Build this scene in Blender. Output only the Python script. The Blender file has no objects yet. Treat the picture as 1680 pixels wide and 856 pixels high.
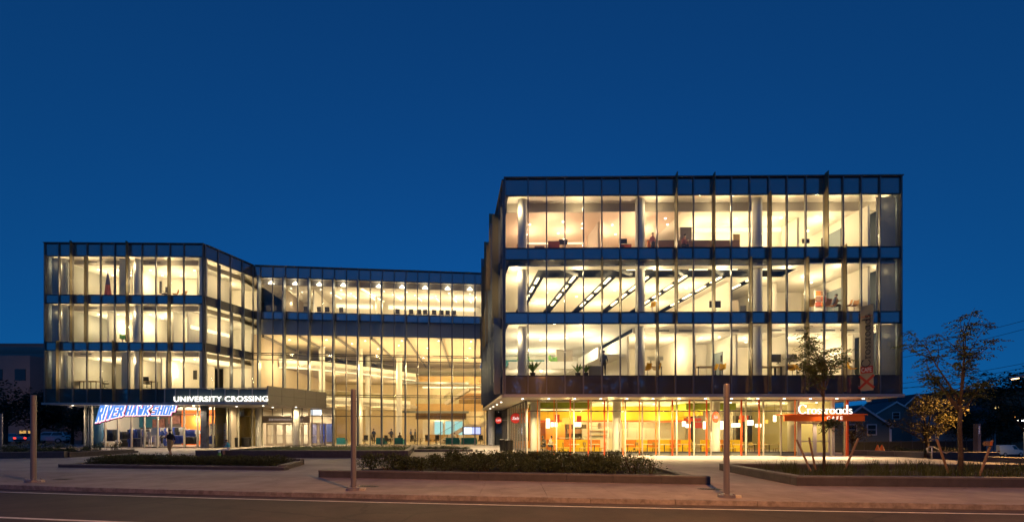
import bpy, bmesh, math, random
from mathutils import Matrix, Vector, noise
random.seed(7)
scene = bpy.context.scene
C = scene.collection
R = math.radians
# ------------------------------------------------------------------ camera
F = 700.0          # focal length in photograph pixels (frame 1680 wide)
EYE = 1.7
HZ = 708.0         # horizon row in the photograph
cam_d = bpy.data.cameras.new('camera'); cam = bpy.data.objects.new('camera', cam_d); C.objects.link(cam)
cam.location = (0, 0, EYE); cam.rotation_euler = (R(90), 0, 0)
cam_d.sensor_fit = 'HORIZONTAL'; cam_d.sensor_width = 36.0
cam_d.lens = 36.0 * F / 1680.0
cam_d.shift_y = (HZ - 428.0) / 1680.0
cam_d.clip_start = 0.05; cam_d.clip_end = 2000
scene.camera = cam
# ------------------------------------------------------------------ dusk sky
world = bpy.data.worlds.new('World'); scene.world = world; world.use_nodes = True
wn = world.node_tree; wn.nodes.clear()
sky = wn.nodes.new('ShaderNodeTexSky'); sky.sky_type = 'NISHITA'; sky.sun_disc = False
SUN_EL, SUN_ROT = 3.0, 180.0
sky.sun_elevation = R(SUN_EL); sky.sun_rotation = R(SUN_ROT)
sky.air_density = 1.0; sky.dust_density = 0.3; sky.ozone_density = 6.5; sky.altitude = 0
tint = wn.nodes.new('ShaderNodeMix'); tint.data_type = 'RGBA'; tint.blend_type = 'MULTIPLY'
tint.inputs[0].default_value = 1.0; tint.inputs[7].default_value = (1.3, 1.10, 1.0, 1)
bg = wn.nodes.new('ShaderNodeBackground'); bg.inputs[1].default_value = 0.20
wo = wn.nodes.new('ShaderNodeOutputWorld')
tc = wn.nodes.new('ShaderNodeTexCoord'); lift = wn.nodes.new('ShaderNodeVectorMath'); lift.operation = 'MULTIPLY_ADD'
lift.inputs[1].default_value = (1, 1, .85); lift.inputs[2].default_value = (0, 0, .22)
nrm = wn.nodes.new('ShaderNodeVectorMath'); nrm.operation = 'NORMALIZE'
wn.links.new(tc.outputs['Generated'], lift.inputs[0]); wn.links.new(lift.outputs[0], nrm.inputs[0]); wn.links.new(nrm.outputs[0], sky.inputs[0])
wn.links.new(sky.outputs[0], tint.inputs[6]); wn.links.new(tint.outputs[2], bg.inputs[0]); wn.links.new(bg.outputs[0], wo.inputs[0])
# the sun has set: a last very weak glow from below the western horizon
# ------------------------------------------------------------------ view
vs = scene.view_settings; vs.view_transform = 'Standard'; vs.look = 'None'; vs.exposure = 0.0; vs.gamma = 1.0
vs.use_curve_mapping = False
scene.render.engine = 'CYCLES'
cy = scene.cycles
cy.use_denoising = True; cy.max_bounces = 7; cy.diffuse_bounces = 4; cy.glossy_bounces = 3; cy.transmission_bounces = 4
cy.transparent_max_bounces = 24; cy.sample_clamp_indirect = 3.0; cy.sample_clamp_direct = 0
cy.caustics_reflective = False; cy.caustics_refractive = False; cy.blur_glossy = 0.5
cy.use_light_tree = True

# ------------------------------------------------------------------ materials
MATS = {}
def mat(name, col, rough=0.6, metal=0.0, emit=0.0, ecol=None, var=0.0, scale=3.0, bump=0.0, bscale=40.0, spec=0.5, stretch=None):
    if name in MATS: return MATS[name]
    m = bpy.data.materials.new(name); m.use_nodes = True
    nt = m.node_tree; b = nt.nodes['Principled BSDF']
    b.inputs['Base Color'].default_value = (*col, 1)
    b.inputs['Roughness'].default_value = rough; b.inputs['Metallic'].default_value = metal
    b.inputs['Specular IOR Level'].default_value = spec
    if emit:
        b.inputs['Emission Color'].default_value = (*(ecol or col), 1); b.inputs['Emission Strength'].default_value = emit
    if var or bump:
        g = nt.nodes.new('ShaderNodeNewGeometry'); src = g.outputs['Position']
        if stretch:
            mp = nt.nodes.new('ShaderNodeMapping'); mp.inputs['Scale'].default_value = stretch
            nt.links.new(src, mp.inputs['Vector']); src = mp.outputs['Vector']
        if var:
            n = nt.nodes.new('ShaderNodeTexNoise'); n.inputs['Scale'].default_value = scale; n.inputs['Detail'].default_value = 6
            n.inputs['Roughness'].default_value = 0.65
            nt.links.new(src, n.inputs['Vector'])
            mr = nt.nodes.new('ShaderNodeMapRange'); mr.inputs[1].default_value = 0.3; mr.inputs[2].default_value = 0.7
            mr.inputs[3].default_value = 1 - var; mr.inputs[4].default_value = 1 + var
            nt.links.new(n.outputs['Fac'], mr.inputs[0])
            mx = nt.nodes.new('ShaderNodeMix'); mx.data_type = 'RGBA'; mx.blend_type = 'MULTIPLY'; mx.inputs[0].default_value = 1
            mx.inputs[6].default_value = (*col, 1); nt.links.new(mr.outputs[0], mx.inputs[7])
            nt.links.new(mx.outputs[2], b.inputs['Base Color'])
        if bump:
            n2 = nt.nodes.new('ShaderNodeTexNoise'); n2.inputs['Scale'].default_value = bscale; n2.inputs['Detail'].default_value = 4
            nt.links.new(src, n2.inputs['Vector'])
            bp = nt.nodes.new('ShaderNodeBump'); bp.inputs['Strength'].default_value = bump; bp.inputs['Distance'].default_value = 0.02
            nt.links.new(n2.outputs['Fac'], bp.inputs['Height']); nt.links.new(bp.outputs[0], b.inputs['Normal'])
    MATS[name] = m; return m
def glow(name, col, strength):
    if name in MATS: return MATS[name]
    m = bpy.data.materials.new(name); m.use_nodes = True; nt = m.node_tree; nt.nodes.clear()
    e = nt.nodes.new('ShaderNodeEmission'); e.inputs[0].default_value = (*col, 1); e.inputs[1].default_value = strength
    o = nt.nodes.new('ShaderNodeOutputMaterial'); nt.links.new(e.outputs[0], o.inputs[0]); MATS[name] = m; return m
def glass(name, tintc=(0.95, 0.97, 0.95), refl=0.06, rough=0.0):
    if name in MATS: return MATS[name]
    m = bpy.data.materials.new(name); m.use_nodes = True; nt = m.node_tree; nt.nodes.clear()
    t = nt.nodes.new('ShaderNodeBsdfTransparent'); t.inputs[0].default_value = (*tintc, 1)
    g = nt.nodes.new('ShaderNodeBsdfGlossy'); g.inputs['Roughness'].default_value = rough
    ge = nt.nodes.new('ShaderNodeNewGeometry')
    dt = nt.nodes.new('ShaderNodeVectorMath'); dt.operation = 'DOT_PRODUCT'
    nt.links.new(ge.outputs['Incoming'], dt.inputs[0]); nt.links.new(ge.outputs['Normal'], dt.inputs[1])
    def mth(op, a, bv=None):
        n = nt.nodes.new('ShaderNodeMath'); n.operation = op; n.use_clamp = op == 'ADD'
        nt.links.new(a, n.inputs[0])
        if bv is not None: n.inputs[1].default_value = bv
        return n.outputs[0]
    k = mth('ABSOLUTE', dt.outputs['Value']); k = mth('MULTIPLY', k, -1.0); k = mth('ADD', k, 1.0); k = mth('POWER', k, 5.0); k = mth('MULTIPLY', k, 1 - refl); fac = mth('ADD', k, refl)
    mx = nt.nodes.new('ShaderNodeMixShader'); o = nt.nodes.new('ShaderNodeOutputMaterial')
    nt.links.new(fac, mx.inputs[0])
    nt.links.new(t.outputs[0], mx.inputs[1]); nt.links.new(g.outputs[0], mx.inputs[2]); nt.links.new(mx.outputs[0], o.inputs[0])
    MATS[name] = m; return m

# ------------------------------------------------------------------ object helpers
W = {}            # object name -> world matrix
def _link(o, parent, M):
    C.objects.link(o)
    W[o.name] = M
    if parent is not None:
        o.parent = parent; o.matrix_parent_inverse = W[parent.name].inverted()
    o.matrix_basis = M
    return o
def tag(o, label=None, cat=None, group=None, kind=None):
    if label: o['label'] = label
    if cat: o['category'] = cat
    if group: o['group'] = group
    if kind: o['kind'] = kind
    return o
def thing(name, label, cat, loc=(0, 0, 0), rz=0.0, group=None):
    o = bpy.data.objects.new(name, None); o.empty_display_size = 0.2
    _link(o, None, Matrix.Translation(loc) @ Matrix.Rotation(rz, 4, 'Z'))
    return tag(o, label, cat, group)
def mesh_obj(name, verts, faces, m, parent=None, M=None, smooth=False, mats=None, midx=None):
    me = bpy.data.meshes.new(name); me.from_pydata([tuple(v) for v in verts], [], faces)
    if mats:
        for q in mats: me.materials.append(q)
        if midx: me.polygons.foreach_set('material_index', midx)
    else: me.materials.append(m)
    if smooth: me.polygons.foreach_set('use_smooth', [True] * len(me.polygons))
    me.update()
    o = bpy.data.objects.new(name, me)
    return _link(o, parent, M or Matrix.Identity(4))
BOXV = [(x, y, z) for x in (-.5, .5) for y in (-.5, .5) for z in (-.5, .5)]
BOXF = [(0, 1, 3, 2), (4, 6, 7, 5), (0, 4, 5, 1), (2, 3, 7, 6), (0, 2, 6, 4), (1, 5, 7, 3)]
_unit = {}
def unit_box(m):
    k = ('b', m.name)
    if k not in _unit:
        me = bpy.data.meshes.new('box_' + m.name); me.from_pydata(BOXV, [], BOXF); me.materials.append(m); _unit[k] = me
    return _unit[k]
def unit_cyl(m, n=16, taper=1.0):
    k = ('c', m.name, n, taper)
    if k not in _unit:
        v, f = [], []
        for i in range(n):
            a = 2 * math.pi * i / n; v += [(.5 * math.cos(a), .5 * math.sin(a), -.5), (.5 * taper * math.cos(a), .5 * taper * math.sin(a), .5)]
        for i in range(n):
            j = (i + 1) % n; f.append((2 * i, 2 * j, 2 * j + 1, 2 * i + 1))
        f.append(tuple(2 * i + 1 for i in range(n))); f.append(tuple(2 * i for i in reversed(range(n))))
        me = bpy.data.meshes.new('round_' + m.name); me.from_pydata(v, [], f); me.materials.append(m)
        me.polygons.foreach_set('use_smooth', [i < n for i in range(n + 2)]); _unit[k] = me
    return _unit[k]
def box(name, parent, m, c, size, rz=0.0, rx=0.0, ry=0.0):
    M = Matrix.Translation(c) @ Matrix.Rotation(rz, 4, 'Z') @ Matrix.Rotation(ry, 4, 'Y') @ Matrix.Rotation(rx, 4, 'X') @ Matrix.Diagonal((*size, 1))
    return _link(bpy.data.objects.new(name, unit_box(m)), parent, M)
def cyl(name, parent, m, c, d, h, n=16, taper=1.0, M0=None):
    M = (M0 or Matrix.Identity(4)) @ Matrix.Translation(c) @ Matrix.Diagonal((d, d, h, 1))
    return _link(bpy.data.objects.new(name, unit_cyl(m, n, taper)), parent, M)
def rod(name, parent, m, p, q, d, n=8, taper=1.0):
    p, q = Vector(p), Vector(q); v = q - p
    M = Matrix.Translation((p + q) / 2) @ v.to_track_quat('Z', 'Y').to_matrix().to_4x4() @ Matrix.Diagonal((d, d, v.length, 1))
    return _link(bpy.data.objects.new(name, unit_cyl(m, n, taper)), parent, M)
def bar(name, parent, m, p, q, w, h):
    """rectangular bar between two points, w across, h tall"""
    p, q = Vector(p), Vector(q); v = q - p
    z = v.normalized(); x = Vector((0, 0, 1)).cross(z)
    if x.length < 1e-3: x = Vector((1, 0, 0))
    x.normalize(); y = z.cross(x)
    Rm = Matrix((x, y, z)).transposed().to_4x4()
    M = Matrix.Translation((p + q) / 2) @ Rm @ Matrix.Diagonal((w, h, v.length, 1))
    return _link(bpy.data.objects.new(name, unit_box(m)), parent, M)
class MB:
    """collects shapes into one mesh"""
    def __init__(s): s.v = []; s.f = []; s.m = []
    def add(s, v, f, mi=0):
        o = len(s.v); s.v += [tuple(p) for p in v]; s.f += [tuple(i + o for i in q) for q in f]; s.m += [mi] * len(f)
    def box(s, c, size, mi=0, rz=0, rx=0, ry=0):
        M = Matrix.Translation(c) @ Matrix.Rotation(rz, 4, 'Z') @ Matrix.Rotation(ry, 4, 'Y') @ Matrix.Rotation(rx, 4, 'X') @ Matrix.Diagonal((*size, 1))
        s.add([M @ Vector(p) for p in BOXV], BOXF, mi)
    def tube(s, pts, radii, n=6, mi=0):
        pts = [Vector(p) for p in pts]; o = len(s.v); prev = None
        for i, p in enumerate(pts):
            t = (pts[min(i + 1, len(pts) - 1)] - pts[max(i - 1, 0)]).normalized()
            ref = Vector((0, 0, 1)) if abs(t.z) < .95 else Vector((1, 0, 0))
            x = t.cross(ref).normalized(); y = t.cross(x)
            r = radii[i] if hasattr(radii, '__len__') else radii
            for k in range(n):
                a = 2 * math.pi * k / n; s.v.append(tuple(p + (x * math.cos(a) + y * math.sin(a)) * r))
        for i in range(len(pts) - 1):
            for k in range(n):
                s.f.append((o + i * n + k, o + i * n + (k + 1) % n, o + (i + 1) * n + (k + 1) % n, o + (i + 1) * n + k)); s.m.append(mi)
        s.f.append(tuple(o + k for k in reversed(range(n)))); s.m.append(mi)
        s.f.append(tuple(o + (len(pts) - 1) * n + k for k in range(n))); s.m.append(mi)
    def lathe(s, prof, c=(0, 0, 0), n=16, mi=0):
        o = len(s.v)
        for (r, z) in prof:
            for k in range(n):
                a = 2 * math.pi * k / n; s.v.append((c[0] + r * math.cos(a), c[1] + r * math.sin(a), c[2] + z))
        for i in range(len(prof) - 1):
            for k in range(n):
                s.f.append((o + i * n + k, o + i * n + (k + 1) % n, o + (i + 1) * n + (k + 1) % n, o + (i + 1) * n + k)); s.m.append(mi)
    def prism(s, poly, z0, z1, mi=0):
        n = len(poly); v = [(p[0], p[1], z0) for p in poly] + [(p[0], p[1], z1) for p in poly]
        s.add(v, [tuple(reversed(range(n))), tuple(range(n, 2 * n))] + [(i, (i + 1) % n, n + (i + 1) % n, n + i) for i in range(n)], mi)
    def obj(s, name, m, parent=None, M=None, smooth=False):
        ml = m if isinstance(m, (list, tuple)) else [m]
        return mesh_obj(name, s.v, s.f, None, parent, M, smooth, mats=ml, midx=s.m)
def prism(name, parent, m, poly, z0, z1):
    b = MB()
    a = sum(poly[i][0] * poly[(i + 1) % len(poly)][1] - poly[(i + 1) % len(poly)][0] * poly[i][1] for i in range(len(poly)))
    b.prism(poly if a > 0 else poly[::-1], z0, z1); return b.obj(name, m, parent)
def sheet(name, m, pts, parent=None):
    return mesh_obj(name, pts, [tuple(range(len(pts)))], m, parent)
def copy_tree(o, M, label=None):
    """copy of a thing with all its parts, moved to world matrix M"""
    c = o.copy(); C.objects.link(c); c.matrix_basis = M; W[c.name] = M
    if label: c['label'] = label
    D = M @ W[o.name].inverted()
    for ch in o.children:
        k = ch.copy(); C.objects.link(k); k.parent = c; k.matrix_parent_inverse = ch.matrix_parent_inverse.copy(); W[k.name] = D @ W[ch.name]
        for g in ch.children:
            q = g.copy(); C.objects.link(q); q.parent = k; q.matrix_parent_inverse = g.matrix_parent_inverse.copy(); W[q.name] = D @ W[g.name]
    return c
def TR(x, y, z=0, rz=0, s=1.0): return Matrix.Translation((x, y, z)) @ Matrix.Rotation(rz, 4, 'Z') @ Matrix.Scale(s, 4)
ORD = ['first', 'second', 'third', 'fourth', 'fifth', 'sixth', 'seventh', 'eighth', 'ninth', 'tenth', 'eleventh', 'twelfth', 'thirteenth', 'fourteenth',
       'fifteenth', 'sixteenth', 'seventeenth', 'eighteenth', 'nineteenth', 'twentieth', 'twenty-first', 'twenty-second', 'twenty-third', 'twenty-fourth',
       'twenty-fifth', 'twenty-sixth', 'twenty-seventh', 'twenty-eighth', 'twenty-ninth', 'thirtieth']
# a spot in the photograph as a point at depth d (metres from the camera)
def px(x, y, d): return Vector(((x - 840) * d / F, d, EYE + (HZ - y) * d / F))
def pxg(x, y, z=0.0):
    d = (EYE - z) * F / (y - HZ); return Vector(((x - 840) * d / F, d, z))
class Frame:
    """facade frame: s runs along the wall, t inwards, z up"""
    def __init__(s, A, B):
        s.A = Vector(A); s.B = Vector(B); v = s.B - s.A; s.L = v.length; s.u = v / s.L; s.n = Vector((s.u.y, -s.u.x)); s.rz = math.atan2(s.u.y, s.u.x)
    def P(s, a, t=0, z=0):
        q = s.A + s.u * a - s.n * t; return Vector((q.x, q.y, z))
    def box(s, name, parent, m, s0, s1, t0, t1, z0, z1):
        return box(name, parent, m, s.P((s0 + s1) / 2, (t0 + t1) / 2, (z0 + z1) / 2), (abs(s1 - s0), abs(t1 - t0), abs(z1 - z0)), s.rz)
    def s_at(s, x, t=0):
        k = (x - 840) / F; q = s.A - s.n * t
        return (k * q.y - q.x) / (s.u.x - k * s.u.y)
    def z_at(s, y, a, t=0): return EYE + (HZ - y) * s.P(a, t).y / F
def lamp(name, loc, power, col=(1, .80, .50), size=160, radius=0.12, blend=1.0, target=None, kind='SPOT'):
    if name in ('ceiling_lamp', 'hall_lamp', 'gallery_lamp', 'cafe_lamp', 'shop_lamp') and loc[2] > 3:
        kind = 'POINT'; loc = (loc[0], loc[1], loc[2] - (.95 if name != 'hall_lamp' else 2.6)); power *= .112
    l = bpy.data.lights.new(name, kind); l.energy = power; l.color = col
    if kind == 'SPOT': l.spot_size = R(size); l.spot_blend = blend
    l.shadow_soft_size = radius
    o = bpy.data.objects.new(name, l); C.objects.link(o); o.location = loc
    if target is not None: o.rotation_euler = (Vector(target) - Vector(loc)).to_track_quat('-Z', 'Y').to_euler()
    return o
_txt = {}
def text_mesh(body, size=1.0, extrude=0.01, offset=0.0, shear=0.0, align='CENTER', spacing=1.0):
    k = (body, size, extrude, offset, shear, align, spacing)
    if k in _txt: return _txt[k]
    cu = bpy.data.curves.new('txt', 'FONT'); cu.body = body; cu.size = size; cu.extrude = extrude; cu.offset = offset; cu.shear = shear
    cu.align_x = align; cu.align_y = 'BOTTOM_BASELINE' if False else 'BOTTOM'; cu.space_character = spacing; cu.resolution_u = 4
    o = bpy.data.objects.new('txt', cu); C.objects.link(o)
    dg = bpy.context.evaluated_depsgraph_get(); me = bpy.data.meshes.new_from_object(o.evaluated_get(dg))
    C.objects.unlink(o); bpy.data.objects.remove(o)
    _txt[k] = ([v.co.copy() for v in me.vertices], [tuple(p.vertices) for p in me.polygons]); return _txt[k]
def lettering(name, parent, m, body, M, width=None, height=None, extrude=0.01, offset=0.0, shear=0.0, spacing=1.0, warp=None):
    """text standing in the xz plane of M (x right, z up, facing -y)"""
    v, f = text_mesh(body, 1.0, 0.0 if extrude == 0 else extrude, offset, shear, 'CENTER', spacing)
    x0 = min(p.x for p in v); x1 = max(p.x for p in v); y0 = min(p.y for p in v); y1 = max(p.y for p in v)
    sx = width / (x1 - x0) if width else 1; sy = height / (y1 - y0) if height else sx
    out = []
    for p in v:
        X = (p.x - (x0 + x1) / 2) * sx; Z = (p.y - y0) * sy; Y = -p.z
        if warp: X, Z = warp(X, Z)
        out.append((X, Y, Z))
    return mesh_obj(name, out, f, m, parent, M)
# ------------------------------------------------------------------ palette
M_asph = mat('asphalt', (0.058, 0.040, 0.030), 0.72, var=0.35, scale=1.2, bump=0.35, bscale=60)
M_conc = mat('concrete_paving', (0.42, 0.37, 0.335), 0.72, var=0.16, scale=1.1, bump=0.15, bscale=25)
M_conc2 = mat('concrete_slab', (0.39, 0.325, 0.29), 0.75, var=0.16, scale=1.4, bump=0.2, bscale=30)
M_gran = mat('granite_kerb', (0.30, 0.26, 0.25), 0.7, var=0.45, scale=5, bump=0.6, bscale=14)
M_dstone = mat('dark_planter_stone', (0.085, 0.075, 0.075), 0.6, var=0.25, scale=2.5, bump=0.15)
M_dcap = mat('planter_cap', (0.16, 0.145, 0.14), 0.6, var=0.2, scale=2.5)
M_paint = mat('road_paint', (0.75, 0.72, 0.68), 0.6, var=0.25, scale=6)
M_soil = mat('dark_soil', (0.016, 0.011, 0.008), 0.95, var=0.5, scale=9, bump=1.0, bscale=18)
M_earth = mat('dark_earth', (0.05, 0.045, 0.04), 0.9, var=0.4, scale=0.4)
M_frame = mat('mullion_metal', (0.21, 0.20, 0.20), 0.42, 0.4)
M_framed = mat('transom_dark', (0.05, 0.052, 0.055), 0.45, 0.3)
M_span = mat('spandrel_glass', (0.13, 0.105, 0.085), 0.3, 0.0, var=0.06, scale=0.6, spec=0.5)
_b = M_span.node_tree.nodes['Principled BSDF']; _b.inputs['Coat Weight'].default_value = 1.0; _b.inputs['Coat IOR'].default_value = 3.1; _b.inputs['Coat Roughness'].default_value = 0.04
M_fin = mat('bronze_fin', (0.23, 0.18, 0.10), 0.4, 0.3)
M_finb = mat('grey_fin', (0.19, 0.21, 0.235), 0.4, 0.4)
M_soff = mat('soffit_panel', (0.62, 0.58, 0.52), 0.45, 0.0)
M_alu = mat('pale_aluminium', (0.52, 0.48, 0.45), 0.4, 0.3)
M_wall = mat('interior_plaster', (0.80, 0.76, 0.68), 0.8, var=0.03, scale=0.7)
M_wall2 = mat('interior_taupe', (0.50, 0.43, 0.36), 0.8)
M_ceil = mat('ceiling_white', (0.82, 0.79, 0.73), 0.85)
M_ceilp = mat('ceiling_warm', (0.70, 0.56, 0.46), 0.85)
M_bulk = mat('bulkhead_grey', (0.50, 0.45, 0.39), 0.8)
M_floor = mat('interior_floor', (0.55, 0.48, 0.38), 0.4)
M_plen = mat('dark_plenum', (0.035, 0.04, 0.048), 0.8)
M_slab = mat('slab_edge', (0.10, 0.12, 0.14), 0.7)
M_blind = mat('roller_blind', (0.62, 0.62, 0.58), 0.7)
M_blind.node_tree.nodes['Principled BSDF'].inputs['Transmission Weight'].default_value = 0.0
def translucent(m, fac):
    nt = m.node_tree; b = nt.nodes['Principled BSDF']; o = nt.nodes['Material Output']
    t = nt.nodes.new('ShaderNodeBsdfTranslucent'); t.inputs[0].default_value = b.inputs['Base Color'].default_value
    mx = nt.nodes.new('ShaderNodeMixShader'); mx.inputs[0].default_value = fac
    nt.links.new(b.outputs[0], mx.inputs[1]); nt.links.new(t.outputs[0], mx.inputs[2]); nt.links.new(mx.outputs[0], o.inputs[0])
translucent(M_blind, .45)
M_blue = mat('bulkhead_slate', (0.46, 0.46, 0.45), 0.7)
M_gl = glass('window_glass', (0.97, 0.97, 0.955), 0.035)
M_gls = glass('clear_rail_glass', (0.93, 0.97, 0.95), 0.03)
M_dl = glow('downlight_lens', (1.0, 0.90, 0.70), 9.0)
M_strip = glow('linear_light', (1.0, 0.82, 0.48), 4.0)
M_cove = glow('cove_light', (1.0, 0.80, 0.44), 2.4)
M_wood = mat('maple_panel', (0.52, 0.34, 0.15), 0.5, var=0.15, scale=1.5, stretch=(0.6, 0.6, 6))
M_white = mat('white_paint', (0.80, 0.79, 0.76), 0.6)
M_black = mat('black_plastic', (0.02, 0.02, 0.022), 0.45)
M_dark = mat('dark_panel', (0.05, 0.05, 0.06), 0.35)
M_steel = mat('brushed_steel', (0.45, 0.42, 0.42), 0.38, 0.75)

def joints(m, w, h, mortar=.006, dark=.55):
    """scored paving joints, and soft stains of their own shape"""
    nt = m.node_tree; b = nt.nodes['Principled BSDF']; src = b.inputs['Base Color'].links[0].from_socket
    g = nt.nodes.new('ShaderNodeNewGeometry'); mp = nt.nodes.new('ShaderNodeMapping'); mp.inputs['Rotation'].default_value = (0, 0, R(-7))
    br = nt.nodes.new('ShaderNodeTexBrick'); br.offset = 0.0; br.inputs['Scale'].default_value = 1.0; br.inputs['Mortar Size'].default_value = mortar
    br.inputs['Brick Width'].default_value = w; br.inputs['Row Height'].default_value = h
    br.inputs['Color1'].default_value = (1, 1, 1, 1); br.inputs['Color2'].default_value = (.88, .88, .89, 1); br.inputs['Mortar'].default_value = (dark, dark, dark, 1)
    nt.links.new(g.outputs['Position'], mp.inputs[0]); nt.links.new(mp.outputs[0], br.inputs['Vector'])
    ns = nt.nodes.new('ShaderNodeTexNoise'); ns.inputs['Scale'].default_value = .35; ns.inputs['Detail'].default_value = 8; nt.links.new(g.outputs['Position'], ns.inputs['Vector'])
    mr = nt.nodes.new('ShaderNodeMapRange'); mr.inputs[1].default_value = .35; mr.inputs[2].default_value = .65; mr.inputs[3].default_value = .78; mr.inputs[4].default_value = 1.1; nt.links.new(ns.outputs['Fac'], mr.inputs[0])
    m1 = nt.nodes.new('ShaderNodeMix'); m1.data_type = 'RGBA'; m1.blend_type = 'MULTIPLY'; m1.inputs[0].default_value = 1; m2 = nt.nodes.new('ShaderNodeMix'); m2.data_type = 'RGBA'; m2.blend_type = 'MULTIPLY'; m2.inputs[0].default_value = 1
    nt.links.new(src, m1.inputs[6]); nt.links.new(br.outputs['Color'], m1.inputs[7]); nt.links.new(m1.outputs[2], m2.inputs[6]); nt.links.new(mr.outputs[0], m2.inputs[7]); nt.links.new(m2.outputs[2], b.inputs['Base Color'])
joints(M_conc, 2.4, 2.4, .012)
joints(M_conc2, 300, 300, 0)
joints(M_asph, 400, 400, 0)
def cracks(m, scale, width, dark):
    nt = m.node_tree; b = nt.nodes['Principled BSDF']; src = b.inputs['Base Color'].links[0].from_socket
    g = nt.nodes.new('ShaderNodeNewGeometry'); n = nt.nodes.new('ShaderNodeTexNoise'); n.inputs['Scale'].default_value = 1.5; n.inputs['Detail'].default_value = 5
    nt.links.new(g.outputs['Position'], n.inputs['Vector'])
    ad = nt.nodes.new('ShaderNodeMix'); ad.data_type = 'RGBA'; ad.blend_type = 'ADD'; ad.inputs[0].default_value = .5; nt.links.new(g.outputs['Position'], ad.inputs[6]); nt.links.new(n.outputs['Color'], ad.inputs[7])
    v = nt.nodes.new('ShaderNodeTexVoronoi'); v.feature = 'DISTANCE_TO_EDGE'; v.inputs['Scale'].default_value = scale; nt.links.new(ad.outputs[2], v.inputs['Vector'])
    mr = nt.nodes.new('ShaderNodeMapRange'); mr.inputs[1].default_value = 0; mr.inputs[2].default_value = width; mr.inputs[3].default_value = dark; mr.inputs[4].default_value = 1; nt.links.new(v.outputs['Distance'], mr.inputs[0])
    m2 = nt.nodes.new('ShaderNodeMix'); m2.data_type = 'RGBA'; m2.blend_type = 'MULTIPLY'; m2.inputs[0].default_value = 1; nt.links.new(src, m2.inputs[6]); nt.links.new(mr.outputs[0], m2.inputs[7]); nt.links.new(m2.outputs[2], b.inputs['Base Color'])
cracks(M_asph, .16, .008, .45)
cracks(M_conc2, .22, .004, .75)
# ------------------------------------------------------------------ terrain, road, pavement
def sst(a): a = max(0.0, min(1.0, a)); return a * a * (3 - 2 * a)
def gz(Y): return max(0.0, min(0.33, (Y - 30.6) * 0.0233))
def H(X, Y):
    k = sst((X - 25.0) / 5) * sst((Y - 31) / 22)
    return gz(Y) * (1 - k) - 2.5 * k
def kerbY(X):
    x = X + .32
    if x < -45: return kerbY(-45.3) - 0.29 * (x + 45)
    if x > 30: return kerbY(29.67) - 0.02 * (x - 30)
    return 11.2 - .1246 * x + .00184 * x * x
def grid(xs, ys, hf, name, m):
    v = [(x, y, hf(x, y)) for y in ys for x in xs]; n = len(xs)
    f = [(j * n + i, j * n + i + 1, (j + 1) * n + i + 1, (j + 1) * n + i) for j in range(len(ys) - 1) for i in range(n - 1)]
    return mesh_obj(name, v, f, m, smooth=True)
xs = [-900, -400, -200, -120, -80] + list(range(-60, 62, 4)) + [70, 90, 120, 200, 400, 900]
ys = [-400, -150, -60, -20] + list(range(0, 76, 4)) + [90, 120, 160, 240, 400, 900]
tag(grid(xs, ys, lambda x, y: H(x, y) - 0.26, 'ground', M_earth), kind='structure')
KX = [x * 2.0 for x in range(-40, 26)]
def strip(name, m, off0, off1, z0, z1=None, kx=KX):
    z1 = z0 if z1 is None else z1
    v = []; f = []
    for i, x in enumerate(kx):
        v += [(x, kerbY(x) + off0, z0), (x, kerbY(x) + off1, z1)]
        if i: f.append((2 * i - 2, 2 * i, 2 * i + 1, 2 * i - 1))
    return mesh_obj(name, v, f, m)
tag(strip('road', M_asph, -12.5, 0.02, -0.13), kind='structure')
tag(strip('edge_line_marking', M_paint, -0.56, -0.46, -0.126), kind='structure')
tag(strip('centre_line_marking', M_paint, -3.66, -3.54, -0.126), kind='structure')
tag(strip('gutter', mat('gutter_concrete', (0.10, 0.085, 0.08), 0.8, var=0.4, scale=2), -0.34, 0.0, -0.1255, -0.122), kind='structure')
tag(strip('far_pavement', M_conc2, -17, -12.5, 0.0), kind='structure')
# kerb stones, one by one
kerb = tag(strip('kerb', M_soil, 0.02, 0.26, -0.06), kind='structure')
x = -30.0; i = 0
while x < 24:
    L = 1.9 + 0.25 * random.random(); a = Vector((x, kerbY(x))); b = Vector((x + L, kerbY(x + L)))
    fr = Frame(a, b); hh = random.uniform(-.006, .006)
    fr.box('kerb_stone', kerb, M_gran, 0.006, fr.L - 0.006, 0.0 + random.uniform(-.008, .008), 0.155, -0.19, 0.004 + hh); x += L
# pavement slabs between kerb and planters
pave = tag(strip('pavement', M_soil, 0.155, 5.6, -0.03), kind='structure')
x = -32.0
while x < 26:
    L = 1.83
    for (o0, o1) in ((0.16, 1.98), (1.986, 3.9)):
        v = []
        for zz in (-0.06, random.uniform(-.0015, .0015)):
            v += [(x + .004, kerbY(x) + o0, zz), (x + L - .004, kerbY(x + L) + o0, zz), (x + L - .004, kerbY(x + L) + o1, zz), (x + .004, kerbY(x) + o1, zz)]
        mesh_obj('paving_slab', v, [(4, 5, 6, 7), (0, 1, 5, 4), (1, 2, 6, 5), (2, 3, 7, 6), (3, 0, 4, 7)], M_conc2, pave)
    x += L
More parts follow.
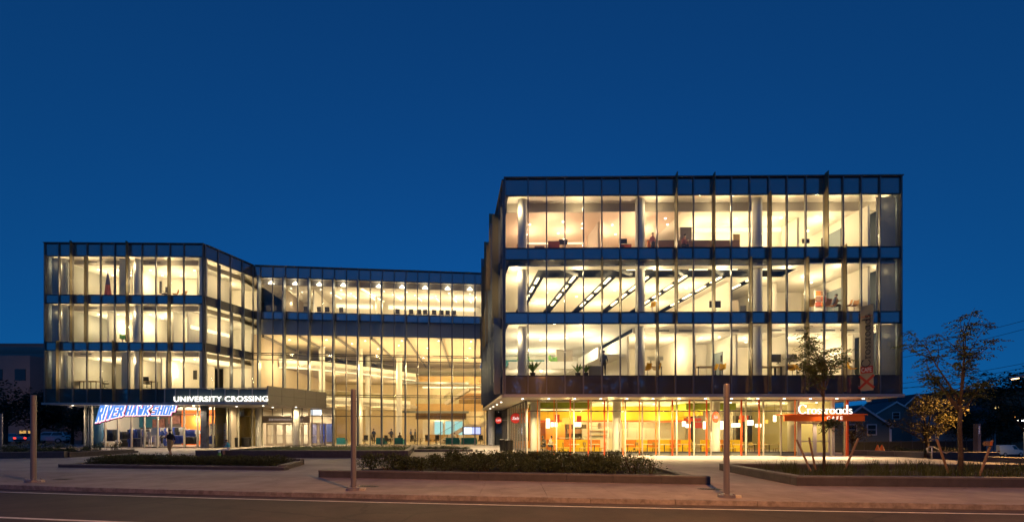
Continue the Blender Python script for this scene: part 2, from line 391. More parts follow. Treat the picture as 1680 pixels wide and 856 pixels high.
# plaza
px_ = [-62, -48, -40] + [x * 2.0 for x in range(-19, 13)] + [25.0, 26.5]
v = []; f = []; rows = 14
for i, xx in enumerate(px_):
    y0 = kerbY(xx) + 3.906
    for j in range(rows):
        yy = y0 + (47.0 - y0) * j / (rows - 1); v.append((xx, yy, H(xx, yy) - 0.002))
for i in range(len(px_) - 1):
    for j in range(rows - 1): f.append((i * rows + j, (i + 1) * rows + j, (i + 1) * rows + j + 1, i * rows + j + 1))
tag(mesh_obj('plaza', v, f, M_conc), kind='structure')
v = []; f = []
for i, xx in enumerate((26.5, 30, 34, 38, 44)):
    y0 = kerbY(xx) + 3.906
    v += [(xx, y0, 0.0), (xx, 24.0, 0.0)]
    if i: f.append((2 * i - 2, 2 * i, 2 * i + 1, 2 * i - 1))
tag(mesh_obj('side_plaza', v, f, M_conc), kind='structure')

# ------------------------------------------------------------------ facade builder
def facade(fr, root, ms, bands, zt, zb, mull=(0.075, 0.13), glassm=M_gl, spanm=M_span, skip=None, framem=M_frame, transoms=True):
    """ms: positions of the mullions along the wall; bands: (z0, z1, kind)"""
    for i, s in enumerate(ms):
        fr.box('mullion', root, framem, s - mull[0] / 2, s + mull[0] / 2, -mull[1], 0.02, zb, zt)
    zset = sorted({z for b in bands for z in b[:2]})
    if transoms:
        for z in zset:
            for a, b in zip(ms[:-1], ms[1:]):
                fr.box('transom', root, M_framed, a + mull[0] / 2 + .003, b - mull[0] / 2 - .003, -0.055, 0.02, z - .035, z + .035)
    for bi, (z0, z1, kind) in enumerate(bands):
        for i in range(len(ms) - 1):
            if skip and skip(i, bi): continue
            a, b = ms[i] + mull[0] / 2 + .004, ms[i + 1] - mull[0] / 2 - .004
            if kind == 'glass': fr.box('pane', root, glassm, a, b, -0.016, 0.004, z0 + .037, z1 - .037)
            elif kind == 'span': box('spandrel_panel', root, spanm, fr.P((a + b) / 2, -.009, (z0 + z1) / 2), (b - a, .042, z1 - z0 - .074), fr.rz + random.uniform(-.004, .004), rx=random.uniform(-.005, .005))
            else: fr.box('pane', root, kind, a, b, -0.016, 0.004, z0 + .037, z1 - .037)
def fin(fr, root, s, z0, z1, m=M_fin, depth=0.46, th=0.05, side=0.055):
    fr.box('fin', root, m, s - th / 2, s + th / 2, -0.132 - depth, -0.132, z0, z1)

Z4T, Z4B, Z3T, Z3B, Z2T, Z2B, ZSP, ZSO = 17.14, 13.70, 12.96, 9.50, 8.78, 5.36, 4.18, 4.00
ZTOP = 18.26
# ================================================================== RIGHT WING
RW = thing('office_wing', 'tall four storey glass office block on the right with a cafe on its ground floor', 'building', (12, 32, 0))
RA, RB, RC = (-0.48, 28.0), (25.27, 27.73), (-2.95, 45.2)
fR = Frame(RA, RB)
mpx = [828.7, 866.3, 896.6, 926.6, 957, 987, 1017, 1047, 1077, 1107.5, 1137, 1168.7, 1198.7, 1229, 1259.8, 1289.8, 1320.6, 1351, 1381.5, 1411, 1442]
msR = [fR.s_at(p) for p in mpx]; msR[0] = 0.03; msR.append(fR.L - .03)
bandsR = [(ZSP, Z2B, 'span'), (Z2B, Z2T, 'glass'), (Z2T, Z3B, 'span'), (Z3B, Z3T, 'glass'), (Z3T, Z4B, 'span'), (Z4B, Z4T, 'glass'), (Z4T, ZTOP - .05, 'span')]
facade(fR, RW, msR, bandsR, ZTOP, ZSP - .02)
fR.box('coping', RW, M_frame, -0.06, fR.L + .06, -0.17, 0.4, ZTOP, ZTOP + .07)
fR.box('base_trim', RW, M_alu, -0.05, fR.L + .08, -0.20, 0.06, ZSO - .04, ZSP - .022)
for (i, a, b) in [(9, 12.95, 18.42), (11, 12.95, 18.42), (17, 12.95, 18.42), (14, 9.3, 17.2), (18, 8.8, 13.75), (6, 8.8, 13.0), (8, 9.45, 13.0), (8, 5.3, 9.5), (6, 8.7, 9.6),
                  (11, 9.45, 12.94), (13, 8.75, 13.0), (16, 8.75, 13.0), (14, 4.3, 9.28), (16, 4.3, 8.74), (18, 4.3, 8.78), (13, 4.3, 8.7), (9, 8.75, 12.9), (5, 9.4, 13.0)]:
    fin(fR, RW, msR[i], a, b, depth=.27 if i not in (9, 17) else .33)
fRS = Frame(RC, RA)
nS = 14; msS = [0.03 + (fRS.L - .06 - .09) * k / nS for k in range(nS)] + [fRS.L - .09]
facade(fRS, RW, msS, bandsR, ZTOP, ZSP - .02)
fRS.box('coping', RW, M_frame, 0, fRS.L - .15, -0.17, 0.4, ZTOP + .002, ZTOP + .068)
fRS.box('base_trim', RW, M_alu, 0, fRS.L - .22, -0.19, 0.06, ZSO - .038, ZSP - .024)
for k, (a, b) in {12: (9.4, 17.2), 11: (5.2, 17.15), 10: (12.9, 18.5), 9: (4.3, 13.0), 8: (9, 17.15), 7: (4.3, 13.7), 6: (9.0, 18.5), 5: (4.3, 9.5), 4: (9.4, 17.2), 3: (4.3, 18.5), 2: (9, 13), 13: (4.3, 9.5)}.items():
    fin(fRS, RW, msS[k], a, b, m=M_finb if k % 2 else M_fin, depth=.45)
# hull
def quadpts(o): return [fR.P(0, o), fR.P(fR.L, o)]
DEEP = 13.0
hull = [fR.P(0.05, .45), fR.P(fR.L - .02, .45), fR.P(fR.L - .02, DEEP + .3), Vector((-2.85, DEEP + 28.3, 0)), fRS.P(fRS.L - .6, .45)]
for nm, z0, z1 in (('floor_slab', Z2B - .42, Z2B - .02), ('floor_slab', Z3B - .42, Z3B - .02), ('floor_slab', Z4B - .42, Z4B - .02), ('roof_slab', Z4T + .25, ZTOP - .12)):
    inn = [fR.P(0.2, .05), fR.P(fR.L - .02, .05), fR.P(fR.L - .02, 17.4), Vector((-2.72, 45.2, 0))]
    prism(nm, RW, [M_slab][0], [(p.x, p.y) for p in inn], z0, z1)
fR.box('end_wall', RW, M_slab, fR.L - .015, fR.L + .06, .07, 17.4, ZSO, ZTOP - .001)
soff = [fR.P(-.02, -.1), fR.P(fR.L + .05, -.1), fR.P(fR.L + .05, 17.3), Vector((-2.98, 45.1, 0))]
prism('soffit', RW, M_soff, [(p.x, p.y) for p in soff], ZSO - .03, ZSO + .05)
back = Frame((-2.7, 45.25), (25.4, 45.0))
back.box('rear_wall', RW, M_slab, 0, 28.1, 0, .2, 0, ZTOP - .05)
# skewed interior direction, along the side wall
wS = (Vector(RC) - Vector(RA)).normalized()
def rin(s, t, z=0):                      # point inside the wing, s along the front, t back along the side wall
    q = Vector(RA) + fR.u * s + wS * t; return Vector((q.x, q.y, z))
def rpoly(name, m, s0, s1, t0, t1, z0, z1, root=None):
    return prism(name, root or RW, m, [tuple(rin(a, b)[:2]) for a, b in ((s0, t0), (s1, t0), (s1, t1), (s0, t1))], z0, z1)
def ceil_lights(pts, z, parent, size=.13):
    for p in pts: cyl('downlight', parent, M_dl, (p[0], p[1], z), size, .03, 10)
LP = 5.6      # one dial for all interior lamps
WARM = (1.0, .73, .36); WARM2 = (1.0, .77, .41)
# ---- round columns
for x_ in (857, 1050, 1242, 1456):
    s_ = fR.s_at(x_, .85)
    for z0, z1 in ((Z2B, Z2T + .1), (Z3B, Z3T + .1), (Z4B, Z4T + .2)):
        cyl('column', RW, M_white, fR.P(s_, .85, (z0 + z1) / 2), .62, z1 - z0, 20)
# ---- floor 4
zc = 16.72
rpoly('bulkhead', M_bulk, 0.3, 25.5, 1.25, 1.37, zc, Z4T + .24)
rpoly('ceiling', M_ceilp, 0.3, 12.3, 1.37, 12.9, zc, zc + .08)
rpoly('ceiling', M_ceil, 12.3, 25.5, 1.37, 12.9, zc, zc + .08)
rpoly('perimeter_ceiling', M_ceil, 0.3, 25.5, .12, 1.25, Z4T + .16, Z4T + .24)
rpoly('floor', M_floor, 0.3, 25.5, .1, 12.9, Z4B - .018, Z4B + .02)
rpoly('partition_wall', M_wall, 0.5, 25.4, 8.2, 8.35, Z4B + .021, zc)
rpoly('partition_wall', M_wall, 13.4, 20.8, 3.6, 3.75, Z4B + .021, zc - .001)
rpoly('partition_wall', M_wall, 20.8, 20.95, 2.2, 8.2, Z4B + .021, zc - .001)
rpoly('partition_wall', M_wall, 24.2, 24.35, .6, 8.2, Z4B + .021, zc - .001)
rpoly('partition_wall', M_wall2, 7.0, 7.15, 2.6, 5.0, Z4B + .021, zc - .001)
rpoly('cove_strip', M_cove, 13.5, 20.7, 3.50, 3.59, zc - .34, zc - .06)
rpoly('cove_strip', M_cove, 8.8, 12.6, 7.9, 8.0, zc - .30, zc - .06)
rpoly('cove_strip', M_cove, 2.5, 6.9, 6.0, 6.1, zc - .09, zc - .02)
rpoly('door_frame', M_dark, 24.1, 24.19, 2.3, 2.5, Z4B + .03, 16.1)
rpoly('door_frame', M_dark, 24.1, 24.19, 3.9, 4.1, Z4B + .03, 16.1)
rpoly('door', mat('door_blue_grey', (.20, .24, .27), .5), 24.13, 24.19, 2.5, 3.9, Z4B + .03, 16.1)
ceil_lights([rin(s, t) for s, t in ((2.2, 3), (2.3, 4.6), (4.5, 2.6), (4.6, 4.4), (6, 2.9), (6.2, 3.6), (8.2, 3.1), (9.0, 4.6), (10.4, 3.0), (12.2, 3.1), (15.2, 2.6), (18.3, 2.4), (22.5, 2.6), (23.2, 4.2), (16.6, 2.3), (19.7, 2.2), (5.3, 5.4), (11.1, 4.8), (11.6, 2.2))], zc - .012, RW)
for s in (2.2, 5.0, 8.0, 10.8): lamp('ceiling_lamp', rin(s, 4.0, zc - .12), 300 * LP, (1, .70, .42))
for s in (3.4, 9.4): lamp('ceiling_lamp', rin(s, 1.9, zc - .12), 160 * LP, (1, .70, .42))
for s in (14.2, 16.6, 19.2): lamp('ceiling_lamp', rin(s, 2.5, zc - .12), 260 * LP, WARM)
for s, t in ((22.5, 2.5), (22.6, 5.5)): lamp('ceiling_lamp', rin(s, t, zc - .12), 280 * LP, WARM2)
lamp('ceiling_lamp', rin(24.9, 2.5, zc - .12), 40 * LP, WARM2)
# ---- floor 3: slatted cloud ceiling with open slots to a dark plenum
zc = 12.58
rpoly('plenum', M_plen, 0.3, 20.0, .1, 12.9, Z3T + .02, Z3T + .1)
rpoly('perimeter_ceiling', M_ceil, 20.0, 25.5, .12, 12.9, zc + .1, zc + .18)
rpoly('ceiling', M_ceil, 0.3, 20.0, .12, .75, zc, zc + .05)
rpoly('ceiling', M_ceil, 0.3, 2.35, .75, 12.9, zc, zc + .05)
slots = [2.7, 5.2, 7.8, 10.4, 13.0, 15.6, 18.0]
for a, b in zip(slots, slots[1:] + [20.0]):
    t0 = 2.3 if a != 7.8 else 2.3
    rpoly('ceiling_cloud', M_ceil, a + .36, b - .36 if b != 20.0 else b, t0, 12.9, zc, zc + .05)
for a in slots:
    for t in (2.1, 4.0, 5.9, 7.8):
        tt = t + (a % 1.0) * .5
        rpoly('linear_light', M_strip, a - .09, a + .09, tt, tt + 1.15, zc + .02, zc + .1)
for (a, b) in ((3.9, 5.4), (7.5, 9.2), (11.4, 12.8), (14, 15.6)):
    rod('duct', RW, mat('galvanised_duct', (.30, .32, .34), .4, .6), rin(a, .9, zc + .22), rin(b, 2.2, zc + .22), .3, 12)
for a in (8.4, 10.2, 12.6, 14.6, 16.8): rpoly('linear_light', M_strip, a, a + 1.25, .95, 1.05, zc + .06, zc + .12)
rpoly('floor', M_floor, 0.3, 25.5, .1, 12.9, Z3B - .018, Z3B + .02)
rpoly('partition_wall', M_wall, 0.5, 25.4, 11.5, 11.65, Z3B + .021, zc)
rpoly('partition_wall', M_wall, 16.6, 16.75, 3.0, 11.4, Z3B + .021, zc - .002)
rpoly('partition_wall', M_wall, 20.0, 20.15, 3.2, 11.4, Z3B + .021, zc)
rpoly('partition_wall', M_wall, 20.15, 24.2, 6.0, 6.15, Z3B + .021, zc + .09)
rpoly('partition_wall', M_wall, 24.2, 24.35, .6, 8.2, Z3B + .021, zc + .09)
rpoly('cupboard', M_wall2, 16.8, 18.6, 5.0, 5.6, Z3B + .021, 11.8)
rpoly('door', mat('door_blue_grey', (.20, .24, .27), .5), 24.1, 24.19, 2.4, 3.9, Z3B + .03, 11.9)
ceil_lights([rin(s, t) for s, t in ((1.2, 2.2), (4.0, 5.5), (3.9, 8), (6.5, 4.2), (6.6, 6.5), (9.1, 5), (11.7, 6), (14.3, 4.5), (21.2, 2.2), (22.8, 3.4), (17.2, 4))], zc - .012, RW)
for s, t in ((1.5, 2.5), (4.0, 4), (6.6, 4.5), (9.1, 4), (11.7, 4.5), (14.4, 4), (4.0, 8), (9, 8.5), (14, 8.5), (18.3, 2.5), (22.2, 2.6)):
    lamp('ceiling_lamp', rin(s, t, zc - .12), 300 * LP, WARM2)
lamp('ceiling_lamp', rin(24.9, 2.0, zc - .12), 40 * LP, WARM2)
# ---- floor 2
zc = 8.42
rpoly('perimeter_ceiling', M_ceil, 0.3, 25.5, .12, 1.2, Z2T - .02, Z2T + .06)
rpoly('bulkhead', M_ceil, 8.9, 25.5, 1.2, 1.3, zc, Z2T - .02)
rpoly('ceiling', M_ceil, 8.9, 25.5, 1.3, 12.9, zc, zc + .08)
rpoly('ceiling', M_ceil, 0.3, 8.9, 1.2, 12.9, Z2T + .0, Z2T + .06)
rpoly('floor', M_floor, 0.3, 25.5, .1, 17.0, Z2B - .018, Z2B + .02)
rpoly('rear_partition', M_wall, 0.5, 9.2, 12.3, 12.45, Z2B + .021, Z2T)
rpoly('gallery_parapet', M_white, 1.2, 6.9, 7.0, 7.15, 6.85, 7.45)
rpoly('gallery_floor', M_white, 1.2, 6.9, 7.15, 12.2, 7.05, 7.2)
rpoly('gallery_parapet', M_white, 6.9, 7.05, 2.3, 7.15, 6.9, 7.7)
rpoly('gallery_floor', M_white, 7.05, 8.8, 2.3, 12.2, 7.05, 7.2)
rpoly('gallery_wall', M_wall2, 5.6, 7.0, 9.0, 9.2, 7.21, Z2T - .01)
rpoly('teal_screen', mat('teal_wall', (.05, .19, .22), .6), 1.6, 5.2, 12.0, 12.2, 7.21, 8.4)
rpoly('partition_wall', M_wall, 8.9, 9.05, 2.2, 12.3, Z2B + .021, zc)
for a, b, t in ((9.05, 13.3, 7.0), (13.3, 16.2, 5.0), (16.2, 25.4, 6.2)): rpoly('partition_wall', M_wall, a, b, t, t + .12, Z2B + .021, zc)
for a, t1 in ((13.3, 7.0), (16.2, 6.2), (19.6, 4.0), (24.2, 6.2)): rpoly('partition_wall', M_wall, a - .06, a + .06, 1.6, t1, Z2B + .021, zc)
rpoly('door', M_wood, 14.4, 15.3, 4.93, 4.99, Z2B + .03, 7.6)
rpoly('door', mat('door_blue_grey', (.20, .24, .27), .5), 16.08, 16.13, 3.0, 4.2, Z2B + .03, 7.5)
for a in (10.4, 12.0, 14.2, 15.1, 16.7, 18.0, 19.9, 21.6, 22.9): rpoly('slot_diffuser', M_dark, a, a + .95, 1.17, 1.195, Z2T - .24, Z2T - .16)
ceil_lights([rin(s, t) for s, t in ((10.3, 2.6), (12.2, 2.8), (14.4, 2.8), (15.5, 2.4), (17.4, 2.6), (20.6, 2.7), (22.7, 2.5), (11, 4.6), (18.6, 4.2), (21.6, 4.6))], zc - .012, RW)
ceil_lights([rin(s, t) for s, t in ((1.8, 4), (3.4, 5), (5.2, 4.2), (7.7, 4.8), (2.6, 9.6), (4.4, 9.8))], Z2T - .012, RW)
for s, t in ((2.0, 3.5), (4.2, 4), (6.0, 3), (7.9, 5), (2.5, 9.5), (5.0, 9.5)): lamp('ceiling_lamp', rin(s, t, Z2T - .12), 270 * LP, (1, .82, .50))
for s, t in ((2.5, 10), (5, 10)): lamp('ceiling_lamp', rin(s, t, 7.0), 160 * LP, (1, .82, .50))
for s, t in ((10, 3), (12.2, 3.2), (14.6, 2.8), (17.6, 3), (20.8, 3), (22.9, 3)): lamp('ceiling_lamp', rin(s, t, zc - .12), 280 * LP, WARM2)
lamp('ceiling_lamp', rin(24.9, 2.0, zc - .12), 40 * LP, WARM2)
for zt_ in (Z2T, Z3T, Z4T + .1):
    for s in (.75, 4.9, 10.0, 14.3, 18.6, 22.0, 25.0): lamp('perimeter_fill', fR.P(s, .42, zt_ - .75), 9 * LP, WARM2, kind='POINT', radius=.08)  # added fill without fixtures, brightens the column fronts
# roller blinds / pale shafts at the corner bays
for z0, z1 in ((Z2B + .05, Z2T - .05), (Z3B + .05, Z3T - .05), (Z4B + .05, Z4T - .05)):
    fR.box('roller_blind', RW, M_blind, msR[20] + .06, msR[21] - .06, .28, .30, z0, z1)
# ================================================================== LEFT WING
DZ = 0.13
LW = thing('office_wing', 'long glass office block on the left with a clothing shop on its ground floor', 'building', (-34, 41, 0))
LA, LB, LE = (-41.4, 37.85), (-27.5, 38.05), (-26.05, 42.9)
fL = Frame(LA, LB); fLs = Frame(LB, LE)
z4t, z4b, z3t, z3b, z2t, z2b, zsp, zso, ztop = [z + DZ for z in (Z4T, Z4B, Z3T, Z3B, Z2T, Z2B, ZSP, ZSO, ZTOP)]
lpx = [75.5, 98, 120.5, 144, 166.5, 189.5, 211.6, 234, 257, 279.8, 302.5, 331]
msL = [fL.s_at(p) for p in lpx]; msL[0] = .03; msL[-1] = fL.L - .03
bandsL = [(zsp, z2b, 'span'), (z2b, z2t, 'glass'), (z2t, z3b, 'span'), (z3b, z3t, 'glass'), (z3t, z4b, 'span'), (z4b, z4t, 'glass'), (z4t, ztop - .05, 'span')]
facade(fL, LW, msL, bandsL, ztop, zsp - .02)
msLs = [.09] + [.09 + (fLs.L - .12) * k / 4 for k in (1, 2, 3)] + [fLs.L - .03]
facade(fLs, LW, msLs, bandsL, ztop, zsp - .02)
fL.box('coping', LW, M_frame, -.06, fL.L + .1, -.17, .4, ztop, ztop + .07)
fLs.box('coping', LW, M_frame, .2, fLs.L, -.17, .4, ztop + .002, ztop + .068)
fL.box('base_trim', LW, M_alu, -.15, fL.L + .1, -.2, .06, zso - .02, zsp - .022)
fLs.box('base_trim', LW, M_alu, .2, fLs.L, -.19, .06, zso - .018, zsp - .024)
for (i, a, b) in [(2, 13.0, 18.55), (3, 9.6, 17.2), (6, 13.0, 18.55), (9, 9.0, 17.2), (1, 4.4, 9.75), (5, 4.4, 9.75), (6, 9.65, 13.0), (2, 9.7, 12.9), (7, 4.5, 9.0), (9, 4.5, 8.95)]:
    fin(fL, LW, msL[i], a, b, depth=.2)
for i, a, b in ((3, 4.5, 17.2), (2, 4.5, 13), (1, 9, 17)): fin(fLs, LW, msLs[i], a, b, m=M_finb, depth=.22)
def lin(s, t, z=0): return fL.P(s, t, z)
lhull = [(fL.P(.05, .05)), fL.P(fL.L - .1, .06), Vector((LE[0] - .12, LE[1], 0)), Vector((LE[0] - .12, 52, 0)), fL.P(.05, 14)]
lh = [(p.x, p.y) for p in lhull]
for nm, z0, z1 in (('floor_slab', z2b - .42, z2b - .02), ('floor_slab', z3b - .42, z3b - .02), ('floor_slab', z4b - .42, z4b - .02), ('roof_slab', z4t + .25, ztop - .12), ('soffit', zso - .02, zso + .06)):
    prism(nm, LW, M_soff if nm == 'soffit' else M_slab, lh, z0, z1)
fL.box('end_wall', LW, M_slab, -.06, .03, .05, 14, zso, ztop - .002)
box('rear_wall', LW, M_slab, (-34, 52.1, 9), (15.4, .2, 18.2))
for x_ in (104, 227, 346):
    if x_ < 340:
        s_ = fL.s_at(x_, .8); p = fL.P(s_, .8)
    else: p = fLs.P(.55, .75)
    for z0, z1 in ((z2b, z2t + .1), (z3b, z3t + .1), (z4b, z4t + .2)): cyl('column', LW, M_white, (p.x, p.y, (z0 + z1) / 2), .6, z1 - z0, 18)
def lpoly(name, m, s0, s1, t0, t1, z0, z1): return fL.box(name, LW, m, s0, s1, t0, t1, z0, z1)
for fl, (zb, zt) in enumerate(((z2b, z2t), (z3b, z3t), (z4b, z4t))):
    zc = zt - .36
    lf = [fL.P(.2, .1), fL.P(fL.L - .15, .1), Vector((LE[0] - .2, LE[1] - .1, 0)), Vector((LE[0] - .2, 46.4, 0)), fL.P(.2, 8.4)]
    lc = [fL.P(.2, 1.1), fL.P(fL.L - 1.2, 1.1), Vector((LE[0] - 1.3, LE[1] - .1, 0)), Vector((LE[0] - 1.3, 46.4, 0)), fL.P(.2, 8.4)]
    prism('floor', LW, M_floor, [(p.x, p.y) for p in lf], zb - .018, zb + .02)
    prism('ceiling', LW, M_ceil, [(p.x, p.y) for p in lc], zc, zc + .07)
    prism('perimeter_ceiling', LW, M_ceil, [(p.x, p.y) for p in lf], zt + .06, zt + .12)
    fL.box('bulkhead', LW, M_bulk, .2, fL.L - 1.2, 1.0, 1.1, zc, zt + .06)
    Frame(fL.P(fL.L - 1.2, 1.0)[:2], (LE[0] - 1.2, LE[1])).box('bulkhead', LW, M_bulk, .02, 4.0, .0, .1, zc, zt + .058)
    depth = (6.5, 5.6, 4.6)[fl]
    lpoly('partition_wall', M_wall, .2, 10.4, depth, depth + .12, zb + .021, zc)
    lpoly('partition_wall', M_wall, 10.4, 14.0, 8.0, 8.12, zb + .021, zc)
    for s_ in {0: (1.35, 5.9, 9.15), 1: (1.5, 4.3, 6.6, 10.2), 2: (1.35, 6.5)}[fl]:
        lpoly('partition_wall', M_wall if s_ > 2 else M_blind, s_ - .06, s_ + .06, .55 if s_ < 2 else 1.3, depth - .002, zb + .021, zc - .001)
    dl = [fL.P(s_, t_) for s_ in (2.6, 4.4, 7.4, 9.2, 11.5) for t_ in (2.2, 3.6)]
    ceil_lights(dl, zc - .012, LW)
    for s_, t_ in ((2.8, 2.8), (5.0, 2.8), (7.6, 2.8), (9.6, 2.6), (12.0, 3.2), (12.4, 5.6)): lamp('ceiling_lamp', fL.P(s_, t_, zc - .12), 250 * LP, WARM2 if fl != 1 else (1, .80, .44))
    lamp('ceiling_lamp', fL.P(.75, 1.9, zc - .12), 45 * LP, WARM2)
    for s_ in ((2.1, 5.8, 10.6), (2.6, 7.6, 9.4), (2.6, 4.3, 8.3))[fl]: lpoly('slot_diffuser', M_dark, s_, s_ + 1.0, .97, .998, zt - .17, zt - .10)
fL.box('roller_blind', LW, M_blind, msL[5] + .1, msL[6] - .1, .25, .27, z4b + .05, z4t - .05)
fL.box('roller_blind', LW, M_blind, msL[5] + .3, msL[6] - .1, .25, .27, z2b + .05, z2t - .05)
fL.box('roller_blind', LW, M_blind, msL[8] + .6, msL[9] - .1, .25, .27, z2b + .05, z2t - .05)
for zb, zt in ((z2b, z2t), (z3b, z3t), (z4b, z4t)): fL.box('roller_blind', LW, M_blind, .25, 1.05, .30, .32, zb + .05, zt - .05)
for zt_ in (z2t, z3t, z4t + .1):
    for s in (.7, 3.6, 7.2, 10.4): lamp('perimeter_fill', fL.P(s, .42, zt_ - .75), 8 * LP, WARM2, kind='POINT', radius=.08)  # unseen fill added along the glass for the left columns
# glowing strip stands in for bright scallops of the louvred glass, angled bays
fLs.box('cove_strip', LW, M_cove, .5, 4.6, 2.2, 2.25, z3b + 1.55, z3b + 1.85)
fLs.box('partition_wall', LW, M_wall, .3, 4.8, 2.26, 2.35, z3b + .03, z3t - .37)
for zb_, zt_ in ((z2b, z2t), (z3b, z3t), (z4b, z4t)):
    for s_ in (1.2, 3.4): lamp('ceiling_lamp', fLs.P(s_, 1.2, zt_ - .2), 120 * LP, WARM2)
fLs.box('partition_wall', LW, M_wall, 1.4, 4.8, 2.6, 2.7, z4b + .03, z4t - .37)

# ================================================================== ATRIUM
AW = thing('glass_atrium', 'recessed glass entrance hall with tall curtain wall linking the two office blocks', 'building', (-14, 46, 0))
AE, AC = (-26.05, 42.95), (-2.9, 45.15)
fA = Frame(AE, AC)
apx = [427.8, 448, 468.6, 489, 509.3, 529, 549, 568.4, 589, 607.7, 627.5, 646.8, 666, 685.3, 704, 723, 742, 760.7, 779.2]
msA = [.04] + [fA.s_at(p) for p in apx] + [fA.L - .04]
za = [z + DZ for z in (Z4T, Z4B, Z3T)]
ZF = 0.28
iE = 6                       # first bay right of the entrance canopy
upper = [(za[2], za[1], 'span'), (za[1], za[0], 'glass'), (za[0], ztop - .05, 'span')]
mid = [(8.98, 9.46, 'glass'), (9.46, 9.62, 'glass'), (9.62, za[2], 'glass'), (5.48, 8.98, 'glass')]
facade(fA, AW, msA, upper + mid, ztop, 5.45, mull=(.075, .14))
low = [(ZF, 3.30, 'glass'), (3.30, 5.28, 'glass'), (5.28, 5.48, 'glass')]
facade(fA, AW, msA[iE:], low, 5.44, ZF - .1, mull=(.075, .14))
fA.box('coping', AW, M_frame, 0.2, fA.L - .2, -.17, .4, ztop + .004, ztop + .074)
for k in range(1, 20, 2):
    fA.box('fin', AW, M_finb, msA[k] - .065, msA[k] + .065, -.62, -.142, 5.3 if k < iE else ZF - .05, za[0])
fA.box('roof_slab', AW, M_slab, 0, fA.L, .05, 24, za[0] + .25, ztop - .1)
fA.box('floor_slab', AW, M_slab, 0, fA.L, .05, 24, za[2] + .15, za[1] - .02)
fA.box('bulkhead', AW, M_blue, .1, fA.L - .05, .5, .58, 11.62, za[2] + .14)
fA.box('ceiling', AW, mat('hall_ceiling', (.66, .58, .47), .8), .1, fA.L - .05, .58, 24, 11.62, 11.7)
for k in range(7): fA.box('ceiling_beam', AW, mat('hall_beam', (.20, .19, .18), .6), .6 + k * 3.6, .75 + k * 3.6, .6, 20, 11.35, 11.6)
for z_ in (8.4, 4.35): fA.box('gallery_duct', AW, mat('hall_duct', (.22, .24, .26), .5, .4), 11.5, 21.5, 15.2, 15.9, z_, z_ + .28)
# top floor room
zc = za[0] - .42
fA.box('floor', AW, M_floor, .1, fA.L, .1, 9, za[1] - .018, za[1] + .02)
fA.box('bulkhead', AW, M_bulk, .1, fA.L, .9, 1.0, zc, za[0] + .24)
fA.box('ceiling', AW, M_ceil, .1, fA.L, 1.0, 9, zc, zc + .07)
fA.box('perimeter_ceiling', AW, M_bulk, .1, fA.L, .1, .9, za[0] + .14, za[0] + .22)
fA.box('partition_wall', AW, M_wall, .1, fA.L, 7.0, 7.15, za[1] + .021, zc)
fA.box('cove_strip', AW, M_cove, 6.0, 10.2, 6.86, 6.95, zc - .5, zc - .1)
fA.box('cove_strip', AW, M_cove, 12.0, 22.4, 6.86, 6.95, zc - .5, zc - .1)
fA.box('partition_wall', AW, M_wall, 5.0, 5.12, 2.2, 7.0, za[1] + .021, zc - .001)
fA.box('partition_wall', AW, M_wall, 11.2, 11.32, 3.6, 7.0, za[1] + .021, zc - .001)
fA.box('partition_wall', AW, M_wall2, 2.1, 2.22, 1.6, 7.0, za[1] + .021, zc - .001)
bar('cove_strip', AW, M_strip, fA.P(10.3, 1.3, zc - .02), fA.P(11.7, 5.6, zc - .02), .22, .05)
for k, s_ in enumerate((6.9, 8.8, 10.6, 13.6, 15.9, 17.9, 19.9, 21.6)):
    bar('linear_light', AW, M_strip, fA.P(s_, 3.6, zc - .06), fA.P(s_ + .25, 4.9, zc - .06), .10, .05)
ceil_lights([fA.P(a + (.7 if j else 0), t_) for a in (2.9, 5.9, 8.0, 12.5, 14.9, 17.2, 19.4, 21.7) for j, t_ in enumerate((1.9, 3.0))], zc - .012, AW, .11)
conem = glow('scallop_cone_glow', (1, .90, .66), 6.0)
for x_ in (445, 484.6, 524, 563.5, 621.6, 659.7, 697.5, 734.4, 770.8):
    s_ = fA.s_at(x_, .75); p = fA.P(s_, .75, za[0] - .22)
    cyl('scallop_cone', AW, conem, p, .58, .30, 14, .12)  # glowing cone stands in for a scallop of light on the bulkhead
    lamp('scallop_lamp', p - Vector((0, 0, .25)), 45 * LP, WARM2)
for s_ in (2.2, 5.0, 8.0, 11.0, 14, 17, 20, 22.2): lamp('ceiling_lamp', fA.P(s_, 3.6, zc - .15), 260 * LP, WARM2)
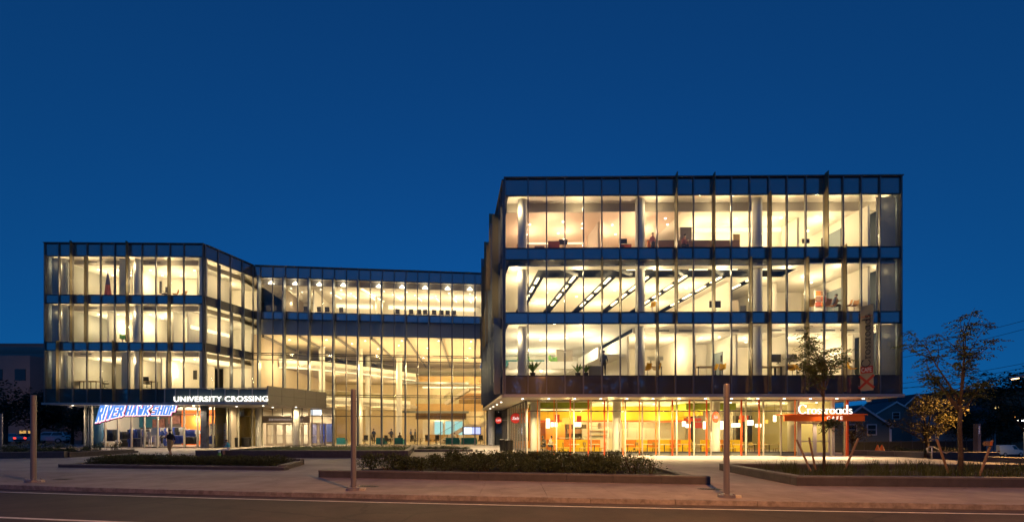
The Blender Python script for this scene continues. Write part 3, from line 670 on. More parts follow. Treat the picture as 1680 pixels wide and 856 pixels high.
# great hall
fA.box('hall_floor', AW, mat('polished_floor', (.62, .54, .40), .18), -1, fA.L + 1.8, .06, 24, ZF - .2, ZF)
rear = Frame((-27.5, 66.0), (-1.0, 66.5))
rear.box('rear_wall', AW, mat('hall_rear_wall', (.66, .56, .41), .7), 0, 26.5, 0, .2, ZF, 11.6)
Frame((-2.4, 45.4), (-1.6, 66)).box('side_wall', AW, mat('hall_side_wall', (.68, .58, .43), .7), 0, 20.6, -.1, .1, ZF, 11.6)
Frame((-26.3, 52), (-27.2, 66)).box('side_wall', AW, M_wall2, 0, 14, -.1, .1, ZF, 11.6)
box('side_wall', AW, M_wall2, (-26.2, 47.6, 6), (.15, 9.2, 11.2))
def band(pts, z0, z1, th, name, m, root=AW):
    """a curved upright band through plan points"""
    b = MB(); n = len(pts); lft = []
    for i, p in enumerate(pts):
        q = Vector(pts[min(i + 1, n - 1)]) - Vector(pts[max(i - 1, 0)]); q.normalize(); nn = Vector((-q.y, q.x)); lft.append(Vector(p) + nn * th)
    v = [];
    for p, q in zip(pts, lft): v += [(p[0], p[1], z0), (p[0], p[1], z1), (q.x, q.y, z1), (q.x, q.y, z0)]
    f = []
    for i in range(n - 1):
        o = 4 * i
        for k in range(4): f.append((o + k, o + 4 + k, o + 4 + (k + 1) % 4, o + (k + 1) % 4))
    f += [(0, 1, 2, 3), tuple(4 * (n - 1) + k for k in (3, 2, 1, 0))]
    return mesh_obj(name, v, f, m, root)
def arc(p0, p1, p2, n=14):
    p0, p1, p2 = Vector(p0), Vector(p1), Vector(p2)
    return [tuple((1 - t) ** 2 * p0 + 2 * t * (1 - t) * p1 + t * t * p2) for t in [k / n for k in range(n + 1)]]
g3 = arc((-26.0, 47.5), (-20.5, 49.5), (-13.5, 60)); g2 = arc((-26.0, 46.5), (-19.5, 50), (-13.8, 58))
for pts, zf in ((g3, 9.45), (g2, 5.45)):
    band(pts, zf - .55, zf + .42, .18, 'gallery_parapet', M_white)
    band(pts, zf + .42, zf + 1.05, .02, 'rail_glass', M_gls)
    band(pts, zf + 1.05, zf + 1.09, .05, 'handrail', M_steel)
    poly = [p for p in pts] + [(-13.5, 66), (-27, 66), (-26.2, 50)]
    prism('gallery_floor', AW, M_bulk, poly, zf - .45, zf - .05)
band(g3, 9.45 - .60, 9.45 - .553, .20, 'cove_strip', M_cove)
# straight wood-faced galleries across the back
for zf, s1 in ((9.45, 13.0), (5.45, 10.3)):
    fw = Frame((-14.0, 62.0), (-2.2, 62.5))
    fw.box('gallery_floor', AW, M_bulk, 0, 11.8, .15, 4, zf - .35, zf - .05)
    n = 6
    for k in range(n): fw.box('wood_panel', AW, M_wood, 11.8 * k / n + .01, 11.8 * (k + 1) / n - .01, -.05, .12, zf - .75, zf + .35)
    fw.box('rail_glass', AW, M_gls, 0, 11.8, -.01, .01, zf + .35, zf + 1.05)
    fw.box('handrail', AW, M_steel, 0, 11.8, -.03, .03, zf + 1.05, zf + 1.1)
    fw.box('cove_strip', AW, M_cove, .4, 11.4, 3.6, 3.7, zf + 3.0, zf + 3.2)
fw.box('wood_screen', AW, mat('dark_maple', (.34, .19, .08), .5, var=.2, scale=1, stretch=(1, 1, 5)), 6.2, 9.8, .6, .75, 5.42, 7.4)
fw.box('service_bulkhead', AW, mat('bronze_slats', (.16, .10, .06), .5), .2, 7.4, -1.2, -.9, 3.5, 4.6)
fw.box('service_niche', AW, M_wall, .6, 7.0, 2.5, 2.6, ZF, 3.5)
for s_ in (2.4, 4.0, 5.4): fw.box('aqua_panel', AW, glow('aqua_backlit', (.45, .78, .72), 1.1), s_, s_ + 1.2, 2.4, 2.48, ZF + 1.0, 3.3)
fw.box('service_counter', AW, M_wood, 1.4, 6.2, -.3, .3, ZF, ZF + 1.05)
# stairs: two flights with glass and landing
stm = mat('stair_white', (.55, .50, .44), .6)
def flight(p, q, w=1.6, n=16):
    p, q = Vector(p), Vector(q); v = q - p
    bar('stringer', AW, stm, p + Vector((0, -w / 2, -.1)), q + Vector((0, -w / 2, -.1)), .08, .42)
    bar('stringer', AW, stm, p + Vector((0, w / 2, -.1)), q + Vector((0, w / 2, -.1)), .08, .42)
    for k in range(n):
        c = p + v * ((k + .5) / n); box('tread', AW, stm, c, (abs(v.x) / n + .03, w - .08, .06))
    bar('rail_glass', AW, M_gls, p + Vector((0, -w / 2, .55)), q + Vector((0, -w / 2, .55)), .02, .8)
    bar('handrail', AW, M_steel, p + Vector((0, -w / 2, 1.0)), q + Vector((0, -w / 2, 1.0)), .05, .05)
flight((-9.6, 55, ZF), (-5.6, 55, 2.6)); box('landing', AW, stm, (-4.8, 55, 2.55), (1.7, 1.7, .2)); flight((-4.0, 55, 2.6), (-1.8, 55, 4.1), n=9)
flight((-9.0, 58, 5.6), (-5.8, 58, 7.6)); box('landing', AW, stm, (-5.0, 58, 7.55), (1.7, 1.7, .2)); flight((-4.2, 58, 7.6), (-2.0, 58, 9.3), n=10)
for x_, d in ((590, 51), (604, 56), (528, 50), (655, 53)):
    p = px(x_, 700, d); cyl('column', AW, M_white, (p.x, p.y, 6), .7, 11.4, 20)
for (x_, y_) in ((-24, 46), (-20, 46), (-16, 46.5), (-12, 46.5), (-8, 46.5), (-4.5, 46.8), (-22, 50), (-16, 51), (-10, 50.5), (-5, 50.5), (-18, 48), (-13, 49)):
    cyl('downlight', AW, M_dl, (x_, y_, 11.6), .16, .03, 10)
HL = (1, .72, .32)
for (x_, y_) in ((-24, 46.5), (-20, 47), (-15, 47.5), (-10, 47.5), (-5, 47.5), (-15, 53), (-10, 53), (-5, 53), (-10, 58), (-5.5, 59)): lamp('hall_lamp', (x_, y_, 11.45), 820 * LP, HL, radius=.2)
for (x_, y_) in ((-22, 54), (-18, 57), (-22, 61), (-17, 62), (-11, 64.3), (-5, 64.3)):
    lamp('gallery_lamp', (x_, y_, 8.85), 300 * LP, HL); lamp('gallery_lamp', (x_, y_, 4.9), 330 * LP, HL)
for (x_, y_) in ((-23, 47), (-18, 50)): lamp('gallery_lamp', (x_, y_, 4.8), 200 * LP, HL)
# ================================================================== figures
SKIN_C = {'skin': (.45, .27, .18), 'hair': (.03, .02, .015)}
def person_mesh(J, fingers=False):
    """J: joint positions. returns verts, faces, region per face. regions 0 skin 1 shirt 2 trousers 3 shoes 4 hair"""
    V = []; E = []; Rr = []; seg = []; idx = {}
    def v(k, p, r): idx[k] = len(V); V.append(Vector(p)); Rr.append(r)
    def e(a, b, reg): E.append((idx[a], idx[b])); seg.append((V[idx[a]], V[idx[b]], reg))
    P = {k: Vector(p) for k, p in J.items()}
    v('pel', P['pel'], (.165, .125)); v('wst', P['pel'].lerp(P['chs'], .45), (.155, .125)); v('chs', P['chs'], (.175, .125)); v('nkb', P['nck'], (.06, .058))
    hd = (P['hed'] - P['nck']).normalized()
    v('jaw', P['nck'] + hd * .09, (.062, .07)); v('hed', P['nck'] + hd * .19, (.078, .095)); v('top', P['nck'] + hd * .275, (.05, .06))
    e('pel', 'wst', 2); e('wst', 'chs', 1); e('chs', 'nkb', 1); e('nkb', 'jaw', 0); e('jaw', 'hed', 0); e('hed', 'top', 4)
    for s in 'lr':
        v('sh' + s, P['sh' + s], (.065, .06)); v('el' + s, P['el' + s], (.042, .042)); v('wr' + s, P['wr' + s], (.028, .026))
        d = (P['wr' + s] - P['el' + s]).normalized(); v('pm' + s, P['wr' + s] + d * .08, (.042, .018))
        e('chs', 'sh' + s, 1); e('sh' + s, 'el' + s, 1); e('el' + s, 'wr' + s, 0); e('wr' + s, 'pm' + s, 0)
        side = d.cross(Vector((0, 0, 1)));
        if side.length < .2: side = Vector((0, 1, 0))
        side.normalize(); dn = d.cross(side)
        if fingers:
            for k, (o, L) in enumerate(((-.03, .062), (-.01, .078), (.01, .072), (.03, .055))):
                v('f%s%d' % (s, k), P['wr' + s] + d * .10 + side * o, (.010, .010)); v('g%s%d' % (s, k), P['wr' + s] + d * (.10 + L * .9) + side * o * 1.15 + dn * .022, (.008, .008))
                e('pm' + s, 'f%s%d' % (s, k), 0); e('f%s%d' % (s, k), 'g%s%d' % (s, k), 0)
            v('t' + s, P['wr' + s] + d * .05 + side * .055, (.011, .011)); v('u' + s, P['wr' + s] + d * .085 + side * .075 + dn * .02, (.008, .008))
            e('pm' + s, 't' + s, 0); e('t' + s, 'u' + s, 0)
        v('hp' + s, P['hp' + s], (.095, .095)); v('kn' + s, P['kn' + s], (.062, .062)); v('an' + s, P['an' + s], (.042, .044)); v('to' + s, P['to' + s], (.045, .032))
        e('pel', 'hp' + s, 2); e('hp' + s, 'kn' + s, 2); e('kn' + s, 'an' + s, 5); e('an' + s, 'to' + s, 3)
    me = bpy.data.meshes.new('fig'); me.from_pydata(V, E, []); o = bpy.data.objects.new('fig', me); C.objects.link(o)
    bm = bmesh.new(); bm.from_mesh(me); lay = bm.verts.layers.skin.verify()
    for i, b in enumerate(bm.verts): b[lay].radius = Rr[i]; b[lay].use_root = (i == 0)
    bm.to_mesh(me); bm.free()
    sk = o.modifiers.new('s', 'SKIN'); sk.use_smooth_shade = True; o.modifiers.new('d', 'SUBSURF').levels = 1
    o.modifiers['d'].render_levels = 1
    dg = bpy.context.evaluated_depsgraph_get(); m2 = bpy.data.meshes.new_from_object(o.evaluated_get(dg))
    C.objects.unlink(o); bpy.data.objects.remove(o)
    vs_ = [p.co.copy() for p in m2.vertices]; fs = [tuple(p.vertices) for p in m2.polygons]; reg = []
    for p in m2.polygons:
        c = p.center; best = (9, 0)
        for a, b, r in seg:
            ab = b - a; t = max(0, min(1, (c - a).dot(ab) / max(ab.length_squared, 1e-6))); d = (c - (a + ab * t)).length
            if r in (1, 2) and ab.length > .1: d -= .06
            if d < best[0]: best = (d, r, t)
        reg.append(best[1])
    return vs_, fs, reg
POSE = {
 'stand': dict(pel=(0, 0, .95), chs=(0, .01, 1.33), nck=(0, 0, 1.50), hed=(0, -.02, 1.70), shl=(.18, 0, 1.42), shr=(-.18, 0, 1.42), ell=(.24, .03, 1.14), elr=(-.24, .03, 1.14), wrl=(.23, -.08, .90), wrr=(-.23, -.08, .90),
               hpl=(.09, 0, .90), hpr=(-.09, 0, .90), knl=(.10, -.02, .49), knr=(-.10, -.02, .49), anl=(.10, .03, .08), anr=(-.10, .03, .08), tol=(.12, -.14, .035), tor=(-.12, -.14, .035)),
 'walk': dict(pel=(0, 0, .94), chs=(0, -.02, 1.32), nck=(0, -.03, 1.50), hed=(0, -.05, 1.70), shl=(.17, 0, 1.40), shr=(-.17, 0, 1.40), ell=(.22, .12, 1.14), elr=(-.24, -.14, 1.20), wrl=(.21, .0, .92), wrr=(-.11, -.16, 1.48),
               hpl=(.09, 0, .90), hpr=(-.09, 0, .90), knl=(.10, -.18, .50), knr=(-.10, .04, .48), anl=(.10, -.22, .08), anr=(-.10, .30, .14), tol=(.11, -.38, .04), tor=(-.10, .20, .035)),
 'sit': dict(pel=(0, 0, .12), chs=(0, -.08, .46), nck=(0, -.14, .62), hed=(0, -.22, .82), shl=(.16, -.08, .54), shr=(-.16, -.08, .54), ell=(.20, -.24, .32), elr=(-.20, -.24, .32), wrl=(.08, -.40, .42), wrr=(-.08, -.40, .42),
               hpl=(.09, -.04, .10), hpr=(-.09, -.04, .10), knl=(.11, -.42, .12), knr=(-.11, -.42, .12), anl=(.11, -.38, -.30), anr=(-.11, -.38, -.30), tol=(.12, -.54, -.34), tor=(-.12, -.54, -.34)),
 'crouch': dict(pel=(0, 0, .26), chs=(0, -.18, .56), nck=(0, -.26, .70), hed=(0, -.36, .86), shl=(.18, -.18, .62), shr=(-.18, -.18, .62), ell=(.24, -.36, .44), elr=(-.24, -.36, .44), wrl=(.12, -.52, .40), wrr=(-.12, -.52, .40),
               hpl=(.10, -.02, .24), hpr=(-.10, -.02, .24), knl=(.16, -.40, .42), knr=(-.16, -.40, .42), anl=(.14, -.12, .08), anr=(-.14, -.12, .08), tol=(.16, -.30, .035), tor=(-.16, -.30, .035)),
 'mannequin': dict(pel=(0, 0, .95), chs=(0, .01, 1.33), nck=(0, 0, 1.50), hed=(0, -.02, 1.70), shl=(.18, 0, 1.42), shr=(-.18, 0, 1.42), ell=(.30, .05, 1.16), elr=(-.30, .05, 1.16), wrl=(.22, -.10, 1.0), wrr=(-.22, -.10, 1.0),
               hpl=(.10, 0, .90), hpr=(-.10, 0, .90), knl=(.17, -.10, .49), knr=(-.12, .02, .49), anl=(.20, .0, .08), anr=(-.14, .06, .08), tol=(.24, -.14, .035), tor=(-.16, -.1, .035)),
}
_pm = {}
def person(label, loc, rz, pose, shirt, trousers, shoes=(.03, .03, .03), skin=(.42, .26, .18), hair=(.03, .02, .015), bare_leg=False, s=1.0, fingers=False, name='person', cat='person', group=None):
    k = (pose, fingers)
    if k not in _pm: _pm[k] = person_mesh(POSE[pose], fingers)
    v, f, r = _pm[k]
    hx = tuple(int(c * 99) for c in shirt + trousers + skin)
    ms = [mat('skin_%02d%02d%02d' % tuple(int(c * 99) for c in skin), skin, .55), mat('cloth_%02d%02d%02d' % tuple(int(c * 99) for c in shirt), shirt, .85, var=.1, scale=8),
          mat('cloth_%02d%02d%02d' % tuple(int(c * 99) for c in trousers), trousers, .85, var=.1, scale=8), mat('cloth_%02d%02d%02d' % tuple(int(c * 99) for c in shoes), shoes, .6),
          mat('hair_%02d%02d%02d' % tuple(int(c * 99) for c in hair), hair, .6)]
    midx = [(0 if bare_leg else 2) if q == 5 else q for q in r]
    M = TR(loc[0], loc[1], loc[2], rz, s)
    o = mesh_obj(name, v, f, None, None, M, True, mats=ms, midx=midx)
    tag(o, label, cat, group)
    if name == 'person':
        J = POSE[pose]; n = Vector(J['nck']); d = (Vector(J['hed']) - n).normalized(); c = n + d * .20
        b = MB(); prof = []
        ax = d.to_track_quat('Z', 'Y').to_matrix().to_4x4()
        for q in range(6):
            a = math.pi / 2 * q / 5; prof.append((.098 * math.cos(a), .125 * math.sin(a)))
        b.lathe(prof, n=10)
        MM = M @ Matrix.Translation(c + Vector((0, .018, 0))) @ ax
        b.obj('hair', ms[4], o, MM, True)
    return o

# ================================================================== CAFE (ground floor of the right wing)
def P3(s): return Vector(s)
fC = Frame((1.05, 30.62), (23.85, 30.38))
cpx = [864.5, 885.5, 913, 941.4, 969.5, 997, 1025.4, 1053.4, 1081, 1109.7, 1138, 1165.7, 1194, 1222.9, 1251.4, 1280, 1307]
msC = [.03] + [fC.s_at(p) for p in cpx[1:]]
M_glc = glass('shopfront_glass', (.97, .985, .95), .02)
M_kick = mat('kick_panel', (.20, .23, .21), .5)
M_cream = mat('cream_mullion', (.62, .58, .48), .45)
M_red = mat('red_enamel', (.75, .10, .02), .4)
M_orange = mat('orange_enamel', (.80, .22, .03), .45)
M_yellow = mat('yellow_wall', (.85, .50, .04), .7)
M_green = mat('lime_soffit', (.36, .46, .06), .7)
lowC = [(.27, 3.19, 'glass'), (3.19, 3.93, 'glass')]
facade(fC, RW, msC, lowC, 3.965, 0.0, mull=(.07, .12), glassm=M_glc, framem=M_cream)
for a, b in zip(msC[:-1], msC[1:]): fC.box('kick_panel', RW, M_kick, a + .04, b - .04, -.03, .02, .03, .235)
sD0, sD1, sD2 = fC.s_at(1307), fC.s_at(1366), fC.L
# doors
fC.box('door_header', RW, M_cream, sD0 + .04, sD1, -.10, .02, 2.42, 2.55)
fC.box('pane', RW, M_glc, sD0 + .05, sD1, -.016, .004, 2.56, 3.9)
dmat = mat('door_aluminium', (.55, .47, .42), .4, .3)
sd = [sD0 + .18, (sD0 + .18 + sD1 - .2) / 2, sD1 - .2]
for k in range(2):
    a, b = sd[k] + .01, sd[k + 1] - .01
    dr = fC.box('door', RW, M_glc, a + .11, b - .11, -.02, .0, .26, 2.28)
    for q0, q1, r0, r1 in ((a, a + .11, .03, 2.40), (b - .11, b, .03, 2.40), (a + .112, b - .112, .03, .26), (a + .112, b - .112, 2.28, 2.40)):
        fC.box('door_frame', dr, dmat, q0, q1, -.05, .02, r0, r1)
    fC.box('push_bar', dr, M_steel, a + .1, b - .1, -.10, -.06, 1.02, 1.08)
for s in (sD0 + .1, sD1 - .1, sD1 + .02): fC.box('mullion', RW, M_cream, s - .04, s + .04, -.12, .02, 0, 3.96)
fC.box('pane', RW, M_glc, sD1 + .07, sD2 - .1, -.016, .004, .05, 3.93)
fC.box('corner_post', RW, M_red, sD2 - .10, sD2 + .02, -.14, .0, 0, 3.965)
for x_ in (935.5, 965, 991.5, 1103, 1131, 1159, 1216, 1245, 1076, 882, 1022, 1049, 909, 1304):
    s = fC.s_at(x_, -.3); w = .045 if x_ > 900 and x_ not in (1022, 1049, 909, 1304, 1076) else .03
    fC.box('red_post', RW, M_red if w > .04 else M_orange, s - w, s + w, -.36, -.28, 0.0, 3.965)
# left return wall
cS = Frame((-0.98, 44.9), (1.05, 30.62))
msc = [.1 + (cS.L - .16) * k / 11 for k in range(12)]
facade(cS, RW, msc, lowC, 3.965, 0.02, mull=(.06, .10), glassm=M_glc, framem=M_frame)
cS.box('corner_post', RW, M_framed, cS.L - .05, cS.L + .03, -.05, .03, 0, 3.964)
cE = Frame((23.83, 30.5), (24.4, 41.5))
msc = [.1 + 10.8 * k / 9 for k in range(10)]
facade(cE, RW, msc, lowC, 3.965, 0.02, mull=(.06, .10), glassm=M_glc, framem=M_cream)
# interior
def cin(s, t, z=0):
    q = Vector((1.05, 30.62)) + fC.u * s + wS * t; return Vector((q.x, q.y, z))
def cpoly(name, m, s0, s1, t0, t1, z0, z1):
    return prism(name, RW, m, [tuple(cin(a, b)[:2]) for a, b in ((s0, t0), (s1, t0), (s1, t1), (s0, t1))], z0, z1)
cpoly('cafe_floor', mat('cafe_floor_tile', (.40, .33, .22), .25), .1, 23.2, .05, 12.9, -.03, .03)
cpoly('cafe_ceiling', M_ceil, .1, 23.0, .05, 12.9, 3.90, 3.95)
cpoly('rear_wall', M_wall, -.1, 23.4, 9.4, 9.6, .03, 3.9)
cpoly('rear_wall', mat('orange_back_wall', (.72, .28, .07), .7), .2, 5.2, 9.25, 9.39, .03, 3.9)
cpoly('yellow_fascia', M_yellow, 1.6, 15.0, 6.6, 6.75, 2.72, 3.898)
cpoly('red_stripe', M_red, 1.6, 15.0, 6.56, 6.74, 2.56, 2.718)
cpoly('yellow_fascia', M_yellow, 14.3, 14.45, 3.2, 6.58, 3.0, 3.898)
cpoly('green_soffit', M_green, 1.0, 4.9, 1.1, 4.6, 3.45, 3.895)
cpoly('soffit_light_panel', mat('lit_soffit', (.8, .78, .68), .8), .95, 4.95, 1.05, 4.65, 3.40, 3.449)
cpoly('green_soffit', M_green, 12.6, 16.4, 2.2, 4.6, 3.40, 3.895)
cpoly('white_splashback', mat('steel_white_panel', (.66, .66, .60), .35), 6.4, 13.4, 8.0, 8.1, .9, 2.0)
for k in range(9): cpoly('splash_joint', M_dark, 6.4 + k * .82, 6.41 + k * .82, 7.985, 7.998, 1.05, 1.95)
cpoly('service_counter', M_orange, 3.0, 6.0, 6.2, 7.0, .03, 1.05)
cpoly('service_counter', mat('counter_white', (.72, .68, .55), .4), 6.05, 13.8, 6.4, 7.2, .03, 1.12)
cpoly('kitchen_wall', mat('orange_tile', (.75, .30, .06), .5), 3.2, 5.0, 8.4, 8.6, .03, 2.7)
cpoly('kitchen_hood', M_steel, 8.2, 10.6, 8.1, 9.0, 1.95, 2.55)
cpoly('kitchen_opening', mat('oven_wall', (.10, .085, .06), .6), 4.9, 7.0, 8.6, 8.7, 1.0, 2.4)
cpoly('brown_arch', mat('oven_brick', (.30, .17, .08), .7), 5.2, 7.4, 8.3, 8.58, 1.55, 1.95)
cpoly('dark_wall', mat('dark_menu_wall', (.07, .06, .05), .6), .4, 1.5, 7.5, 7.6, .9, 2.5)
for z in (1.4, 1.8, 2.2):
    cpoly('shelf', M_wood, 6.9, 8.6, 7.6, 7.9, z, z + .04)
for x_ in (878, 1012, 1174, 1300):
    p = fC.P(fC.s_at(x_, 1.0), 1.0, 1.98); cyl('column', RW, M_cream if x_ == 1300 else M_white, p, .62 if x_ != 878 else .7, 3.84, 20)
cpoly('partition_wall', M_wall2, 17.2, 17.35, 4.0, 9.4, .03, 3.9)
cpoly('partition_wall', mat('cafe_end_wall', (.50, .44, .26), .7), 22.4, 22.52, .9, 9.1, .03, 3.9)
cpoly('window_wall_frame', M_bulk, 16.4, 23.0, 9.2, 9.3, .03, 3.9)
for k in range(6): cpoly('dark_window', M_dark, 16.8 + k * 1.05, 17.6 + k * 1.05, 9.12, 9.19, .8, 3.2)
YEL = (1, .74, .30)
for s, t in ((1.5, 2.8), (4, 3.2), (7, 2.6), (9.6, 2.6), (12.2, 2.6), (15, 3.0), (18, 3), (21.0, 2.6), (5.6, 5.4), (9, 5.4), (12.5, 5.4), (4.2, 7.6), (8, 7.7), (11.5, 7.7), (18.6, 6.5)):
    lamp('cafe_lamp', cin(s, t, 3.32 if (1 < s < 5 and 1 < t < 4.7) else 3.8), 240 * LP, YEL)
ceil_lights([cin(s, t) for s, t in ((6.2, 2), (7.6, 3.4), (9, 2), (10.6, 3.2), (15.6, 1.6), (18, 2.2), (20, 2.2), (22, 1.6))], 3.89, RW)
# soffit downlights over the plaza
for k in range(14):
    s = 1.2 + k * 1.78; p = fR.P(s, 1.25, ZSO - .045)
    cyl('downlight', RW, M_dl, p, .14, .03, 10)
    if k % 2 == 0: lamp('soffit_lamp', p - Vector((0, 0, .06)), 420 * LP, (1, .72, .36), size=140)
for t in (4.5, 7.5, 10.5, 13.5):
    p = rin(.3, t, ZSO - .045); cyl('downlight', RW, M_dl, p, .12, .03, 10)
    lamp('soffit_lamp', p - Vector((0, 0, .06)), 110 * LP, (1, .78, .46), size=140)
cyl('sensor_dome', RW, M_white, fR.P(24.1, .5, ZSO - .2), .28, .2, 14, 1.15)
cyl('sensor_stem', RW, M_white, fR.P(24.1, .5, ZSO - .07), .08, .08, 10)

# ---- cafe signs
def serif_letter(ch, b, x, h):
    """draws one high-contrast roman letter into MB b in the xz plane at x, x-height h, returns advance"""
    def ring(cx, cz, rx, rz, wx, wz, a0=0, a1=360, n=28, z=0):
        pts = []
        for i in range(n + 1):
            a = R(a0 + (a1 - a0) * i / n); pts.append(((cx + rx * math.cos(a), cz + rz * math.sin(a)), (cx + (rx - wx) * math.cos(a), cz + (rz - wz) * math.sin(a))))
        v = []; f = []
        for y in (0, .05):
            for o, q in pts: v += [(o[0], y, o[1]), (q[0], y, q[1])]
        k = 2 * (n + 1)
        for i in range(n):
            f += [(2 * i, 2 * i + 1, 2 * i + 3, 2 * i + 2), (2 * i, 2 * i + 2, k + 2 * i + 2, k + 2 * i), (2 * i + 1, k + 2 * i + 1, k + 2 * i + 3, 2 * i + 3), (k + 2 * i, k + 2 * i + 2, k + 2 * i + 3, k + 2 * i + 1)]
        b.add(v, f)
    def bx(x0, x1, z0, z1): b.box(((x0 + x1) / 2, .025, (z0 + z1) / 2), (abs(x1 - x0), .05, abs(z1 - z0)))
    w = .15 * h; t = .06 * h
    if ch == 'C':
        H_ = h * 1.85; ring(x + .78 * h, H_ / 2, .78 * h, H_ / 2, w * 1.25, t, 38, 322); bx(x + 1.30 * h, x + 1.40 * h, H_ * .70, H_ * .93); return 1.55 * h
    if ch == 'o': ring(x + .5 * h, h / 2, .5 * h, h / 2, w, t); return 1.1 * h
    if ch == 'r':
        bx(x + .14 * h, x + .14 * h + w, 0, h); bx(x, x + .46 * h, 0, t); bx(x + .02 * h, x + .14 * h, h - t, h); ring(x + .52 * h, h * .74, .26 * h, .26 * h, w * .6, w * .5, 30, 170, 12); return .82 * h
    if ch == 's':
        ring(x + .34 * h, h * .745, .27 * h, .255 * h, w * .75, w * .6, 25, 265, 16); ring(x + .34 * h, h * .255, .29 * h, .255 * h, w * .75, w * .6, -155, 85, 16); return .74 * h
    if ch in 'ad':
        ring(x + .48 * h, h / 2, .48 * h, h / 2, w, t); top = h if ch == 'a' else h * 1.75
        bx(x + .86 * h, x + .86 * h + w, 0, top); bx(x + .86 * h + w, x + 1.1 * h, 0, t); bx(x + .76 * h, x + .86 * h, top - t, top); return 1.2 * h
    return .5 * h
def serif_word(word, h, name, m, parent, M):
    b = MB(); x = 0
    for ch in word: x += serif_letter(ch, b, x, h)
    b.v = [(p[0] - x / 2, p[1], p[2]) for p in b.v]
    return b.obj(name, m, parent, M), x
M_sw = glow('sign_white_glow', (1, .93, .80), 3.0)
cnp = fC.P(fC.s_at(1353, -1.15), -1.15)
SG = thing('cafe_sign', 'orange entrance canopy carrying the white Crossroads CAFE lettering above the cafe doors', 'sign', (cnp.x, cnp.y, 2.45))
a, b_ = fC.s_at(1287, -1.3), fC.s_at(1419, -1.3)
fC.box('canopy_beam', SG, mat('orange_canopy', (.85, .17, .015), .4), a, b_, -1.3, -1.18, 2.44, 2.86)
fC.box('canopy_top', SG, mat('orange_canopy', (.85, .17, .015), .4), a - .02, b_ + .15, -1.36, -.16, 2.865, 2.93)
cw = Vector((cnp.x, cnp.y, 0))
M0 = Matrix.Translation(fC.P((fC.s_at(1311, -1.25) + fC.s_at(1399, -1.25)) / 2, -1.25, 2.935)) @ Matrix.Rotation(fC.rz, 4, 'Z')
ob, wd = serif_word('Crossroads', .40, 'serif_lettering', M_sw, SG, M0)
sc = (fC.s_at(1399, -1.25) - fC.s_at(1310, -1.25)) / wd
ob.matrix_basis = M0 @ Matrix.Diagonal((sc, 1, .86, 1)); W[ob.name] = ob.matrix_basis
lettering('lettering', SG, glow('sign_cafe_glow', (1, .85, .68), 1.6), 'CAFE', Matrix.Translation(fC.P((fC.s_at(1355.5, -1.31) + fC.s_at(1383, -1.31)) / 2, -1.325, 2.53)) @ Matrix.Rotation(fC.rz, 4, 'Z'), width=1.05, height=.24, spacing=1.5)
lamp('canopy_lamp', fC.P(sD0 + 1.2, -.6, 2.35), 25 * LP, (1, .78, .5))
lamp('canopy_lamp', fC.P(sD0 + .9, -1.9, 3.9), 60 * LP, (1, .6, .35), size=100)
# tall banner blade sign on the facade
bp = fR.P(msR[19] + .02, -.1); bq = px(1433, 600, 26.9)
BN = thing('banner_sign', 'tall beige vertical banner reading Crossroads CAFE fixed to the upper facade', 'sign', (bp.x, bp.y, 4.3))
bF = Frame((px(1411.5, 0, 27.35).x, 27.35), (px(1432.5, 0, 26.75).x, 26.75))
zb0, zb1 = 4.32, 9.72
bm = mat('banner_beige', (.50, .40, .24), .5, var=.05, scale=2)
bF.box('banner_panel', BN, bm, 0, bF.L, 0, .06, zb0, zb1)
def bmat_at(s, z, t=-.006): return Matrix.Translation(bF.P(s, t, z)) @ Matrix.Rotation(bF.rz, 4, 'Z')
ob, wd = serif_word('Crossroads', .30, 'serif_lettering', mat('banner_ink', (.03, .025, .02), .6), BN, Matrix.Identity(4))
Ms = bmat_at(bF.L * .80, zb0 + 3.0 + .15, -.055) @ Matrix.Rotation(R(-90), 4, 'Y') @ Matrix.Diagonal((3.35 / wd, 1, .85, 1))
ob.matrix_basis = Ms; W[ob.name] = Ms
bF.box('banner_stripe', BN, M_red, 0.02, bF.L - .02, -.012, -.002, 9.0, 9.03)
bF.box('cafe_plate', BN, mat('banner_red', (.55, .05, .02), .5), .02, bF.L - .01, -.02, -.002, 5.42, 5.86)
lettering('lettering', BN, M_white, 'CAFE', bmat_at(bF.L / 2, 5.5, -.028), width=bF.L * .8, height=.27, extrude=.004, offset=.01)
for q in (1, -1):
    c = bmat_at(bF.L / 2, 4.87, -.01) @ Matrix.Rotation(q * R(44), 4, 'Y') @ Matrix.Diagonal((.14, .02 + .004 * q, 1.12, 1))
    _link(bpy.data.objects.new('cross_stroke', unit_box(mat('banner_red', (.55, .05, .02), .5))), BN, c)
bF.box('bracket', BN, M_steel, -.12, 0, .0, .05, 9.3, 9.36); bF.box('bracket', BN, M_steel, -.12, 0, .0, .05, 4.6, 4.66)
# round blade signs
def disc_sign(label, c, d, rz, text, red=(.42, .02, .015), oval=1.0, tw=.7, th=.3, shear=.3, name='round_sign'):
    t = thing(name, label, 'sign', c, rz)
    M = Matrix.Translation(c) @ Matrix.Rotation(rz, 4, 'Z') @ Matrix.Rotation(R(90), 4, 'X')
    _link(bpy.data.objects.new('disc', unit_cyl(mat('sign_red_%d' % int(red[0] * 100), red, .4, emit=.35, ecol=red), 28)), t, M @ Matrix.Diagonal((d * oval, d, .1, 1)))
    _link(bpy.data.objects.new('rim', unit_cyl(M_dark, 28)), t, M @ Matrix.Diagonal((d * oval + .05, d + .05, .07, 1)))
    M2 = Matrix.Translation(c) @ Matrix.Rotation(rz, 4, 'Z') @ Matrix.Translation((0, -.056, -th * d / 2))
    lettering('lettering', t, glow('sign_soft_white', (1, .80, .72), 1.2), text, M2, width=tw * d * oval, height=th * d, extrude=.006, shear=shear, offset=.012)
    return t
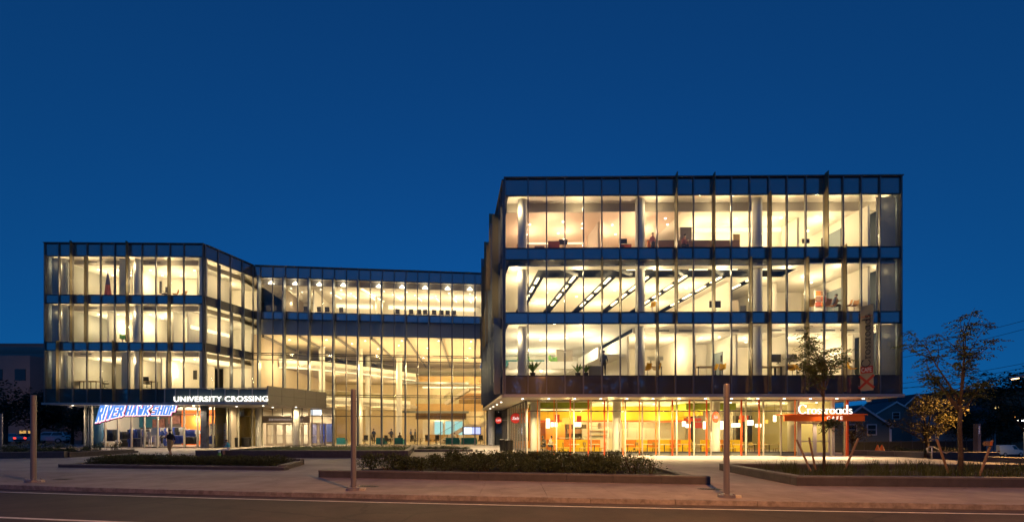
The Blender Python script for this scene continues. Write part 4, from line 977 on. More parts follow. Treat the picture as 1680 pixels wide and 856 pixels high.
c = px(846, 685.5, 34.0); t = disc_sign('larger round red blade sign with white script beside the cafe corner', c, .80, R(-8), 'Sals')
rod('arm', t, M_steel, c + Vector((.35, .1, .1)), Vector((cS.P(cS.L - 3.3, -.0).x - .02, c.y + .1, c.z + .1)), .05)
c = px(818, 689, 40.0); t = disc_sign('smaller round red sign lettered CAFE over the passage beside the cafe', c, .62, R(-8), 'CAFE', shear=0, th=.26)
rod('arm', t, M_steel, c + Vector((.28, .1, 0)), c + Vector((1.1, .3, 0)), .05)
c = fC.P(fC.s_at(1173, -.35), -.45, fC.z_at(683.5, 12, -.45)); t = disc_sign('upright oval orange sign with white script hung on the cafe glass', c, .76, R(-8), 'Sals', (.55, .06, .015), .56)
rod('arm', t, M_steel, c + Vector((-.25, 0.03, .1)), c + Vector((-.3, .5, .1)), .04)
# ================================================================== SHOP (ground floor of the left wing)
fS = Frame((px(141, 0, 39.6).x, 39.6), (px(374, 0, 39.75).x, 39.75))
gS = .20
spx = [141, 152, 174, 195, 217, 238, 259.6, 281.5, 303, 325, 350, 373]
msH = [fS.s_at(p) for p in spx]
M_gsh = glass('shop_glass', (.97, .98, .97), .02)
facade(fS, LW, msH, [(gS + .1, 3.30, 'glass'), (3.30, 4.1, 'glass')], 4.12, gS, mull=(.09, .14), glassm=M_gsh, framem=M_cream)
M_paleb = mat('shop_pale_wall', (.60, .60, .58), .7)
M_shopo = mat('shop_orange', (.85, .20, .03), .7)
sF = Frame((px(141, 0, 39.6).x, 39.6), (px(141, 0, 39.6).x - 2, 51)); 
def sin_(s, t, z=0): return fS.P(s, t, z)
L = fS.L
fS.box('shop_floor', LW, mat('shop_floor', (.45, .36, .27), .3), -1, L + 1, .03, 10, gS - .1, gS + .03)
fS.box('shop_ceiling', LW, M_ceil, -1, L + .5, .03, 10, 4.02, 4.1)
fS.box('rear_wall', LW, mat('shop_rear_wall', (.13, .10, .09), .7), -4.5, L + .5, 7.5, 7.6, gS, 4.0)
fS.box('side_wall', LW, M_wall2, L + .12, L + .25, .1, 8.6, gS, 4.1)
Frame(fS.P(-1.9, 9.6)[:2], fS.P(0, .1)[:2]).box('side_wall', LW, M_paleb, 0, 9.6, .02, .1, gS, 4.1)
oa, ob_ = fS.s_at(298, 5.4), fS.s_at(376, 5.4)
fS.box('orange_wall', LW, M_shopo, oa, ob_, 5.4, 5.5, gS, 4.0)
fS.box('lit_header', LW, glow('shop_header_glow', (1, .42, .16), 1.1), oa + .4, ob_ - .6, 5.30, 5.38, 3.45, 3.65)
fS.box('blue_wall', LW, mat('shop_blue', (.03, .16, .24), .7), fS.s_at(188, 7.3), fS.s_at(262, 7.3), 7.3, 7.4, 2.2, 4.0)
for z in (1.0, 1.75): fS.box('display_shelf', LW, M_white, fS.s_at(180, 6.6), fS.s_at(296, 6.6), 6.6, 7.2, gS + z, gS + z + .05)
for a, z in ((fS.s_at(200, 7.2), 3.0), (fS.s_at(250, 7.2), 2.6), (fS.s_at(276, 7.2), 3.0)): fS.box('wall_photo', LW, mat('photo_brown', (.24, .10, .08), .6, var=.6, scale=3), a, a + 1.3, 7.2, 7.28, gS + z - .6, gS + z + .3)
for s, t in ((2, 2), (4.4, 2), (6.8, 2), (9.2, 2.2), (11.4, 2.2), (3, 5), (6.4, 5), (10, 4.2)): lamp('shop_lamp', sin_(s, t, 3.9), 230 * LP, (1, .80, .55))
for s in (7.4, 9.2): lamp('shop_lamp', sin_(s, 4.2, 3.9), 190 * LP, (1, .55, .28))
# blue round column in the window and lettered square pier
p = fS.P(fS.s_at(160, .6), .6, 2.1); cyl('blue_column', LW, mat('blue_column_paint', (.02, .10, .22), .5), p, .85, 3.9, 24)
sp = fS.s_at(336, -.32)
fS.box('pier', LW, mat('pier_banner', (.05, .055, .09), .5, var=.6, scale=2.5), sp - .28, sp + .28, -.5, -.16, gS, 4.12)
for k, ch in enumerate('SHOP HERE'):
    pass
# mosaic poster wall of triangular prints
msx = fS.s_at(358, 1.4)
b = MB(); b.box((0, 0, 1.15), (1.7, .05, 2.3))
o = b.obj('poster_panel', mat('poster_white', (.75, .70, .62), .7), LW, Matrix.Translation(fS.P(msx, 1.4, gS + .05)) @ Matrix.Rotation(fS.rz, 4, 'Z'))
rnd = random.Random(3); tri = MB()
for r in range(9):
    for c in range(6):
        if rnd.random() < .25: continue
        x0 = -.72 + c * .26 + rnd.uniform(-.03, .03); z0 = .15 + r * .235; q = rnd.uniform(.08, .17)
        tri.add([(x0, -.032, z0), (x0 + q, -.032, z0 + .02), (x0 + q * .4, -.032, z0 + q)], [(0, 1, 2)], rnd.choice((0, 0, 1, 2)))
tri.obj('poster_print', [mat('print_blue', (.03, .07, .35), .6), mat('print_brown', (.18, .06, .03), .6), mat('print_orange', (.7, .2, .05), .6)], LW, Matrix.Translation(fS.P(msx, 1.4, gS + .05)) @ Matrix.Rotation(fS.rz, 4, 'Z'))
# shop sign
SN = thing('shop_sign', 'illuminated blue and white slanted RIVER HAWK SHOP sign over the shop window', 'sign', tuple(px(225, 690, 38.9)))
sc_ = px(225, 0, 38.9).x
sx0, sx1 = px(160, 0, 38.9).x, px(291.5, 0, 38.9).x; SWd = sx1 - sx0
def swarp(X, Z):
    u_ = (X / SWd) + .5
    hgt = 1.0 + .75 * max(0, (.36 - u_) / .36) ** 1.1 + .12 * max(0, (.7 - u_) / .7)
    return X - (Z - .80) * 0.0, .80 - (.80 - Z) * hgt
Mt = Matrix.Translation((sc_, 38.9, px(0, 679.8, 38.9).z)) 
LET = {'R': [[(0, 0), (0, 1), (.75, 1), (.75, .52), (0, .5)], [(.35, .5), (.8, 0)]], 'I': [[(.1, 0), (.1, 1)]], 'V': [[(0, 1), (.4, 0), (.8, 1)]], 'E': [[(.72, 1), (0, 1), (0, 0), (.72, 0)], [(0, .5), (.6, .5)]],
       'H': [[(0, 0), (0, 1)], [(.75, 0), (.75, 1)], [(0, .5), (.75, .5)]], 'A': [[(0, 0), (.38, 1), (.76, 0)], [(.14, .32), (.62, .32)]], 'W': [[(0, 1), (.25, 0), (.5, .62), (.75, 0), (1.0, 1)]], 'K': [[(0, 0), (0, 1)], [(.75, 1), (.05, .48), (.8, 0)]],
       'S': [[(.75, 1), (0, 1), (0, .52), (.75, .48), (.75, 0), (0, 0)]], 'O': [[(0, 0), (0, 1), (.75, 1), (.75, 0), (0, 0)]], 'P': [[(0, 0), (0, 1), (.75, 1), (.75, .46), (0, .46)]]}
LWD = {'I': .2, 'W': 1.0, 'E': .72}
def block_word(word, wgt, dy, th):
    b = MB(); x = 0
    tot = sum(.55 if ch == ' ' else LWD.get(ch, .8) + .50 for ch in word) - .50
    scx = (SWd - .55) / tot
    for ch in word:
        if ch == ' ': x += .55; continue
        for pl in LET[ch]:
            for (x0, z0), (x1, z1) in zip(pl[:-1], pl[1:]):
                p = Vector(((x + x0) * scx - (SWd - .55) / 2, z0 * .70 + .05)); q = Vector(((x + x1) * scx - (SWd - .55) / 2, z1 * .70 + .05)); d = (q - p).normalized(); n_ = Vector((-d.y, d.x)); e = wgt * .5
                p -= d * e; q += d * e; vv = []
                for k in range(5):
                    c = p.lerp(q, k / 4)
                    for sg in (-1, 1):
                        w_ = c + n_ * e * sg; X, Z = swarp(w_.x, w_.y); vv.append((X + (Z - .8) * .30 + .1, Z))
                n = len(vv); v = [(a_, dy, c_) for a_, c_ in vv] + [(a_, dy + th, c_) for a_, c_ in vv]
                f = []
                for k in range(4):
                    o = 2 * k; f += [(o, o + 1, o + 3, o + 2), (n + o, n + o + 2, n + o + 3, n + o + 1), (o, o + 2, n + o + 2, n + o), (o + 1, n + o + 1, n + o + 3, o + 3)]
                f += [(0, n, n + 1, 1), (8, 9, n + 9, n + 8)]
                b.add(v, f)
        x += LWD.get(ch, .8) + .50
    return b
for nm, wg, dy, m in (('sign_backing', .40, .10, mat('sign_navy', (.01, .012, .03), .5)), ('sign_outline', .29, .05, glow('neon_magenta', (1, .20, .42), 1.5)), ('sign_outline', .235, 0.0, glow('neon_white', (.92, .92, 1.0), 1.7)), ('lettering', .145, -.05, glow('neon_blue', (.11, .30, .85), 1.1))):
    block_word('RIVER HAWK SHOP', wg, dy, .045).obj(nm, m, SN, Mt)
for s in (.8, 3.4, 6.2): fS.box('bracket', SN, M_steel, fS.s_at(160) + s, fS.s_at(160) + s + .06, -.75, -.16, 3.9, 3.95)
# ================================================================== ENTRANCE CANOPY
CP = thing('entrance_canopy', 'projecting entrance canopy with lettered glass fascia and beige metal panels', 'canopy', (-22, 39, 4))
kA, kB, kC = (-30.55, 37.55), (-21.0, 36.85), (-18.65, 42.9)
fK = Frame(kA, kB); fK2 = Frame(kB, kC)
M_kg = mat('fascia_glass', (.16, .20, .18), .12, spec=.8)
M_beige = mat('beige_panel', (.46, .40, .28), .5, var=.04, scale=1)
pp = [kA, kB, kC, (-19.2, 43.2), (-26.0, 42.7), (-27.35, 37.9)]
prism('canopy_roof', CP, M_slab, [(x_ * .999 + .0, y_ + .12) for x_, y_ in ((-27.3, 37.75), (-21.1, 37.0), (-18.85, 42.7), (-25.9, 42.6))], 5.2, 5.4)
prism('canopy_soffit', CP, M_soff, [(-30.4, 37.6), (-21.05, 36.95), (-18.75, 42.85), (-25.95, 42.75), (-27.4, 37.98), (-30.4, 37.75)], 4.06, 4.14)
n = 8
ks = [0, 1.0, 2.35, 3.1, 4.35, 5.6, 6.85, 8.1, fK.L - .12]
for k in range(len(ks) - 1):
    fK.box('fascia_panel', CP, M_kg, ks[k] + .03, ks[k + 1] - .03, 0, .06, 4.36, 5.42)
for k in range(len(ks)): fK.box('mullion', CP, M_alu, ks[k] - .03, ks[k] + .03, -.06, .05, 4.2, 5.46)
fK.box('fascia_top', CP, M_alu, -.05, fK.L - .15, -.07, .08, 5.46, 5.53); fK.box('fascia_base', CP, M_alu, -.05, fK.L - .1, -.16, .08, 4.08, 4.30)
nb = 5
for k in range(nb):
    for r, (z0, z1) in enumerate(((4.03, 4.86), (4.875, 5.66))):
        fK2.box('beige_panel', CP, M_beige, fK2.L * k / nb + .012 - (.1 if k == 0 else 0), fK2.L * (k + 1) / nb - .012, 0, .08, z0, z1)
fK2.box('panel_backing', CP, M_dark, -.05, fK2.L - .02, .082, .12, 4.05, 5.64)
fK.box('beige_panel', CP, M_beige, fK.L - .12, fK.L + .02, -.1, -.02, 4.03, 5.66)
lt = lettering('lettering', CP, glow('white_letter_glow', (1, .96, .88), 2.2), 'UNIVERSITY CROSSING', Matrix.Translation(fK.P((fK.s_at(287, -.12) + fK.s_at(440, -.12)) / 2, -.2, 4.33)) @ Matrix.Rotation(fK.rz, 4, 'Z'), width=fK.s_at(440.5, -.15) - fK.s_at(286.5, -.15), height=.46, extrude=.02, offset=.008, spacing=1.05)
for (x_, d) in ((424, 42.2), (486, 41.2)):
    p = px(x_, 0, d); cyl('column', CP, mat('column_pale', (.52, .50, .46), .5), (p.x, p.y, 2.1), .62 if x_ == 486 else .55, 4.0, 22)
for k, (s, t) in enumerate(((-28.8, 38.6), (-25.5, 39.5), (-22.5, 38.6), (-23, 41), (-20.5, 40.5))):
    cyl('downlight', CP, M_dl, (s, t, 4.05), .14, .03, 10); lamp('canopy_lamp', (s, t, 3.98), 90 * LP, (1, .76, .40), size=150)
for s in (1.5, 4.5, 7.5, 10.5):
    p = fL.P(s, .9, zso - .03); cyl('downlight', LW, M_dl, p, .12, .03, 10)
    lamp('soffit_lamp', p - Vector((0, 0, .07)), 45 * LP, (1, .76, .5), size=150)
# entrance wall under the canopy
fE = Frame((px(374, 0, 39.75).x, 39.8), (px(431, 0, 43.6).x, 43.6))
ms_ = [.12, 1.0, 2.6, fE.L - .05]
for s in ms_: fE.box('mullion', AW, M_cream, s - .06, s + .06, -.12, .02, gS, 4.1)
for a, b2 in zip(ms_[:-1], ms_[1:]):
    fE.box('pane', AW, glass('entry_tinted', (.62, .58, .40), .06), a + .07, b2 - .07, -.02, 0, gS + .1, 3.2); fE.box('pane', AW, glass('entry_tinted', (.62, .58, .40), .06), a + .07, b2 - .07, -.02, 0, 3.28, 4.05)
fE.box('wall_behind', AW, mat('olive_wall', (.30, .25, .12), .7), .1, fE.L - .1, 1.6, 1.7, gS, 4.1)
fE.box('transom', AW, M_framed, .2, fE.L - .1, -.06, .02, 3.21, 3.27)
fD = Frame((px(430, 0, 43.4).x, 43.4), (px(529, 0, 43.9).x, 43.9))
taupe = mat('entry_taupe', (.30, .24, .22), .6)
gD = ZF + .02
nd = 7; dw = fD.L / nd
e0, e1 = fD.s_at(430) + .05, fD.s_at(508)
fD.box('address_band', AW, taupe, e0, e1, -.02, .12, 2.62, 3.28)
lettering('lettering', AW, glow('address_glow', (1, .80, .66), .55), '220 PAWTUCKET STREET', Matrix.Translation(fD.P((fD.s_at(441, -.05) + fD.s_at(497, -.05)) / 2, -.03, 2.86)) @ Matrix.Rotation(fD.rz, 4, 'Z'), width=fD.s_at(497) - fD.s_at(441), height=.19, extrude=.008, spacing=1.25)
fD.box('transom', AW, M_framed, 0.05, fD.L, -.05, .1, 3.30, 3.36)
for k in range(6):
    a = .05 + k * (fD.L - .1) / 6; b2 = .05 + (k + 1) * (fD.L - .1) / 6
    fD.box('pane', AW, M_gl, a + .05, b2 - .05, -.02, 0, 3.38, 4.3); fD.box('mullion', AW, M_frame, a - .035, a + .035, -.09, .03, gD if k == 5 else 3.37, 4.32)
dfr = mat('door_pale_frame', (.55, .46, .38), .5)
px_d = [433, 437, 451.5, 466.5, 481.5, 496, 507.5]
for k in range(1, 6):
    a, b2 = fD.s_at(px_d[k]) + .02, fD.s_at(px_d[k + 1]) - .02
    d_ = fD.box('door', AW, M_gl, a + .13, b2 - .13, -.02, .0, gD + .25, 2.42)
    for q0, q1, r0, r1 in ((a, a + .13, gD, 2.58), (b2 - .13, b2, gD, 2.58), (a + .132, b2 - .132, gD, gD + .25), (a + .132, b2 - .132, 2.42, 2.58)): fD.box('door_frame', d_, dfr, q0, q1, -.06, .03, r0, r1)
    fD.box('push_bar', d_, M_steel, a + .12, b2 - .12, -.11, -.07, gD + 1.0, gD + 1.05)
for k, (xa, xb) in enumerate(((509.5, 522), (523, 535))):
    a, b2 = fD.s_at(xa), fD.s_at(xb)
    d_ = fD.box('door', AW, glass('blue_glass_door', (.55, .60, .90), .06), a + .12, b2 - .12, -.02, .0, gD + .25, 2.5)
    for q0, q1, r0, r1 in ((a, a + .12, gD, 2.62), (b2 - .12, b2, gD, 2.62), (a + .122, b2 - .122, gD, gD + .25), (a + .122, b2 - .122, 2.5, 2.62)): fD.box('door_frame', d_, dfr, q0, q1, -.06, .03, r0, r1)
    fD.box('push_bar', d_, M_steel, a + .12, b2 - .12, -.11, -.07, gD + 1.0, gD + 1.05)
fD.box('vestibule_wall', AW, M_wall, -.5, 3.4, 3.0, 3.1, ZF, 4.4); fD.box('vestibule_ceiling', AW, M_ceil, -.5, fD.L + .4, .15, 3.4, 4.36, 4.44)
fD.box('vestibule_wall', AW, M_wall2, 3.4, fD.L, 3.3, 3.4, ZF, 4.4)
fD.box('blue_poster', AW, mat('poster_blue', (.05, .08, .30), .6), 4.9, 6.0, 3.2, 3.28, .6, 2.6)
fD.box('screen', AW, glow('screen_pale', (.75, .85, 1.0), 1.6), fD.s_at(510, .5), fD.s_at(528, .5), .5, .56, 3.45, 4.0)
for s in (1.2, 3.2, 5.2): lamp('vestibule_lamp', fD.P(s, 1.6, 4.25), 130 * LP, (1, .78, .46))
# shop's and hall's far right end under the overhang
fZ = Frame((-2.9, 45.15), (-1.0, 45.0))
fZ.box('passage_wall', AW, M_wall, 0.05, 1.95, .9, 1.0, .2, 4.0)
fZ.box('mullion', AW, M_frame, .9, .97, -.1, .02, .25, 4.0); fZ.box('pane', AW, M_gl, .1, .88, -.016, .004, .3, 3.96); fZ.box('pane', AW, M_gl, 1.0, 1.85, -.016, .004, .3, 3.96)
p = px(806, 0, 44.6); cyl('column', AW, M_white, (p.x, p.y, 2.1), .72, 3.9, 20)
# wall screen in the hall
SC = thing('wall_screen', 'bright blue white screen on the hall wall by the stairs', 'screen', tuple(px(774, 715, 54.0)))
c = px(774, 706, 54.0); box('bezel', SC, M_black, c, (2.35, .08, 1.05)); box('display', SC, glow('display_glow', (.70, .80, 1.0), 2.2), c + Vector((-.52, -.05, 0)), (1.05, .02, .85)); box('display', SC, glow('display_glow2', (.42, .46, .95), 1.8), c + Vector((.56, -.05, 0)), (1.05, .02, .85))
# ================================================================== STREET LAMP (out of frame, above the road; it throws the pole shadows)
SL = thing('street_lamp', 'tall street lamp on the near kerb with its arm over the road', 'street lamp', (3.1, -4.2, 0))
rod('pole', SL, M_steel, (3.1, -4.2, -.1), (3.1, -4.2, 9.0), .18, 12, .6)
rod('arm', SL, M_steel, (3.1, -4.2, 8.9), (3.1, 2.3, 9.5), .09, 10)
box('lamp_head', SL, M_steel, (3.1, 2.6, 9.52), (.35, .8, .16))
box('lens', SL, glow('sodium_lens', (1, .55, .22), 12), (3.1, 2.6, 9.42), (.26, .6, .03))
lamp('street_lamp_light', (3.1, 2.6, 9.36), 9500, (1.0, .40, .10), size=172, radius=.16, blend=.3)

# ================================================================== LIGHT COLUMNS ALONG THE KERB
M_pole = mat('pole_satin_metal', (.27, .245, .25), .4, .5, var=.12, scale=4, stretch=(1, 1, .3))
def light_column(x, d, label, h=2.95):
    t = thing('light_column', label, 'pole', (x, d, 0), group='metal light columns along the kerb')
    b = MB(); b.lathe([(.0, .02), (.076, .02), (.074, h - .03), (.064, h), (0, h)], (x, d, 0), 20); b.obj('shaft', M_pole, t, smooth=False)
    b = MB(); b.lathe([(0, .09), (.13, .09), (.21, .07), (.22, .0)], (x, d, 0), 20); b.obj('base_flange', M_pole, t)
    for k in range(4):
        a = R(45 + 90 * k); cyl('bolt', t, M_steel, (x + .175 * math.cos(a), d + .175 * math.sin(a), .10), .04, .05, 6)
    b = MB(); b.box((x + .27, d - .02, .03), (.16, .12, .06)); b.obj('light_box', mat('uplight_housing', (.6, .55, .45), .4), t)
    b = MB(); b.lathe([(.089, h - .36), (.089, h - .34)], (x, d, 0), 20); b.obj('ring', M_frame, t)
light_column(pxg(55, 790).x, pxg(55, 790).y, 'metal light column at the far end of the kerb, by the white parked car')
light_column(pxg(580, 803).x, pxg(580, 803).y, 'metal light column in the middle, before the glass entrance hall')
light_column(pxg(1192, 815).x, pxg(1192, 815).y, 'metal light column standing in front of the cafe')
t_ = px(2.5, 740, 32.8); light_column(t_.x, 32.8, 'thin distant light column cut off by the picture edge', 3.1)

# ================================================================== PLANTERS
def planter(label, poly, h, blocks=1.5, th=.34, soil=.06, edges=None, cap=M_dcap, name='planter', soilm=M_soil):
    cx = sum(p[0] for p in poly) / len(poly); cy_ = sum(p[1] for p in poly) / len(poly)
    z = H(cx, cy_); t = thing(name, label, 'planter', (cx, cy_, z))
    n = len(poly)
    for i in range(n):
        hh = h if edges is None else edges[i]
        a, b = Vector(poly[i]), Vector(poly[(i + 1) % n])
        if hh <= 0: continue
        fr = Frame(a, b); k = max(1, round(fr.L / blocks)); st = fr.L / k
        tt = th if i % 2 == 0 else th - .01
        for j in range(k):
            e = 0 if i % 2 == 0 else .002
            s0 = j * st + .004 + (0 if (j or i % 2 == 0) else th + .003); s1 = (j + 1) * st - .004 - (0 if (j < k - 1 or i % 2 == 0) else th + .003)
            if s1 - s0 < .05: continue
            zz = random.uniform(-.003, .003)
            fr.box('stone_block', t, M_dstone, s0, s1, 0, tt, z - .06, z + hh - .05 + zz)
            fr.box('cap_stone', t, cap, s0, s1, -.012, tt + .01, z + hh - .049 + zz, z + hh + zz)
    ins = []
    c = Vector((cx, cy_))
    for p in poly: q = c - Vector(p); ins.append(tuple(Vector(p) + q.normalized() * .30))
    # soil, gently domed
    m = 10; b = MB(); v = [(cx, cy_, z + soil + .10)]
    ring = []
    for i in range(n):
        for j in range(m):
            p = Vector(ins[i]).lerp(Vector(ins[(i + 1) % n]), j / m); ring.append(p)
    for r in (.45, .8, 1.0):
        for p in ring:
            q = c.lerp(p, r); v.append((q.x, q.y, z + soil + (.10 * (1 - r * r)) + .03 * noise.noise((q.x * 1.7, q.y * 1.7, 0))))
    N = len(ring); f = [(0, 1 + j, 1 + (j + 1) % N) for j in range(N)]
    for r in range(2): f += [(1 + r * N + j, 1 + (r + 1) * N + j, 1 + (r + 1) * N + (j + 1) % N, 1 + r * N + (j + 1) % N) for j in range(N)]
    mesh_obj('soil', v, f, soilm, t, smooth=True)
    return t
PM = [(-7.26, 16.0), (6.42, 13.79), (6.6, 19.0), (-3.6, 20.6)]
planter('long dark stone planter in the middle, filled with rounded shrubs', PM, .27, edges=[.27, .16, .12, .2])
PL = [(-21.8, 20.5), (-10.1, 18.9), (-10.9, 22.4), (-22.5, 24.2)]
planter('low dark stone planter on the left with a strip of low hedge', PL, .15, edges=[.15, .22, .30, .15])
PF = [(9.0, 13.5), (22.5, 12.55), (26.0, 18.6), (9.25, 19.05)]
planter('dark stone planter on the right holding grasses and two young trees', PF, .30)
PE = [(-33.5, 27.1), (-29.6, 28.2), (-29.6, 33.8), (-42.0, 35.5)]
planter('raised stone bed of leafy plants at the far left before the shop corner', PE, .36, edges=[.40, .34, .2, .3])
PD = [(-7.9, 34.4), (-3.2, 34.8), (-3.9, 38.2), (-8.3, 38.2)]
planter('small planter of low shrubs before the entrance hall', PD, .16)
# raised lawn with a dark seat wall
LWN = planter('raised lawn bed edged by a dark seat wall', [(-21.0, 28.3), (-6.8, 27.9), (-8.6, 37.6), (-19.6, 37.6)], .43, edges=[.43, .40, .3, .38], soil=.33, soilm=mat('lawn_green', (.055, .085, .018), .9, var=.4, scale=6, bump=1, bscale=60))
# ================================================================== SHRUBS AND GRASSES
M_leaf = mat('shrub_leaf', (.050, .074, .018), .55, var=.4, scale=6)
M_leaf2 = mat('shrub_leaf_light', (.085, .112, .028), .55, var=.4, scale=6)
M_twig = mat('twig_bark', (.06, .045, .03), .9)
def leaf_quad(b, p, d, up, L, w, mi):
    d = d.normalized(); s = d.cross(up)
    if s.length < 1e-3: s = Vector((1, 0, 0))
    s.normalize(); u = s.cross(d) * (.12 * L)
    b.add([p, p + d * L * .5 + s * w * .5 + u, p + d * L, p + d * L * .5 - s * w * .5 + u], [(0, 1, 2, 3)], mi)
def shrub_mesh(seed, rx, rz, n, L, loose=0.0):
    rnd = random.Random(seed); b = MB()
    for k in range(7):
        a = rnd.uniform(0, 6.28); e = Vector((math.cos(a) * rx * rnd.uniform(.2, .7), math.sin(a) * rx * rnd.uniform(.2, .7), rz * rnd.uniform(.9, 1.7)))
        b.tube([(0, 0, 0), e * .5 + Vector((0, 0, .03)), e], [.012, .008, .004], 4, 2)
    lumps = [(Vector((rnd.uniform(-.5, .5) * rx, rnd.uniform(-.5, .5) * rx, rz * rnd.uniform(.6, 1.25))), rnd.uniform(.35, .6)) for _ in range(9)]
    for _ in range(n):
        c, r = rnd.choice(lumps); d = Vector((rnd.gauss(0, 1), rnd.gauss(0, 1), rnd.gauss(0, 1))).normalized()
        q = c + Vector((d.x * rx * r, d.y * rx * r, d.z * rz * r)) * rnd.uniform(.55, 1.08 + loose)
        if q.z < .03: q.z = rnd.uniform(.03, .15)
        dd = (d + Vector((rnd.gauss(0, .6), rnd.gauss(0, .6), rnd.gauss(.2, .6)))).normalized()
        leaf_quad(b, q, dd, Vector((rnd.gauss(0, .4), rnd.gauss(0, .4), 1)), L * rnd.uniform(.7, 1.3), L * rnd.uniform(.45, .7), 0 if rnd.random() < .7 else 1)
    me = bpy.data.meshes.new('shrub'); me.from_pydata(b.v, [], b.f)
    for m in (M_leaf, M_leaf2, M_twig): me.materials.append(m)
    me.polygons.foreach_set('material_index', b.m); me.update(); return me
ROUND = [shrub_mesh(s, .46, .38, 900, .065) for s in (1, 2, 3, 4)]
LOW = [shrub_mesh(s, .50, .26, 700, .065, .15) for s in (11, 12, 13)]
OPEN = [shrub_mesh(s, .38, .40, 260, .075, .5) for s in (21, 22, 23)]
def shrub(me, x, y, z, s, label, group, sz=1.0, name='shrub'):
    o = bpy.data.objects.new(name, me); C.objects.link(o)
    o.matrix_basis = Matrix.Translation((x, y, z)) @ Matrix.Rotation(random.uniform(0, 6.28), 4, 'Z') @ Matrix.Diagonal((s, s, s * sz, 1)); W[o.name] = o.matrix_basis
    tag(o, label, 'shrub', group); return o
def in_quad(P, u, v): return (Vector(P[0]).lerp(Vector(P[1]), u)).lerp(Vector(P[3]).lerp(Vector(P[2]), u), v)
rnd = random.Random(5)
nrow = 4
for r in range(nrow):
    for k in range(17):
        u = (k + .5 + (.35 if r % 2 else 0)) / 17.6; v_ = .17 + .22 * r
        if u > .90 or u < .035 + .03 * r: continue
        q = in_quad(PM, u + rnd.uniform(-.012, .012), v_ + rnd.uniform(-.03, .03))
        op = u > .80 or (u > .66 and r == 0 and rnd.random() < .5)
        shrub(rnd.choice(OPEN if op else ROUND), q.x, q.y, .12, rnd.uniform(.92, 1.42) * (.95 if op else 1.0),
              '%s shrub from the left, %s, in the %s row of the middle planter' % (ORD[k], 'open and leafy' if op else 'dense and rounded', ('front', 'second', 'third', 'back')[r]), 'shrubs of the middle planter', .92)
for r in range(2):
    for k in range(22):
        u = (k + .6 + .4 * r) / 22.6; v_ = .3 + .28 * r
        if u < .085 or u > .93: continue
        q = in_quad(PL, u, v_ + rnd.uniform(-.05, .05))
        shrub(rnd.choice(LOW), q.x, q.y, .06, rnd.uniform(1.0, 1.25), '%s low spreading shrub from the left in the %s row of the low hedge' % (ORD[k], ('front', 'back')[r]), 'hedge of the low planter', .95)
for r in range(3):
    for k in range(9):
        u, v_ = (k + .5) / 9, .18 + .28 * r
        q = in_quad(PE, u, v_); q = q + Vector((rnd.uniform(-.2, .2), rnd.uniform(-.2, .2)))
        shrub(rnd.choice(LOW + OPEN), q.x, q.y, .14, rnd.uniform(.8, 1.25), '%s bedding shrub from the left, %s row of the raised bed at the far left' % (ORD[k], ('front', 'middle', 'back')[r]), 'plants of the raised bed', 1.0)
for k in range(7):
    q = in_quad(PD, (k + .6) / 7.3, .3 + .25 * (k % 2)); shrub(rnd.choice(LOW), q.x, q.y, .12, rnd.uniform(.8, 1.0), '%s low shrub from the left in the small planter before the hall' % ORD[k], 'shrubs of the small planter', .95)
# grasses in the planter on the right
def blades(name, label, pts, hmin, hmax, lean, m, w=.012):
    b = MB()
    for (x, y, z) in pts:
        h = rnd.uniform(hmin, hmax); a = rnd.uniform(0, 6.28); d = Vector((math.cos(a), math.sin(a), 0)); s = Vector((-d.y, d.x, 0)) * w * .5; l = lean * h * rnd.uniform(.2, 1)
        p = Vector((x, y, z)); b.add([p - s, p + s, p + d * l * .35 + Vector((0, 0, h * .6)) + s * .8, p + d * l * .35 + Vector((0, 0, h * .6)) - s * .8, p + d * l + Vector((0, 0, h))], [(0, 1, 2, 3), (3, 2, 4)])
    o = b.obj(name, m); tag(o, label, 'grass', kind='stuff'); return o
pts = []
for _ in range(95):
    q = in_quad(PF, rnd.uniform(.03, .97), rnd.uniform(.12, .86)); n = rnd.randint(28, 60); r = rnd.uniform(.10, .2)
    for _ in range(n): pts.append((q.x + rnd.gauss(0, r), q.y + rnd.gauss(0, r), .10))
blades('ornamental_grass', 'tufts of green ornamental grass in the planter on the right', pts, .22, .55, .7, mat('grass_blade', (.055, .075, .018), .7, var=.3, scale=3), .016)
pts = []
for _ in range(9000):
    q = in_quad([(-20.7, 28.6), (-7.1, 28.2), (-8.8, 37.3), (-19.4, 37.3)], rnd.random(), rnd.random() ** 1.6); pts.append((q.x, q.y, H(q.x, q.y) + .36))
blades('lawn_grass', 'short mown grass of the raised lawn', pts, .05, .11, .5, mat('lawn_blade', (.07, .11, .02), .8, var=.3, scale=3), .02)
